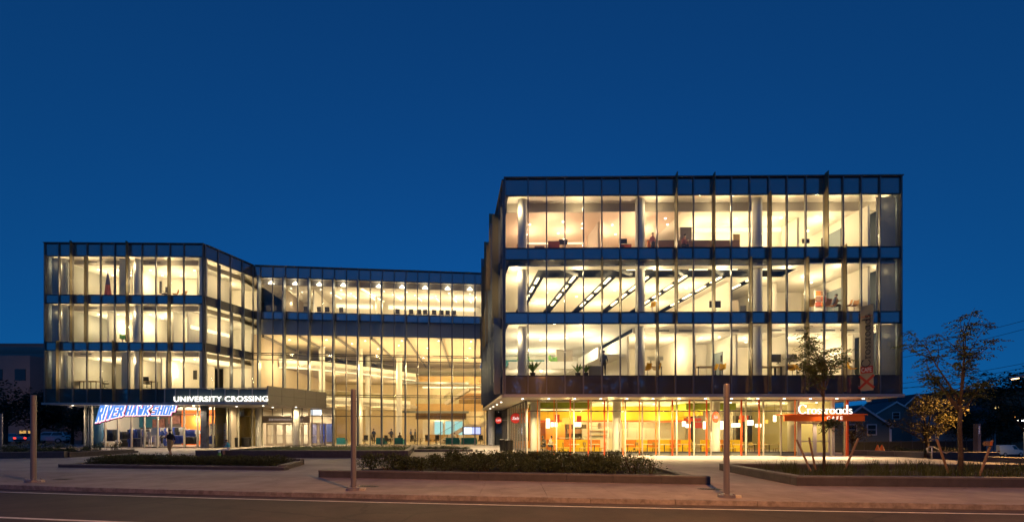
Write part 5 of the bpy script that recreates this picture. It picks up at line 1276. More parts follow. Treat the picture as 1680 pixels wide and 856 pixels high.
# ================================================================== YOUNG TREES
M_bark = mat('bark', (.085, .062, .045), .9, var=.4, scale=8, bump=.6, bscale=30)
def make_tree(name, label, base, h, seed, fork, spread, leafm, cat='tree', group=None, trunk_r=.065, nleaf=26, lsize=.10, lean=(0, 0), levels=3, fr_l=.42, nb=(5, 7), droop=.0, base_branch=.35):
    rnd = random.Random(seed); t = thing(name, label, cat, base, group=group); bx, by, bz = base
    wood = MB(); leaf = MB(); tips = []
    def branch(p, d, L, r, lev):
        n = 5; pts = [p]; q = p.copy(); dd = d.copy()
        for i in range(n):
            dd = (dd + Vector((rnd.gauss(0, .10), rnd.gauss(0, .10), .05 if lev < 2 else -droop))).normalized(); q = q + dd * (L / n); pts.append(q.copy())
        wood.tube(pts, [r * (1 - .75 * i / n) for i in range(n + 1)], 7 if lev < 2 else 4, 0)
        if lev >= levels: tips.append((pts, dd)); return
        k = rnd.randint(*nb)
        for j in range(k):
            f_ = base_branch + (1 - base_branch) * (j + rnd.random() * .7) / k; i = min(n - 1, int(f_ * n)); o = pts[i].lerp(pts[i + 1], f_ * n - i)
            a = rnd.uniform(0, 6.28); ref = dd.cross(Vector((0, 0, 1)));
            ref = ref.normalized() if ref.length > .1 else Vector((1, 0, 0))
            side = (Matrix.Rotation(a, 3, dd) @ ref).normalized()
            nd = (dd * rnd.uniform(.5, .9) + side * rnd.uniform(.6, 1.0) + Vector((0, 0, .25))).normalized()
            branch(o, nd, L * rnd.uniform(.42, .62) * (1.05 - .35 * f_), r * .45, lev + 1)
        tips.append((pts[2:], dd))
    b0 = Vector(base); top = b0 + Vector((lean[0], lean[1], fork))
    wood.tube([b0 + Vector((0, 0, -.15)), b0.lerp(top, .3) + Vector((.02, 0, 0)), b0.lerp(top, .65) + Vector((-.02, .01, 0)), top], [trunk_r * 1.25, trunk_r, trunk_r * .9, trunk_r * .8], 10, 0)
    return t, wood, leaf, branch, tips, rnd, top
def leaf_tips(leaf, tips, rnd, per, L, frond, flat=.5):
    for pts, dd in tips:
        for _ in range(per):
            i = rnd.randrange(len(pts) - 1); p = pts[i].lerp(pts[i + 1], rnd.random())
            a = rnd.uniform(0, 6.28); d = Vector((math.cos(a), math.sin(a), rnd.gauss(.0, .22))).normalized()
            fl = frond * rnd.uniform(.6, 1.2); m = max(3, int(fl / (L * .55)))
            for j in range(1, m + 1):
                o = p + d * fl * j / m + Vector((0, 0, -.18 * fl * (j / m) ** 2))
                for sgn in (-1, 1):
                    s = d.cross(Vector((0, 0, 1))).normalized() * sgn
                    leaf_quad(leaf, o, (s * .9 + d * .5 + Vector((rnd.gauss(0, .2), rnd.gauss(0, .2), rnd.gauss(-.25, .4)))).normalized(), Vector((rnd.gauss(0, .6), rnd.gauss(0, .6), 1)), L * rnd.uniform(.7, 1.25), L * .45, 0 if rnd.random() < .75 else 1)
M_tl = mat('locust_leaf', (.085, .115, .028), .6, var=.3, scale=3); M_tl2 = mat('locust_leaf_dark', (.05, .07, .02), .6)
def young_tree(label, base, fork, limbs, seed, per=7, stakes=(), trunk_r=.06):
    t, wood, leaf, branch, tips, rnd, top = make_tree('young_tree', label, base, 0, seed, fork, 0, None, group='young trees in the planter', trunk_r=trunk_r, nb=(2, 3), levels=2, base_branch=.5)
    for (z, dx, dy, L) in limbs:
        o = Vector(base).lerp(top, min(1, z / fork)) if z <= fork else top
        branch(o, Vector((dx, dy, 1)).normalized(), L, trunk_r * .55, 1)
    tips = [(p, d) for p, d in tips]
    leaf_tips(leaf, tips, rnd, per + 7, .115, .36)
    wood.obj('trunk', M_bark, t, smooth=True); leaf.obj('crown', [M_tl, M_tl2], t)
    return t
b1 = (12.2, 16.7, .08); b2 = (16.5, 15.7, .08)
young_tree('young staked tree with a thin leaning crown in front of the cafe doors', b1, 3.3, [(3.3, -.12, .0, 2.2), (3.3, .22, .1, 1.6), (3.0, -.45, -.2, 1.6), (2.95, -.7, .1, 1.2), (1.5, .95, -.1, .7), (3.2, .5, -.1, 1.3), (3.1, -.3, .2, 1.9)], 31, per=9, trunk_r=.05)
young_tree('young staked tree with upswept limbs against the dusk sky on the right', b2, 2.6, [(2.6, -.28, .1, 2.6), (2.6, .18, .0, 3.0), (2.5, -.06, -.2, 2.7), (2.3, -.62, .0, 1.9), (2.5, .42, .1, 2.3), (2.2, .8, -.1, 1.5), (2.4, -.5, .3, 1.3)], 47, per=10, trunk_r=.075)
M_stake = mat('stake_wood', (.30, .19, .11), .8, var=.2, scale=6)
def stake(x0, y0, x1, y1, d0, d1, label):
    p, q = px(x0, y0, d0), px(x1, y1, d1); o = rod('tree_stake', None, M_stake, p, q, .075, 10); tag(o, label, 'stake', 'wooden tree stakes')
stake(1330, 772, 1307, 721, 16.2, 17.3, 'wooden stake leaning against the young tree, nearest the cafe glass')
stake(1338, 770, 1327, 717, 17.4, 17.6, 'second, steeper wooden stake beside the young cafe tree')
stake(1385, 772, 1408, 719, 16.0, 16.4, 'wooden stake leaning away from the young cafe tree')
stake(1556, 776, 1537, 720, 15.2, 15.3, 'wooden stake on the near side of the upswept young tree')
stake(1607, 780, 1628, 722, 15.0, 15.2, 'wooden stake at the far right carrying a small box sign')
# ================================================================== BINS, DRAINS, WALKER, CHILD
M_bin = mat('bin_black_metal', (.018, .016, .016), .4, .3)
def bin_(x, y, d, w, h, label):
    p = px(x, y, d); z = H(p.x, p.y); t = thing('litter_bin', label, 'bin', (p.x, p.y, z), group='black litter bins')
    b = MB(); b.lathe([(w * .44, .03), (w * .47, .1), (w * .5, h * .85), (w * .5, h * .9)], (p.x, p.y, z), 18); b.obj('body', M_bin, t)
    for k in range(18):
        a = 2 * math.pi * k / 18; bar('slat', t, M_bin, (p.x + w * .47 * math.cos(a), p.y + w * .47 * math.sin(a), z + .06), (p.x + w * .525 * math.cos(a), p.y + w * .525 * math.sin(a), z + h * .88), .05, .02)
    b = MB(); b.lathe([(w * .55, h * .88), (w * .56, h * .93), (w * .4, h), (w * .3, h), (w * .28, h * .9)], (p.x, p.y, z), 18); b.obj('rim', M_bin, t)
bin_(826, 740, 35.5, .62, 1.0, 'black slatted litter bin under the round red signs, further from the cafe')
bin_(835, 742, 34.0, .62, 1.02, 'black slatted litter bin beside the cafe corner')
bin_(383, 735, 40.6, .75, .95, 'black litter bin next to the shop end wall')
bin_(404, 735, 41.4, .75, .95, 'black litter bin nearer the entrance columns')
for x, y, lab in ((605, 797, 'dark drain cover in the pavement beside the middle light column'), (1165, 801.5, 'dark drain cover beside the light column before the cafe'), (103, 785.5, 'dark drain cover beside the far left light column')):
    p = pxg(x, y); t = thing('drain_cover', lab, 'drain cover', (p.x, p.y, 0), group='drain covers')
    fr = Frame((p.x - .32, p.y + .04), (p.x + .32, p.y - .04)); fr.box('frame', t, M_dark, 0, fr.L, -.14, .14, -.01, .005)
    for k in range(7): fr.box('grate_bar', t, M_black, .06 + k * .08, .10 + k * .08, -.11, .11, .006, .012)
person('person in black T-shirt and tan shorts walking toward the street, hand raised to the ear', (-23.55, 29.4, H(-23.5, 29.4)), R(8), 'walk', (.02, .02, .022), (.42, .29, .13), bare_leg=True, fingers=True, s=1.04)
person('child in a blue vest and white shorts sitting on the lawn wall', (-18.62, 28.1, .45), R(-80), 'sit', (.05, .42, .62), (.72, .68, .66), bare_leg=True, s=.82, fingers=True)
p = px(360, 744, 27.85); t = thing('drink_bottle', 'green and white bottle standing beside the seated child', 'bottle', (p.x, p.y, 0))
b = MB(); b.lathe([(.0, .0), (.10, .0), (.11, .25), (.07, .33), (.07, .36)], (p.x, p.y, .0), 14); b.obj('body', mat('bottle_green', (.10, .42, .08), .4), t, smooth=True)
b = MB(); b.lathe([(.072, .36), (.072, .50), (.04, .56), (0, .56)], (p.x, p.y, .0), 14); b.obj('cap', mat('bottle_pale', (.55, .68, .72), .4), t, smooth=True)
# dark trees and houses across the street, mirrored in the lowest glass
rnd = random.Random(77); b = MB()
for k in range(66):
    cx = -138 + k * 4.2 + rnd.uniform(-1, 1); cy_ = -22 + rnd.uniform(-3, 2); hh = rnd.uniform(14.0, 18)
    b.tube([(cx, cy_, -.3), (cx, cy_, hh * .6)], [.25, .15], 6, 1)
    for _ in range(900):
        d = Vector((rnd.gauss(0, 1), rnd.gauss(0, 1), rnd.gauss(0, 1))).normalized(); q = Vector((cx, cy_, hh * .58)) + Vector((d.x * 3.6, d.y * 3, d.z * hh * .44)) * rnd.uniform(.5, 1)
        leaf_quad(b, q, Vector((rnd.gauss(0, 1), rnd.gauss(0, 1), rnd.gauss(0, .6))), Vector((rnd.gauss(0, .5), rnd.gauss(0, .5), 1)), rnd.uniform(.8, 1.3), rnd.uniform(.6, .9), 0)
o = b.obj('treeline', [mat('street_tree_leaf', (.035, .045, .018), .8), M_bark]); tag(o, 'dark row of street trees on the far side of the road', 'treeline', kind='stuff')
# ================================================================== BACKGROUND
def car(label, loc, rz, kind, paint, group=None, lights=0.0, tail=0.0, name=None):
    """x forward, profile in xz, built at origin then placed"""
    spec = {
     'sedan': dict(L=4.7, W=1.8, prof=[(-2.3, .35), (-2.32, .75), (-2.2, .98), (-1.6, 1.02), (1.0, .98), (2.0, .86), (2.3, .68), (2.32, .35)], roof=[(-1.75, .99), (-1.05, 1.40), (.25, 1.42), (1.15, .97)], wx=(-1.4, 1.42), wr=.32),
     'suv': dict(L=4.6, W=1.85, prof=[(-2.25, .40), (-2.3, .85), (-2.22, 1.08), (-1.6, 1.12), (1.0, 1.08), (1.95, .98), (2.25, .80), (2.28, .40)], roof=[(-2.15, 1.08), (-1.75, 1.62), (.35, 1.66), (1.2, 1.07)], wx=(-1.4, 1.4), wr=.36),
     'van': dict(L=5.6, W=2.0, prof=[(-2.8, .45), (-2.82, 1.0), (-2.75, 1.25), (1.3, 1.25), (1.9, 1.20), (2.65, 1.05), (2.8, .85), (2.8, .45)], roof=[(-2.78, 1.22), (-2.7, 2.05), (.9, 2.1), (1.75, 1.19)], wx=(-1.75, 1.85), wr=.38)}[kind]
    M = TR(loc[0], loc[1], loc[2], rz); t = thing(name or kind.replace('suv', 'parked_suv').replace('sedan', 'parked_car').replace('van', 'delivery_van'), label, 'van' if kind == 'van' else 'car', loc, rz, group)
    pm = mat('paint_%02d%02d%02d' % tuple(int(c * 99) for c in paint), paint, .3, .1, spec=.6)
    w = spec['W'] / 2
    def hull(prof, w0, w1, zmid):
        b = MB(); n = len(prof); v = []
        for sgn in (-1, 1):
            for (x, z) in prof: v.append((x, sgn * (w0 + (w1 - w0) * max(0, min(1, (z - prof[0][1]) / (zmid - prof[0][1] + 1e-6)))), z))
        f = [tuple(range(n)), tuple(reversed(range(n, 2 * n)))] + [(i, n + i, n + (i + 1) % n, (i + 1) % n) for i in range(n)]
        b.add(v, f); return b
    hull(spec['prof'], w * .97, w * .93, 1.1).obj('body', pm, t, M)
    r = spec['roof']; hull(r, w * .90, w * .74, r[1][1]).obj('cabin', pm, t, M)
    gm = mat('car_window', (.012, .014, .018), .08, spec=.8)
    (x0, z0), (x1, z1), (x2, z2), (x3, z3) = r
    def quad(nm, pts, off, m): mesh_obj(nm, [tuple(Vector(p) + Vector(off)) for p in pts], [(0, 1, 2, 3)], m, t, M)
    wb, wt = w * .90, w * .74
    cuts = [(.06, .48), (.52, .95)] if kind != 'van' else [(.76, .97)]
    for sgn in (-1, 1):
        for a, b_ in cuts:
            def at(f, top):
                xa = x0 + (x3 - x0) * f; xb = x1 + (x2 - x1) * f; k = .86 if top else .12
                return (xa + (xb - xa) * k, sgn * ((wb + (wt - wb) * k) + .012), z0 + (z1 - z0) * k)
            pts = [at(a, 0), at(b_, 0), at(b_, 1), at(a, 1)]
            quad('side_window', pts if sgn < 0 else pts[::-1], (0, 0, 0), gm)
    k0, k1 = .12, .88
    for nm, (xa, za), (xb, zb_), sg in (('windscreen', (x3, z3), (x2, z2), 1), ('rear_window', (x0, z0), (x1, z1), -1)):
        if kind == 'van' and sg < 0: continue
        P_ = lambda k, s: (xa + (xb - xa) * k + .015 * sg, s * (wb + (wt - wb) * k) * .9, za + (zb_ - za) * k + .012)
        pts = [P_(k0, -1), P_(k0, 1), P_(k1, 1), P_(k1, -1)]
        quad(nm, pts if sg > 0 else pts[::-1], (0, 0, 0), gm)
    for x in spec['wx']:
        for sgn in (-1, 1):
            MM = M @ Matrix.Translation((x, sgn * (w - .1), spec['wr'])) @ Matrix.Rotation(R(90), 4, 'X')
            wh = _link(bpy.data.objects.new('wheel', unit_cyl(M_black, 20)), t, MM @ Matrix.Diagonal((2 * spec['wr'], 2 * spec['wr'], .24, 1)))
            _link(bpy.data.objects.new('rim', unit_cyl(M_alu, 14)), wh, MM @ Matrix.Diagonal((1.25 * spec['wr'], 1.25 * spec['wr'], .26, 1)))
    zl = spec['prof'][4][1] - .28; xf = spec['prof'][-2][0]; xr = spec['prof'][1][0]
    for sgn in (-1, 1):
        box_ = lambda nm, m, c, s_: _link(bpy.data.objects.new(nm, unit_box(m)), t, M @ Matrix.Translation(c) @ Matrix.Diagonal((*s_, 1)))
        box_('headlight', glow('headlight_on', (1, .80, .55), lights) if lights else mat('lamp_glass', (.6, .6, .6), .2), (xf - .03, sgn * w * .68, zl), (.1, .36, .16))
        box_('tail_light', glow('tail_on', (1, .04, .02), tail) if tail else mat('lamp_red', (.35, .01, .01), .3), (xr + .03, sgn * w * .74, zl + .08), (.1, .28, .18))
    box_('bumper', mat('bumper_dark', (.03, .03, .03), .5), (xf - .0, 0, .48), (.12, spec['W'] * .9, .16)); box_('bumper', mat('bumper_dark', (.03, .03, .03), .5), (xr + .0, 0, .5), (.12, spec['W'] * .9, .16))
    return t
def at_px(x, d, z=None):
    p = px(x, 700, d); return (p.x, d, (H(p.x, d) - .26) if z is None else z)
car('white saloon car at the left edge with its tail lights on', at_px(2, 58), R(185), 'sedan', (.62, .60, .60), 'parked cars on the left', tail=3.0)
car('dark car with glowing headlights beyond the left planter', at_px(38, 66), R(228), 'sedan', (.02, .02, .025), 'parked cars on the left', lights=14)
car('white sport utility car parked beneath the trees at left', at_px(83, 62), R(196), 'suv', (.66, .62, .58), 'parked cars on the left')
car('blue car behind the hedge on the lower street to the right', at_px(1545, 62, -2.76), R(12), 'sedan', (.03, .05, .30), 'cars on the lower street', lights=6)
car('white delivery van on the lower street at far right', at_px(1650, 78, -2.76), R(10), 'van', (.78, .72, .64), 'cars on the lower street')
# ---- dense trees
def dense_tree(label, base, hgt, rx, seed, cols, trunk=1.0, n=2600, ls=.34, group='background trees', name='leafy_tree', zc=.62, rz_=.36, gap=.55):
    rnd = random.Random(seed); t = thing(name, label, 'tree', base, group=group); b = Vector(base); wood = MB(); lf = MB()
    wood.tube([b + Vector((0, 0, -.3)), b + Vector((.1, 0, hgt * .25)), b + Vector((0, .1, hgt * .55))], [hgt * .022 + .05, hgt * .018 + .03, hgt * .01], 8)
    cl = []
    for _ in range(26):
        d = Vector((rnd.gauss(0, 1), rnd.gauss(0, 1), rnd.gauss(0, 1))).normalized(); r = rnd.uniform(.35, .95)
        c = b + Vector((d.x * rx * r, d.y * rx * r, hgt * zc + d.z * hgt * rz_ * r)); cl.append((c, rnd.uniform(.18, .34)))
        if rnd.random() < .6: wood.tube([b + Vector((0, 0, hgt * rnd.uniform(.25, .5))), b.lerp(c, .6) + Vector((0, 0, hgt * .12)), c], [hgt * .008 + .02, hgt * .005 + .01, .012], 5)
    for _ in range(n):
        c, r = rnd.choice(cl); d = Vector((rnd.gauss(0, 1), rnd.gauss(0, 1), rnd.gauss(0, .8))).normalized() * rnd.uniform(gap, 1.1) * r
        q = c + Vector((d.x * rx, d.y * rx, d.z * rx * .8))
        leaf_quad(lf, q, Vector((rnd.gauss(0, 1), rnd.gauss(0, 1), rnd.gauss(-.1, .5))), Vector((rnd.gauss(0, .5), rnd.gauss(0, .5), 1)), ls * rnd.uniform(.6, 1.3), ls * rnd.uniform(.4, .7), 0 if rnd.random() < .65 else 1)
    wood.obj('trunk', M_bark, t, smooth=True); lf.obj('crown', cols, t); return t
GD = [mat('dark_foliage', (.030, .042, .016), .7), mat('dark_foliage_b', (.048, .060, .022), .7)]
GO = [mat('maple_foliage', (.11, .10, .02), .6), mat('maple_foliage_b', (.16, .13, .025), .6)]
dense_tree('dark leafy tree at the left edge before the beige building', at_px(8, 46), 8.2, 4.2, 1, GD)
dense_tree('dark leafy tree beside the left light column', at_px(62, 50), 7.0, 4.0, 2, GD)
dense_tree('dark leafy tree just left of the shop corner', at_px(118, 53), 6.6, 3.6, 3, GD)
dense_tree('low dark tree filling the gap under the left office overhang', at_px(136, 47), 4.6, 2.3, 4, GD, n=1800)
dense_tree('amber lit street tree beyond the cafe corner', at_px(1519, 36, -.9), 6.0, 2.5, 5, GO, n=3200, ls=.2)
dense_tree('small sparse tree against the cafe end wall', at_px(1398, 33.5, -.25), 3.6, 1.2, 6, GO, n=700, ls=.14)
dense_tree('tall dark tree at the right edge', at_px(1692, 47, -2.3), 11.5, 5.0, 7, GD, n=4200, ls=.38, zc=.72, rz_=.27)
dense_tree('tall dark tree behind the young staked tree', at_px(1612, 66, -2.5), 9.8, 5.2, 8, GD, n=3600, ls=.42)
dense_tree('dark tree before the pale house', at_px(1560, 70, -2.5), 9.0, 4.0, 9, GD, n=2600, ls=.4)
dense_tree('rounded tree behind the white van', at_px(1658, 84, -2.7), 7.0, 4.2, 10, GD, n=2400, ls=.4)
dense_tree('distant dark tree behind the gabled house', at_px(1462, 95, -2.5), 10.5, 6.0, 12, GD, n=2600, ls=.55)
dense_tree('distant dark tree between the houses', at_px(1535, 100, -2.5), 10.8, 7.0, 13, GD, n=2600, ls=.55)
dense_tree('far dark tree at the horizon near the right edge', at_px(1668, 110, -2.5), 15.0, 9.0, 14, GD, n=3200, ls=.7)
# ---- left beige building
M_bbg = mat('beige_render', (.24, .205, .19), .8, var=.08, scale=.3); M_bbg2 = mat('beige_band', (.22, .17, .15), .8)
LBd = thing('beige_building', 'large beige block behind the trees at the far left', 'building', at_px(20, 84))
def pbox(name, parent, m, x0, x1, y0, y1, d, dep):
    a, b_ = px(x0, y0, d), px(x1, y1, d); return box(name, parent, m, ((a.x + b_.x) / 2, d + dep / 2, (a.z + b_.z) / 2), (abs(b_.x - a.x), dep, abs(a.z - b_.z)))
pbox('wall', LBd, M_bbg, -140, 150, 566, 724, 84, 20); pbox('front_wall', LBd, M_bbg, -140, 49, 583, 724, 78, 5.9)
pbox('wall_band', LBd, M_bbg2, 50, 150, 593, 607, 83.95, .04); pbox('wall_band', LBd, M_bbg2, -140, 150, 574, 579, 83.94, .04)
pbox('parapet', LBd, M_bbg2, -142, 151, 563, 566.2, 83.9, 20.2)
for x0 in (-50, -14, 24): pbox('window', LBd, mat('dark_window_pane', (.015, .014, .018), .15), x0, x0 + 18, 605, 624, 77.95, .04)
for x0, m in ((32, glow('window_amber', (1, .55, .14), .8)), (46, glow('window_amber', (1, .55, .14), .8)), (72, glow('window_olive', (.45, .62, .10), .35)), (84, glow('window_olive', (.45, .62, .10), .35))): pbox('lit_window', LBd, m, x0, x0 + 10, 706, 713, 77.9 if x0 < 49 else 83.9, .04)
# ---- houses on the right
def house(label, c, rz, w, dep, eave, ridge, wallm, roofm, trim=M_white, wins=(), base=-2.95, side_wins=(), name='gabled_house', siding=True):
    t = thing(name, label, 'house', (c[0], c[1], base), rz); M = TR(c[0], c[1], 0, rz)
    b = MB(); v = [(-w / 2, 0, base), (w / 2, 0, base), (w / 2, 0, eave), (0, 0, ridge), (-w / 2, 0, eave)]; v += [(x, dep, z) for x, y, z in v]
    b.add(v, [(0, 1, 2, 3, 4), (9, 8, 7, 6, 5), (1, 6, 7, 2), (0, 4, 9, 5), (0, 5, 6, 1)]); b.obj('wall', wallm, t, M)
    for sgn in (-1, 1):
        rb = MB(); o = .25; k = (ridge - eave) / (w / 2)
        pts = [(sgn * (w / 2 + o), -o, eave - k * o + .04), (0, -o, ridge + .04), (0, dep + o, ridge + .04), (sgn * (w / 2 + o), dep + o, eave - k * o + .04)]
        rb.add(pts + [(x, y, z + .14) for x, y, z in pts], [(0, 1, 2, 3), (4, 7, 6, 5), (0, 4, 5, 1), (1, 5, 6, 2), (2, 6, 7, 3), (3, 7, 4, 0)]); rb.obj('roof', roofm, t, M)
        tb = MB(); tb.add([(sgn * (w / 2 + o), -o - .03, eave - k * o - .16), (0, -o - .03, ridge - .16), (0, -o - .03, ridge + .16), (sgn * (w / 2 + o), -o - .03, eave - k * o + .16)], [(0, 1, 2, 3)] if sgn < 0 else [(3, 2, 1, 0)]); tb.obj('rake_board', trim, t, M)
        q = M @ Vector((sgn * w / 2, 0, 0)); box('corner_board', t, trim, (q.x, q.y, (base + eave) / 2), (.24, .24, eave - base), rz)
    q = M @ Vector((w / 2 + .2, dep / 2, eave - .06)); box('gutter', t, trim, q, (.14, dep, .14), rz)
    def win(x, z, ww, hh, side=False, lit=None):
        if not side: p = M @ Vector((x, -.02, z)); rr = rz
        else: p = M @ Vector((w / 2 + .02, x, z)); rr = rz + R(90)
        wd = box('window', t, trim, p, (ww + .24, .08, hh + .24), rr)
        nrm_ = Matrix.Rotation(rr, 3, 'Z') @ Vector((0, -1, 0)); box('pane', wd, lit or mat('dark_window_pane', (.015, .014, .018), .15), p + nrm_ * .05, (ww, .03, hh), rr)
        box('glazing_bar', wd, trim, p + nrm_ * .07, (ww, .02, .06), rr)
    for a in wins: win(*a)
    for a in side_wins: win(*a, side=True)
    return t, M
M_hg = mat('grey_green_siding', (.17, .20, .18), .7, var=.05, scale=1, bump=.3, bscale=2); M_hw = mat('pale_siding', (.42, .39, .38), .7); M_slate = mat('slate_roof', (.045, .048, .06), .7, var=.2, scale=3)
M_brick = mat('brick_wall', (.26, .11, .06), .8, var=.2, scale=3)
c = px(1413, 0, 58)
HS, HM = house('grey green gabled house with white trim beyond the cafe corner', (c.x, 58), R(-14), 6.6, 11, 2.55, 5.15, M_hg, M_slate, wins=((-1.1, 2.0, .9, 1.25), (1.2, 2.0, .9, 1.25), (.2, -.6, 1.1, 1.1)), side_wins=((3.0, .6, .9, 1.2), (6.5, .6, .9, 1.2)))
q = HM @ Vector((2.6, 4.5, 3.2)); box('dormer', HS, M_hw, q, (1.5, 1.5, 1.5), R(76)); 
b = MB(); b.add([(-.95, -.9, 0), (.95, -.9, 0), (0, -.9, .85), (-.95, .9, 0), (.95, .9, 0), (0, .9, .85)], [(0, 1, 2), (5, 4, 3), (0, 2, 5, 3), (1, 4, 5, 2), (0, 3, 4, 1)]); b.obj('dormer_roof', M_slate, HS, Matrix.Translation(q + Vector((0, 0, .75))) @ Matrix.Rotation(R(76), 4, 'Z'))
c = px(1470, 0, 76); house('dark roofed house behind the grey green one', (c.x, 76), R(-20), 8, 12, 4.2, 7.0, M_hg, M_slate, wins=((0, 4.6, .9, 1.0),))
c = px(1503, 0, 82); hs, hm = house('brick gabled house lit amber above the street tree', (c.x, 82), R(-12), 7.5, 14, 5.0, 8.8, M_brick, M_slate, wins=((-1.3, 3.2, .9, 1.4), (1.3, 3.2, .9, 1.4)), name='brick_house')
q = hm @ Vector((-2.2, 3, 8.6)); box('chimney', hs, M_brick, q, (.9, .9, 2.2))
c = px(1594, 0, 72); house('pale two storey house with boarded windows behind the van', (c.x, 72), R(76), 9, 7.6, 4.4, 7.0, M_hw, M_slate, trim=M_hw, side_wins=((1.2, 2.6, .8, 1.5), (3.8, 2.6, .8, 1.5), (6.3, 2.6, .8, 1.5), (1.2, -.6, .9, 1.5), (3.8, -.6, .9, 1.5)), name='pale_house')
BB = thing('brick_building', 'dark brick apartment block with four lit windows at the far right', 'building', at_px(1650, 90, -2.5))
pbox('wall', BB, M_brick, 1618, 1720, 640, 735, 90, 14); pbox('roof_parapet', BB, M_slate, 1616, 1722, 636, 640.2, 89.8, 14.4)
pbox('side_bay', BB, M_brick, 1660, 1720, 672, 735, 86, 3.9)
wl = glow('window_warm', (1, .72, .28), 1.6)
for x0, y0 in ((1632.5, 665), (1638.5, 665), (1632.5, 678), (1638.5, 678)): pbox('lit_window', BB, wl, x0, x0 + 4, y0, y0 + 6, 89.94, .05)
pbox('lit_window', BB, glow('orange_lit_facade', (1, .38, .08), 1.2), 1662, 1667, 675, 691, 85.95, .04)  # glowing patch stands in for orange light on the facade, no window
for x0, y0 in ((1648, 665), (1648, 678), (1656, 665), (1672, 678), (1680, 678)): pbox('window', BB, mat('dark_window_pane', (.015, .014, .018), .15), x0, x0 + 4, y0, y0 + 6, 89.9 if x0 < 1660 else 85.93, .05)
# ---- fence, walls, rail, pylon
FE = thing('mesh_fence', 'dark screened fence along the lower street', 'fence', at_px(1520, 50, -2.4))
f0, f1 = px(1396, 0, 48), px(1618, 0, 56); ff = Frame((f0.x, 48), (f1.x, 56))
for k in range(12):
    a, b_ = ff.L * k / 12, ff.L * (k + 1) / 12
    ff.box('fence_panel', FE, mat('fence_screen', (.016, .018, .016), .9, var=.4, scale=2), a + .04, b_ - .04, -.01, .01, -2.45, .55); ff.box('post', FE, M_dark, a - .03, a + .03, -.03, .03, -2.5, .7)
ff.box('top_rail', FE, M_dark, 0, ff.L, -.02, .02, .56, .60)
def stone_wall(label, pts, z0, h, th=.4):
    t = thing('retaining_wall', label, 'wall', (*pts[0], z0)); 
    for i in range(len(pts) - 1):
        fr = Frame(pts[i], pts[i + 1]); k = max(1, round(fr.L / 1.5)); st = fr.L / k
        for j in range(k): fr.box('stone_block', t, M_dstone, j * st + .004 + (.42 if j == 0 and i else 0), (j + 1) * st - .004, 0, th, z0 - .6, z0 + h - .05); fr.box('cap_stone', t, M_dcap, j * st + .004 + (.42 if j == 0 and i else 0), (j + 1) * st - .004, -.012, th + .012, z0 + h - .049, z0 + h)
stone_wall('low stone wall running from the cafe corner to the steps', [(24.3, 31.4), (27.4, 28.4), (31.5, 27.6)], 0.0, .38)
stone_wall('stone wall beside the steps at the right', [(27.2, 24.6), (30.5, 19.5), (38, 17.5)], 0.0, .28)
HRl = thing('handrail', 'bent steel handrail beside the steps at the right', 'handrail', (26.0, 26.2, 0))
d = 26.3
def q3(x, y, dd=26.3): return px(x, y, dd)
pl = [q3(1522, 741), q3(1521, 735), q3(1524, 732.5), q3(1531, 732.5), q3(1545, 740, 27.5), q3(1562, 748, 29)]
b = MB(); b.tube(pl, .035, 8); b.tube([q3(1522, 741), q3(1529, 742)], .03, 8); b.obj('rail', M_steel, HRl, smooth=True)
b = MB(); b.tube([q3(1529, 732.5), Vector((q3(1529, 732.5).x, 26.3, -.05))], .035, 8); b.obj('post', M_steel, HRl, smooth=True)
p = px(1603, 750, 33); PY = thing('sign_pylon', 'slim grey sign pylon with vertical lettering beside the lower street', 'sign', (p.x, 33, -.4))
zt_ = px(0, 695, 33).z; box('slab', PY, M_pole, (p.x, 33, zt_ / 2 - .2), (.24, .34, zt_ + .4)); 
for k, ch in enumerate('220P'): lettering('lettering', PY, mat('pylon_white', (.8, .75, .8), .5, emit=.25, ecol=(.8, .7, 1)), ch, Matrix.Translation((p.x - .02, 32.82, zt_ - .28 - k * .16)), width=.09, height=.11, extrude=.004)
p = px(1625, 727, 15.1); SB = thing('small_box_sign', 'small wooden box sign fixed to the tree stake at far right', 'sign', tuple(p)); box('panel', SB, M_stake, p + Vector((-.12, 0, 0)), (.20, .05, .16)); box('panel', SB, M_orange, p + Vector((.0, -.02, 0)), (.07, .03, .15)); box('backing', SB, M_stake, p + Vector((-.06, .04, 0)), (.3, .03, .05))
for k, (x, d, lab) in enumerate(((1440, 46, 'orange traffic cone by the fence, nearer the cafe'), (1447, 46, 'orange traffic cone by the fence, further from the cafe'))):
    c = px(x, 741, 30.6 + k * .2); t = thing('traffic_cone', lab, 'cone', (c.x, c.y, .36), group='traffic cones'); b = MB(); b.lathe([(.17, 0), (.16, .02), (.03, .42), (0, .42)], (c.x, c.y, .36), 12); b.obj('cone', M_orange, t); b = MB(); b.lathe([(.107, .18), (.075, .28)], (c.x, c.y, .36), 12); b.obj('band', M_white, t)
# shrubs at the right edge and along the wall
for k in range(5):
    q = Vector((27.5 + k * .9, 30.2 - .1 * k)); shrub(rnd.choice(LOW), q.x, q.y, .05, rnd.uniform(1.0, 1.5), '%s leafy shrub from the cafe along the low stone wall by the steps' % ORD[k], 'shrubs behind the stone wall')
for k in range(9):
    q = Vector((31.8 + k * .8, 20.6 - .25 * k)); shrub(rnd.choice(LOW), q.x, q.y, -.1, rnd.uniform(.55, .8), '%s leafy shrub from the left behind the wall beside the steps' % ORD[k], 'shrubs beside the steps')
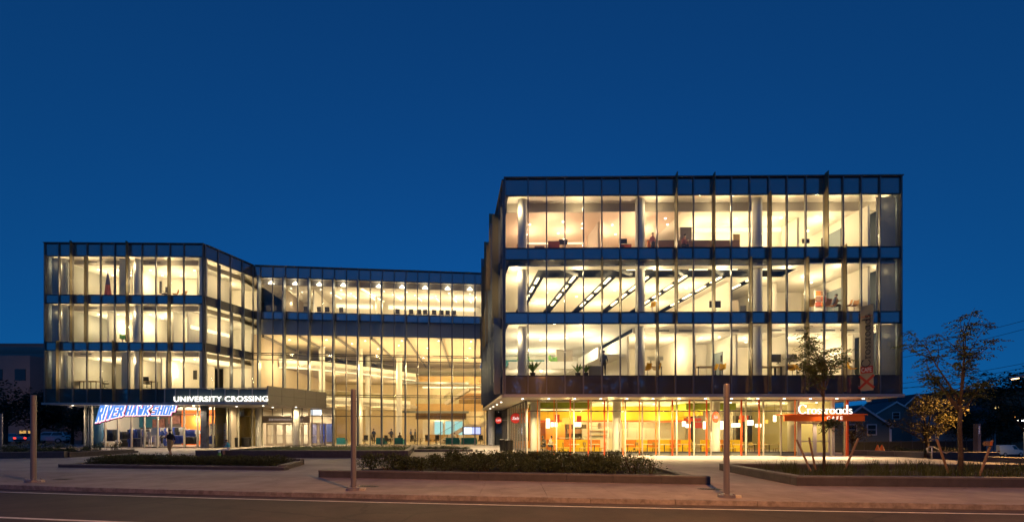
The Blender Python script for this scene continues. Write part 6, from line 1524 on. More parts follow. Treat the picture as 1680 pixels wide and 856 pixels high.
# ---- street light with arm at the right edge, and the wires
SL2 = thing('street_lamp', 'street lamp arm reaching in from the right edge above the dark tree', 'street lamp', (43.4, 33, -.5))
pl = px(1668, 619, 33); pr = px(1760, 590, 33)
rod('pole', SL2, M_steel, (pr.x, 33, -1.0), (pr.x, 33, pr.z + .3), .2, 10, .7); rod('arm', SL2, M_steel, pr, pl + Vector((.5, 0, .05)), .09, 8)
b = MB(); b.add([tuple(pl + Vector(v)) for v in ((-.5, -.1, -.10), (-.5, .1, -.10), (.5, -.2, .10), (.5, .2, .10), (-.45, -.08, .0), (-.45, .08, .0), (.5, -.16, .26), (.5, .16, .26))], [(0, 1, 3, 2), (4, 6, 7, 5), (0, 2, 6, 4), (1, 5, 7, 3), (0, 4, 5, 1), (2, 3, 7, 6)]); b.obj('lamp_head', mat('lamp_head_grey', (.45, .38, .33), .5), SL2)
box('lens', SL2, glow('sodium_lens', (1, .55, .22), 12), pl + Vector((-.12, 0, -.09)), (.4, .2, .04), ry=R(-11))
lamp('street_lamp_light', pl + Vector((-.1, 0, -.2)), 11000, (1.0, .48, .12), size=170, radius=.2, blend=.3)
p = px(1675, 689, 70); SL3 = thing('street_lamp', 'small white lit lamp glowing by the brick block at the right edge', 'street lamp', (p.x, 70, -2.5)); rod('pole', SL3, M_steel, (p.x + .5, 70, -2.5), (p.x + .5, 70, p.z), .14, 8); box('lamp_head', SL3, glow('white_lamp', (1, .93, .78), 8), p, (.9, .35, .22)); lamp('street_lamp_light', p - Vector((0, 0, .3)), 1500, (1, .72, .38), size=170)
# unseen lamp at the left, placed to light the beige block
SL4 = thing('street_lamp', 'unseen street lamp at far left, placed to light the beige block', 'street lamp', (-84, 64, 0)); rod('pole', SL4, M_steel, (-84, 64, -.2), (-84, 64, 9.5), .2, 10, .7); box('lamp_head', SL4, M_steel, (-83.6, 64, 9.5), (.9, .3, .15)); box('lens', SL4, glow('sodium_lens', (1, .55, .22), 12), (-83.6, 64, 9.41), (.6, .22, .03)); lamp('street_lamp_light', (-83.6, 64, 9.3), 1000, (1, .52, .28), radius=.2, kind='POINT')
def wire(x0, y0, d0, x1, y1, d1, sag, label):
    a, b_ = px(x0, y0, d0), px(x1, y1, d1); n = 16; pts = [a.lerp(b_, i / n) - Vector((0, 0, sag * 4 * (i / n) * (1 - i / n))) for i in range(n + 1)]
    b = MB(); b.tube(pts, .022, 5); o = b.obj('overhead_wire', mat('wire_black', (.05, .045, .05), .6)); tag(o, label, 'wire', 'overhead wires')
for i, (y0, y1, sg) in enumerate(((590, 508, .4), (604, 522, .4), (641, 583, .3), (650, 590, .3), (668, 601, .3), (629, 600, 1.2))):
    wire(1380, y0, 52, 1745, y1, 44, sg, '%s overhead wire from the top, crossing the sky at right' % ORD[i])
# ================================================================== INTERIOR FURNISHING
# ---- chairs
def chair_proto(label, seatm, legm, kind='cafe'):
    t = thing('chair', label, 'chair', (0, 0, -50))
    z0 = -50
    if kind == 'cafe':
        b = MB(); b.box((0, 0, z0 + .45), (.42, .42, .05)); b.obj('seat', seatm, t)
        b = MB(); b.box((0, .19, z0 + .78), (.40, .03, .22), rx=R(-8)); b.obj('backrest', seatm, t)
        for sx in (-1, 1):
            b = MB(); b.tube([(sx * .18, .19, z0), (sx * .18, .17, z0 + .45), (sx * .18, .21, z0 + .88)], .018, 5); b.obj('leg', legm, t)
            b = MB(); b.tube([(sx * .18, -.18, z0), (sx * .17, -.17, z0 + .43)], .018, 5); b.obj('leg', legm, t)
    elif kind == 'shell':
        b = MB(); v = []; n = 8
        prof = [(-.22, .44), (-.05, .42), (.12, .43), (.2, .52), (.25, .70), (.29, .86)]
        for (y, z) in prof:
            for k in range(n + 1): u = k / n * 2 - 1; v.append((u * .23 * (1.0 if z < .6 else 1.0 - (z - .6) * .5), y - .05 * u * u, z0 + z + .06 * u * u))
        f = [(i * (n + 1) + k, i * (n + 1) + k + 1, (i + 1) * (n + 1) + k + 1, (i + 1) * (n + 1) + k) for i in range(len(prof) - 1) for k in range(n)]
        b.add(v, f); b.obj('shell', seatm, t, smooth=True)
        b = MB(); b.tube([(0, 0, z0 + .06), (0, 0, z0 + .42)], .025, 8); b.obj('stem', legm, t)
        for k in range(5): a = 2 * math.pi * k / 5; b = MB(); b.tube([(0, 0, z0 + .08), (.25 * math.cos(a), .25 * math.sin(a), z0 + .04)], .02, 5); b.obj('foot', legm, t)
    else:   # office task chair
        b = MB(); b.box((0, 0, z0 + .46), (.5, .48, .08)); b.obj('seat', seatm, t)
        b = MB(); b.box((0, .24, z0 + .80), (.46, .06, .52), rx=R(-8)); b.obj('backrest', seatm, t)
        for sx in (-1, 1): b = MB(); b.tube([(sx * .26, .12, z0 + .46), (sx * .28, .12, z0 + .66), (sx * .28, -.14, z0 + .67)], .02, 5); b.obj('armrest', legm, t)
        b = MB(); b.tube([(0, 0, z0 + .06), (0, 0, z0 + .42)], .03, 8); b.obj('stem', legm, t)
        for k in range(5): a = 2 * math.pi * k / 5; b = MB(); b.tube([(0, 0, z0 + .10), (.28 * math.cos(a), .28 * math.sin(a), z0 + .05)], .02, 5); b.obj('foot', legm, t)
    return t
class Proto:
    def __init__(s, o): s.o = o; s.used = False; s.base = W[o.name].copy()
    def put(s, x, y, z, rz, label, group):
        M = TR(x, y, z, rz)
        if not s.used:
            s.used = True; o = s.o; o.matrix_basis = M; o['label'] = label; o['group'] = group
            s.first = o; return o
        # parts keep their offset to the root through the inverse matrix
        c = s.o.copy(); C.objects.link(c); c.matrix_basis = M; c['label'] = label; c['group'] = group
        for ch in s.o.children:
            k = ch.copy(); C.objects.link(k); k.parent = c; k.matrix_parent_inverse = ch.matrix_parent_inverse.copy()
            for g in ch.children: q = g.copy(); C.objects.link(q); q.parent = k; q.matrix_parent_inverse = g.matrix_parent_inverse.copy()
        return c
M_dw = mat('dark_wood', (.10, .06, .03), .5); M_chs = mat('cafe_seat', (.42, .30, .10), .5)
cafe_chair = Proto(chair_proto('cafe chair', M_chs, M_dw))
yel = mat('yellow_shell', (.78, .42, .02), .45); pY = Proto(chair_proto('yellow chair', yel, M_steel, 'shell')); grn = mat('green_shell', (.22, .50, .10), .45); pG = Proto(chair_proto('green chair', grn, M_steel, 'shell'))
tealc = mat('teal_fabric', (.02, .22, .26), .8); pB = Proto(chair_proto('dark chair', mat('black_mesh', (.03, .03, .035), .7), M_dark, 'task')); pO = Proto(chair_proto('tan chair', mat('tan_shell', (.50, .24, .07), .5), M_steel, 'shell'))
def table_proto(label, w, d_, h, topm, legm, name='table', ped=True):
    t = thing(name, label, 'table', (0, 0, -50)); z0 = -50
    b = MB(); b.box((0, 0, z0 + h - .02), (w, d_, .04)); b.obj('table_top', topm, t)
    if ped:
        b = MB(); b.tube([(0, 0, z0 + .03), (0, 0, z0 + h - .04)], .035, 8); b.obj('stem', legm, t); b = MB(); b.lathe([(0, .04), (.2, .03), (.24, 0)], (0, 0, z0), 14); b.obj('base', legm, t)
    else:
        for sx in (-1, 1):
            for sy in (-1, 1): b = MB(); b.box((sx * (w / 2 - .05), sy * (d_ / 2 - .05), z0 + h / 2 - .02), (.05, .05, h - .04)); b.obj('leg', legm, t)
    return t
cafe_table = Proto(table_proto('cafe table', .75, .65, .75, mat('table_pale', (.66, .56, .36), .4), M_dark)); desk = Proto(table_proto('desk', 1.6, .75, .74, mat('desk_top', (.50, .38, .24), .5), M_dark, 'desk', False)); htab = Proto(table_proto('hall table', 1.1, .9, .72, mat('table_grey', (.40, .36, .30), .4), M_dark))
# ---- cafe seating along the window
xs_t = [905, 942, 975, 1030, 1062, 1090, 1120, 1150, 1185, 1215, 1238, 1262]
nth = 0
for i, x in enumerate(xs_t):
    tt = 1.5 if i % 2 else 2.0; p = fC.P(fC.s_at(x, tt), tt, .03)
    cafe_table.put(p.x, p.y, p.z, fC.rz, '%s small cafe table from the left along the cafe window' % ORD[i], 'cafe tables')
    for sgn in (-1, 1):
        nth += 1
        cafe_chair.put(p.x + sgn * .62, p.y + random.uniform(-.1, .1), p.z, R(90 * -sgn) + random.uniform(-.2, .2), '%s dark wooden cafe chair from the left along the window' % ORD[nth - 1], 'cafe chairs')
# ---- banquette benches
M_by = mat('banquette_yellow', (.82, .55, .03), .6); M_bo = mat('banquette_orange', (.70, .24, .03), .6, var=.2, scale=9)
for i, (x0, x1) in enumerate(((905, 985), (1026, 1135), (1150, 1172), (1180, 1215))):
    a, b_ = fC.s_at(x0, 3.4), fC.s_at(x1, 3.4); c = fC.P((a + b_) / 2, 3.4)
    t = thing('banquette', ['yellow and orange banquette bench left of the white cafe column', 'longest yellow and orange banquette right of the white cafe column', 'short orange banquette beside the second cafe column', 'orange banquette before the cafe pendants at right'][i], 'bench', (c.x, c.y, .03), group='cafe banquettes')
    fC.box('seat', t, M_by, a, b_, 2.95, 3.4, .03, .48)
    n = max(1, round((b_ - a) / .9))
    for k in range(n): fC.box('back_cushion', t, (M_by, M_bo)[(k + i) % 2], a + (b_ - a) * k / n + .005, a + (b_ - a) * (k + 1) / n - .005, 3.4, 3.6, .45, 1.08)
# ---- pendants
def pendant(x, y, t_, w, h, col, label, square=False, strength=5):
    p = fC.P(fC.s_at(x, t_), t_); z = fC.z_at(y, fC.s_at(x, t_), t_)
    t = thing('pendant_lamp', label, 'lamp', (p.x, p.y, z), group='cafe pendant lamps')
    rod('cord', t, M_dark, (p.x, p.y, z + h / 2), (p.x, p.y, 3.9), .02, 5)
    m = glow('shade_' + col, {'white': (1, .88, .60), 'red': (.9, .10, .03), 'amber': (1, .55, .08)}[col], {'white': 3.2, 'red': .8, 'amber': 1.5}[col])
    if square: box('shade', t, m, (p.x, p.y, z), (w, w, h))
    else: cyl('shade', t, m, (p.x, p.y, z), w, h, 18)
for i, (x, y, t_, w, h, c) in enumerate(((899, 694, 2.6, .30, .75, 'white'), (909, 696, 3.8, .5, .36, 'white'), (947, 696, 3.8, .55, .36, 'white'), (914, 686, 3.0, .38, .6, 'red'), (950, 687, 3.0, .38, .5, 'red'), (932, 690, 5.0, .9, .5, 'amber'),
      (1122, 695, 3.0, .28, .40, 'white'), (1129, 698, 2.4, .36, .30, 'white'), (1144, 697, 2.8, .50, .45, 'red'), (1136, 688, 4.0, 1.0, .25, 'red'), (1156.5, 697, 3.2, .28, .6, 'white'), (1185, 697, 3.2, .36, .65, 'white'), (1207, 697, 2.6, .46, .3, 'white'),
      (1214, 691, 3.0, .22, .3, 'amber'), (1231, 693, 3.6, .45, .4, 'white'), (1244, 697.5, 2.6, .42, .25, 'white'), (1271, 686, 3.0, .22, .5, 'white'), (1258, 691, 3.4, .2, .3, 'amber'), (1220, 686, 4.2, .5, .5, 'red'))):
    pendant(x, y, t_, w, h, c, '%s %s pendant lamp from the left among the %s lamps hanging in the cafe' % (ORD[sum(1 for q in ((899, 'white'), (909, 'white'), (947, 'white'), (914, 'red'), (950, 'red'), (932, 'amber'), (1122, 'white'), (1129, 'white'), (1144, 'red'), (1136, 'red'), (1156.5, 'white'), (1185, 'white'), (1207, 'white'), (1214, 'amber'), (1231, 'white'), (1244, 'white'), (1271, 'white'), (1258, 'amber'), (1220, 'red')) if q[1] == c and q[0] < x)], c, c), square=(w > .45))
person('seated cafe guest in white at the left end of the window row', (fC.P(fC.s_at(901, 3.2), 3.2, .48)), R(60), 'sit', (.7, .66, .6), (.1, .1, .12))
person('cafe guest in dark jumper behind the first window table', (fC.P(fC.s_at(893, 3.6), 3.6, .48)), R(-40), 'sit', (.12, .09, .07), (.06, .06, .08))
# display case and kitchen bits
t = thing('display_case', 'glass food display case by the white cafe column', 'display case', tuple(cin(5.2, 5.0, .03)))
cpoly_ = lambda name, m, s0, s1, t0, t1, z0, z1: prism(name, t, m, [tuple(cin(a, b)[:2]) for a, b in ((s0, t0), (s1, t0), (s1, t1), (s0, t1))], z0, z1)
cpoly_('base', M_orange, 3.6, 6.0, 5.2, 5.9, .03, .75); cpoly_('glass_hood', M_gls, 3.6, 6.0, 5.2, 5.9, .76, 1.35)
for k in range(3): cpoly_('shelf', M_white, 3.65, 5.95, 5.25, 5.85, .82 + k * .18, .85 + k * .18)
# ---- right wing: upper floor things
def put_px(proto, x, fl_z, t, rz, label, group): p = fR.P(fR.s_at(x, t), t, fl_z); return proto.put(p.x, p.y, p.z, rz, label, group)
f2, f3, f4 = Z2B + .021, Z3B + .021, Z4B + .021
def block(name, label, cat, x0, x1, t0, t1, z0, z1, m, group=None, parts=None):
    a, b_ = fR.s_at(x0, t0), fR.s_at(x1, t0); c = fR.P((a + b_) / 2, t0, z0); t = thing(name, label, cat, tuple(c), group=group)
    fR.box('panel', t, m, a, b_, t0, t0 + .06, z0 + .06, z1)
    fR.box('top_cap', t, M_frame, a, b_, t0 - .01, t0 + .07, z1 + .002, z1 + .03)
    for s in (a + .05, b_ - .05): fR.box('foot', t, M_dark, s - .03, s + .03, t0, t0 + (t1 - t0), z0, z0 + .055)
    return t
M_or = mat('partition_orange', (.62, .20, .05), .7); M_rd = mat('partition_red', (.40, .09, .05), .7); M_br = mat('partition_brown', (.25, .14, .10), .7)
for i, (x0, x1, m, lab, h) in enumerate(((848, 868, M_or, 'orange desk screen at the left end of the top floor window', .95), (877, 893, M_br, 'brown desk screen beside the orange one on the top floor', .95), (899, 918, M_rd, 'red desk screen in the third bay of the top floor', 1.15), (1016, 1036, M_rd, 'red desk screen left of the top floor column', 1.05), (1062, 1078, M_or, 'orange desk screen behind the top floor column', 1.2), (1080, 1110, M_br, 'low brown desk screen in the middle of the top floor', 1.3))):
    block('desk_screen', lab, 'screen', x0, x1, 1.6 + .3 * (i % 2), 2.2 + .3 * (i % 2), f4, f4 + h, m, 'desk screens')
block('reception_desk', 'long brown reception desk in the middle of the top floor', 'desk', 1112, 1213, 1.8, 2.5, f4, f4 + 1.25, M_br)
block('storage_wall', 'tall dark storage unit behind the top floor reception desk', 'cabinet', 1116, 1135, 2.4, 3.0, f4, f4 + 2.45, mat('storage_grey', (.16, .13, .13), .6))
block('wood_screen', 'tilted wooden screen at the right end of the reception desk', 'screen', 1203, 1214, 2.0, 2.5, f4, f4 + 1.75, M_wood)
def monitor(x, z, t, w, label, m=M_black, rz=0.0):
    p = fR.P(fR.s_at(x, t), t, z); o = thing('monitor', label, 'monitor', tuple(p), fR.rz + rz, group='desk monitors')
    M = TR(p.x, p.y, p.z, fR.rz + rz)
    for nm, mm, c, s_ in (('display', m, (0, 0, .28 + .13), (w, .04, w * .58)), ('stand', M_dark, (0, .03, .13), (.05, .04, .26)), ('base', M_dark, (0, .02, .01), (.24, .16, .02))): _link(bpy.data.objects.new(nm, unit_box(mm)), o, M @ Matrix.Translation(c) @ Matrix.Diagonal((*s_, 1)))
monitor(924, f4 + .74, 1.7, .6, 'dark monitor in the fourth bay of the top floor'); monitor(1022, f4 + .74, 1.6, .55, 'dark monitor left of the top floor column'); monitor(1322, f4 + .6, 1.4, .5, 'small dark monitor in the brightest top floor bay')
person('person at the top floor desk beside the red screen', fR.P(fR.s_at(1071, 1.5), 1.5, f4), R(20), 'stand', (.30, .10, .12), (.05, .05, .08), s=.93)
person('person seated behind the top floor reception desk', fR.P(fR.s_at(1121, 1.6), 1.6, f4 + .62), R(10), 'sit', (.45, .20, .16), (.05, .05, .07))
# third floor
for i, (x, pr, lab) in enumerate(((1330, pY, 'yellow shell chair at the left of the third floor meeting nook'), (1356, pO, 'tan shell chair left of the person on the third floor'), (1367, pO, 'tan shell chair beside the person on the third floor'), (1391, pO, 'tan shell chair before the dark door on the third floor'), (1401, pO, 'tan shell chair nearest the banner on the third floor'), (1070, pY, 'yellow shell chair in the middle of the third floor'))):
    put_px(pr, x, f3 + .25, 1.2, R(160 + 30 * i), lab, 'third floor chairs')
person('person in dark clothes seated by the third floor window', fR.P(fR.s_at(1366, 1.7), 1.7, f3 + .75), R(70), 'sit', (.10, .10, .13), (.05, .05, .07))
t = block('bookcase', 'red and white bookcase behind the third floor chairs', 'bookcase', 1336, 1356, 3.4, 3.8, f3, f3 + 2.5, M_white)
for k in range(6): fR.box('book_row', t, (M_rd, M_or, M_br)[k % 3], fR.s_at(1338 + (k % 2) * 9, 3.38), fR.s_at(1345 + (k % 2) * 9, 3.38), 3.3, 3.399, f3 + 1.3 + (k // 2) * .4, f3 + 1.62 + (k // 2) * .4)
monitor(1173, f3 + .74, 2.2, .8, 'dark monitor on the third floor by the second column')
block('cabinet', 'dark cabinet in the third floor office', 'cabinet', 1215, 1224, 5.5, 6.0, f3, f3 + 2.0, M_dark)
# second floor
for i, (x, pr, t_, lab) in enumerate(((1062, pY, 1.3, 'yellow chair at the second floor desk near the big column'), (1078, pY, 1.2, 'yellow chair with dark frame second from the big column'), (1172, pY, 1.3, 'yellow chair below the grey door on the second floor'), (1184, pY, 1.2, 'yellow chair right of another before the grey door'), (1300, pY, 1.5, 'yellow chair behind the young tree on the second floor'), (1311, pY, 1.3, 'yellow chair partly hidden by the young tree'), (1398, pY, 1.0, 'bright yellow swivel chair left of the banner'), (1356, pO, 1.3, 'tan chair behind the young tree top'))):
    put_px(pr, x, f2 + .1, t_, R(200 + 37 * i), lab, 'second floor chairs')
for i, (x, w, lab, m) in enumerate(((1068, .5, 'small pale monitor near the second floor column', M_blind), (1082, .5, 'pale monitor beside the yellow chairs', M_blind), (1191, .8, 'dark wall monitor by the grey door', M_dark), (1277, .95, 'large dark monitor on the second floor desk left of the tree', M_dark), (1296, .95, 'large grey monitor beside the dark one', mat('monitor_grey', (.22, .21, .20), .4)), (1387, .6, 'monitor beside the bright yellow chair', M_dark))):
    monitor(x, f2 + .85 + (.35 if i == 2 else .2), 2.0 if i != 2 else 3.0, w, lab, m)
for i, (x, lab) in enumerate(((1065, 'desk near the second floor column'), (1160, 'desk under the grey door on the second floor'), (1258, 'high desk left of the large monitors'), (1295, 'desk carrying the large second floor monitors'), (1375, 'desk left of the bright yellow chair'))): put_px(desk, x, f2 + .12, 2.0, 0, lab, 'office desks')
person('person in dark clothes standing at the second floor railing desk', fR.P(fR.s_at(990.5, .9), .9, f2), R(-30), 'stand', (.025, .025, .03), (.03, .03, .04))
block('counter', 'low grey counter beside the standing person on the second floor', 'counter', 966, 990, 1.0, 1.5, f2, f2 + .75, mat('counter_grey', (.32, .30, .25), .6))
def plant(x, z, t_, s, label):
    p = fR.P(fR.s_at(x, t_), t_, z); t = thing('potted_plant', label, 'plant', tuple(p), group='potted plants'); rnd = random.Random(int(x)); b = MB()
    for k in range(16):
        a = rnd.uniform(0, 6.28); d = Vector((math.cos(a) * .7, math.sin(a) * .7, 1)).normalized(); L = s * rnd.uniform(.6, 1); sd_ = d.cross(Vector((0, 0, 1))).normalized() * .07 * s
        o = p + Vector((0, 0, .3)); b.add([o, o + d * L * .5 + sd_, o + d * L - Vector((0, 0, .1 * L)), o + d * L * .5 - sd_], [(0, 1, 2, 3)])
    b.obj('leaves', mat('indoor_leaf', (.09, .20, .03), .5), t); b = MB(); b.lathe([(0, 0), (.16, 0), (.2, .32), (.17, .32)], tuple(p), 14); b.obj('pot', M_dark, t)
plant(874, f2, .9, 1.3, 'broad leaved plant in the second bay of the second floor'); plant(948, f2, 1.0, .95, 'leafy plant left of the grey counter'); plant(961, f2, 1.0, .9, 'leafy plant against the grey counter')
gz_ = 7.21
for i, (x, pr, t_) in enumerate(((853, pG, 8.0), (862, pG, 8.6), (872, pG, 8.0), (905, pG, 8.0), (911, pG, 8.8))): put_px(pr, x, gz_, t_, R(40 * i), '%s lime green chair from the left on the inner gallery' % ORD[i], 'lime gallery chairs')
# ---- left wing things
def lput(proto, x, z, t, rz, label, group): p = fL.P(fL.s_at(x, t), t, z); return proto.put(p.x, p.y, p.z, rz, label, group)
g2, g3_, g4 = z2b + .021, z3b + .021, z4b + .021
for i, (x, z, t_, pr, lab) in enumerate(((172, g2, 1.6, pB, 'dark task chair at the fifth bay, lowest office floor of the left block'), (241, g2, 1.6, pB, 'dark task chair in the middle of the lowest left office floor'), (273, g4, 1.8, pB, 'dark chair under the wall screen on the top left floor'), (288, g4, 1.8, pO, 'tan chair next to the dark one on the top left floor'), (301, g4, 1.8, pO, 'second tan chair on the top left floor'), (201, g3_, 1.6, pG, 'lime green chair on the middle left floor'), (229, g3_, 1.8, pG, 'lime green chair near the pale column, middle left floor'), (112, g3_, 1.2, pB, 'dark armchair at the left end of the middle floor'))):
    lput(pr, x, z + .2, t_, R(150 + 50 * i), lab, 'left block chairs')
for i, (x, z, lab) in enumerate(((112, g2, 'desk at the left end of the lowest office floor'), (130, g2, 'second desk on the lowest left office floor'), (150, g2, 'third desk on the lowest left office floor'), (240, g2, 'desk under the framed pictures'))): lput(desk, x, z + .1, 1.4, 0, lab, 'left block desks')
def wallart(name, label, cat, fr, x0, x1, y0, y1, t, m, framem=M_dark):
    a, b_ = fr.s_at(x0, t), fr.s_at(x1, t); za_, zb_ = fr.z_at(y1, a, t), fr.z_at(y0, a, t)
    o = thing(name, label, cat, tuple(fr.P((a + b_) / 2, t, za_))); fr.box('frame', o, framem, a, b_, t, t + .04, za_, zb_); fr.box('picture', o, m, a + .05, b_ - .05, t - .012, t - .001, za_ + .05, zb_ - .05); return o
M_pic = mat('picture_cream', (.62, .56, .44), .7)
for i, (x0, x1, y0, y1, t, lab) in enumerate(((107, 113, 598, 604, 6.4, 'small framed picture left of another on the lowest left office wall'), (115, 121, 600, 605, 6.4, 'small framed picture right of another on the lowest left office wall'), (177, 188, 610, 622, 6.3, 'framed picture by the fifth window of the lowest left floor'), (249, 256, 608, 613, 6.4, 'upper framed picture of a pair on the lowest left floor'), (249, 256, 615, 620, 6.4, 'lower framed picture of a pair on the lowest left floor'))): wallart('wall_picture', lab, 'picture', fL, x0, x1, y0, y1, t, M_pic)
wallart('wall_monitor', 'large dark wall screen on the top left floor', 'screen', fL, 238, 265, 461, 481, 4.3, M_black); wallart('wall_monitor', 'dark wall screen above the canopy on the lowest left floor', 'screen', fL, 305, 323, 607, 622, 5.2, M_black)
p = fL.P(fL.s_at(177, 1.2), 1.2, g4); FL_ = thing('flag', 'furled red white and blue flag on a staff in the top left window', 'flag', tuple(p)); rod('staff', FL_, M_wood, p, p + Vector((0, 0, 2.6)), .04, 8); cyl('base', FL_, M_dark, p + Vector((0, 0, .05)), .35, .1, 14)
for nm, r0, r1, za_, zb_, m in (('flag_cloth', .24, .19, .35, 1.3, mat('flag_red', (.42, .10, .08), .8, var=.6, scale=9, stretch=(3, 3, .3))), ('flag_canton', .19, .05, 1.3, 2.45, mat('flag_blue', (.10, .08, .16), .8, var=.3, scale=6))):
    b = MB(); n = 16; pr = []
    for z, r in ((za_, r0), ((za_ + zb_) / 2, (r0 + r1) / 2), (zb_, r1)):
        for k in range(n): a = 2 * math.pi * k / n; rr = r * (1 + .25 * math.sin(4 * a + z)); pr.append((p.x + rr * math.cos(a), p.y + rr * .6 * math.sin(a), p.z + z))
    b.add(pr, [(j * n + k, j * n + (k + 1) % n, (j + 1) * n + (k + 1) % n, (j + 1) * n + k) for j in range(2) for k in range(n)]); b.obj(nm, m, FL_, smooth=True)
t = thing('bookshelf', 'white bookshelf at the left end of the middle left floor', 'bookshelf', tuple(fL.P(1.6, 2.8, g3_))); a = fL.s_at(108, 3.2); fL.box('case', t, M_white, a, a + .9, 3.2, 3.5, g3_, g3_ + 2.4)
for k in range(4): fL.box('book_row', t, (M_br, M_dark, M_rd)[k % 3], a + .08, a + .82, 3.1, 3.199, g3_ + .5 + k * .45, g3_ + .8 + k * .45)
# ---- shop stock
M_roy = mat('royal_blue_cloth', (.025, .06, .33), .85, var=.3, scale=6); M_nav = mat('navy_cloth', (.012, .018, .06), .85); M_gry = mat('grey_cloth', (.45, .44, .44), .85, var=.2, scale=6); M_bk = mat('black_cloth', (.018, .018, .02), .9)
def garment(b, x, y, z, w, h, yaw, mi):
    c, s = math.cos(yaw), math.sin(yaw); pts = [(-w * .5, -.0), (-w * .5, -h * .32), (-w * .34, -h * .34), (-w * .36, -h), (w * .36, -h), (w * .34, -h * .34), (w * .5, -h * .32), (w * .5, 0), (w * .15, .06), (-w * .15, .06)]
    v = [];
    for dy in (-.03, .03):
        for (px__, pz) in pts: v.append((x + px__ * c - dy * s, y + px__ * s + dy * c, z + pz))
    n = len(pts); b.add(v, [tuple(range(n)), tuple(reversed(range(n, 2 * n)))] + [(i, n + i, n + (i + 1) % n, (i + 1) % n) for i in range(n)], mi)
def rack(x, t_, w, h, mats, n, label, tiers=1):
    s = fS.s_at(x, t_); p = fS.P(s, t_, gS + .03); t = thing('clothes_rack', label, 'clothes rack', tuple(p), group='shop clothes racks')
    for sx in (-1, 1): rod('upright', t, M_steel, p + Vector((sx * w / 2, 0, 0)), p + Vector((sx * w / 2, 0, h)), .04, 6); box('foot', t, M_steel, p + Vector((sx * w / 2, 0, .03)), (.06, .5, .05))
    for k in range(tiers):
        z = h - k * (h * .52); rod('rail', t, M_steel, p + Vector((-w / 2, 0, z)), p + Vector((w / 2, 0, z)), .035, 6); 
        for j in range(n):
            b = MB(); garment(b, p.x - w / 2 + w * (j + .5) / n, p.y, p.z + z - .08, .46, (h * .46 if tiers > 1 else h * .62), R(60) + random.uniform(-.3, .3), 0); b.obj('garment', random.choice(mats), t)
for i, (x, t_, w, h, ms_, n, ti) in enumerate(((183, 2.0, 1.2, 1.7, [M_nav, M_bk], 7, 1), (206, 2.6, 1.3, 1.5, [M_bk, M_bk, M_nav], 8, 2), (222, 1.6, 1.1, 1.75, [M_roy, M_nav], 7, 2), (244, 2.2, .9, 1.5, [M_gry, M_roy], 5, 1), (267, 3.4, 1.5, 1.9, [M_roy, M_gry], 7, 2), (293, 1.5, 1.3, 1.15, [M_roy], 9, 1), (291, 2.6, 1.5, 1.95, [M_gry, M_bk, M_roy], 7, 1), (313, 1.6, 1.2, 1.0, [M_bk], 8, 1), (315, 2.6, 1.3, 1.7, [M_roy, M_gry], 7, 1), (352, 1.0, .9, 1.1, [M_roy, M_gry], 5, 1))):
    rack(x, t_, w, h, ms_, n, '%s clothes rack from the left in the shop window, hung with %s garments' % (ORD[i], 'royal blue' if ms_[0] is M_roy else 'grey' if ms_[0] is M_gry else 'black and navy'), ti)
person('white mannequin in pale sportswear in the shop window', fS.P(fS.s_at(246, .8), .8, gS + .05), R(0), 'mannequin', (.62, .62, .60), (.70, .70, .68), (.7, .7, .7), (.75, .75, .73), (.75, .75, .73), name='mannequin', cat='mannequin', group='shop mannequins')
person('white mannequin in blue top and dark shorts in the shop window', fS.P(fS.s_at(266, .9), .9, gS + .05), R(-20), 'mannequin', (.03, .07, .35), (.08, .08, .09), (.7, .7, .7), (.75, .75, .73), (.75, .75, .73), bare_leg=True, name='mannequin', cat='mannequin', group='shop mannequins')
person('crouching person in white shirt at the left of the shop window', fS.P(fS.s_at(176, .9), .9, gS + .04), R(-70), 'crouch', (.70, .68, .66), (.45, .36, .22)); person('crouching person in white shirt second from the left in the shop', fS.P(fS.s_at(192, .9), .9, gS + .04), R(60), 'crouch', (.72, .70, .68), (.40, .30, .2))
p = fS.P(fS.s_at(253.5, .5), .5, gS + .03); t = thing('sign_stand', 'white notice on a stand between the mannequins', 'sign', tuple(p)); rod('post', t, M_steel, p, p + Vector((0, 0, 1.1)), .04, 6); box('board', t, M_white, p + Vector((0, -.03, 1.5)), (.55, .03, .75)); cyl('base', t, M_dark, p + Vector((0, 0, .02)), .4, .04, 14)
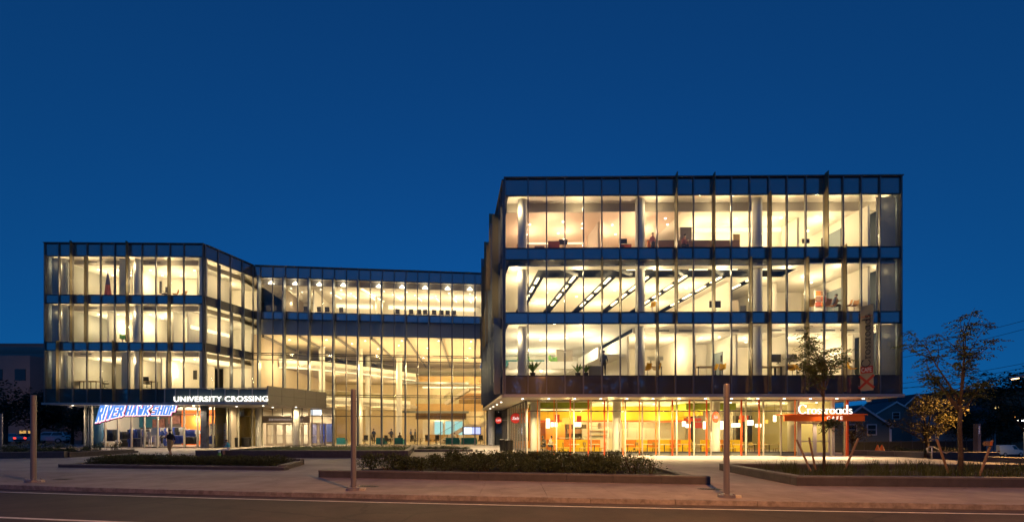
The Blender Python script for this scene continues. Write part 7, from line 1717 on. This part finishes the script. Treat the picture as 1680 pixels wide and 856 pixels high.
# ---- hall seating and people
def sofa(x, d, w, label):
    p = px(x, 0, d); p.z = ZF; t = thing('sofa', label, 'sofa', tuple(p), group='teal hall sofas'); box('seat', t, tealc, p + Vector((0, 0, .22)), (w, .8, .40)); box('backrest', t, tealc, p + Vector((0, -.34, .58)), (w - .02, .16, .40))
    for sx in (-1, 1): box('arm', t, tealc, p + Vector((sx * (w / 2 - .07), .05, .5)), (.14, .66, .2))
sofa(626, 47.5, 1.0, 'teal armchair left of the hall table'); sofa(655, 47.5, 1.0, 'teal armchair right of the hall table'); sofa(743, 47.5, 1.5, 'teal sofa below the stairs, nearer the middle'); sofa(770, 47.5, 1.7, 'teal sofa below the wall screen'); sofa(561, 47, .9, 'teal armchair by the entrance doors')
for i, (x, d) in enumerate(((641, 47.8), (756, 48.2), (690, 49), (715, 50))): p = px(x, 0, d); htab.put(p.x, d, ZF, 0, '%s hall table from the left' % ORD[i], 'hall tables')
for i, (x, d) in enumerate(((599, 47), (680, 48), (703, 48.5), (716, 49), (730, 49), (788, 47.5), (636, 46.6), (612, 49.5))): p = px(x, 0, d); pB.put(p.x, d, ZF, R(70 * i), '%s black chair from the left among the hall seats' % ORD[sorted((599, 680, 703, 716, 730, 788, 636, 612)).index(x)], 'black hall chairs')
for i, (x, d, pose, sh, lab) in enumerate(((613, 50, 'stand', (.03, .03, .035), 'person in black beside the left hall column'), (642, 52, 'stand', (.05, .04, .04), 'person in dark clothes standing behind the hall sofas'), (674, 60.2, 'stand', (.10, .12, .22), 'person in blue at the service counter, left of two'), (681, 60.2, 'stand', (.08, .09, .12), 'person in dark clothes at the service counter, right of two'), (636, 48.6, 'sit', (.65, .55, .4), 'person in pale shirt seated at the hall table'), (656, 48.8, 'sit', (.08, .07, .07), 'person in black seated at the hall table'), (748, 48.6, 'sit', (.70, .66, .6), 'person in white seated on the sofa below the stairs'))):
    p = px(x, 0, d); person(lab, (p.x, d, ZF + (.45 if pose == 'sit' else 0)), R(40 * i), pose, sh, (.05, .05, .07))
# ---- top floor room of the hall: seat backs along the glass
for i, x in enumerate((443, 452, 503, 526, 538, 562, 652, 676, 688, 699, 712, 724, 734, 746)): s = fA.s_at(x, 1.9); p = fA.P(s, 1.9, za[1] + .02); pB.put(p.x, p.y, p.z, R(180) + random.uniform(-.3, .3), '%s dark chair from the left along the hall top floor window' % ORD[i], 'top floor hall chairs')
# lobby desk figures above canopy
cyl('sensor_dome', LW, M_white, fL.P(1.65, .5, zso - .17), .28, .2, 14, 1.15); cyl('sensor_stem', LW, M_white, fL.P(1.65, .5, zso - .045), .08, .06, 10)
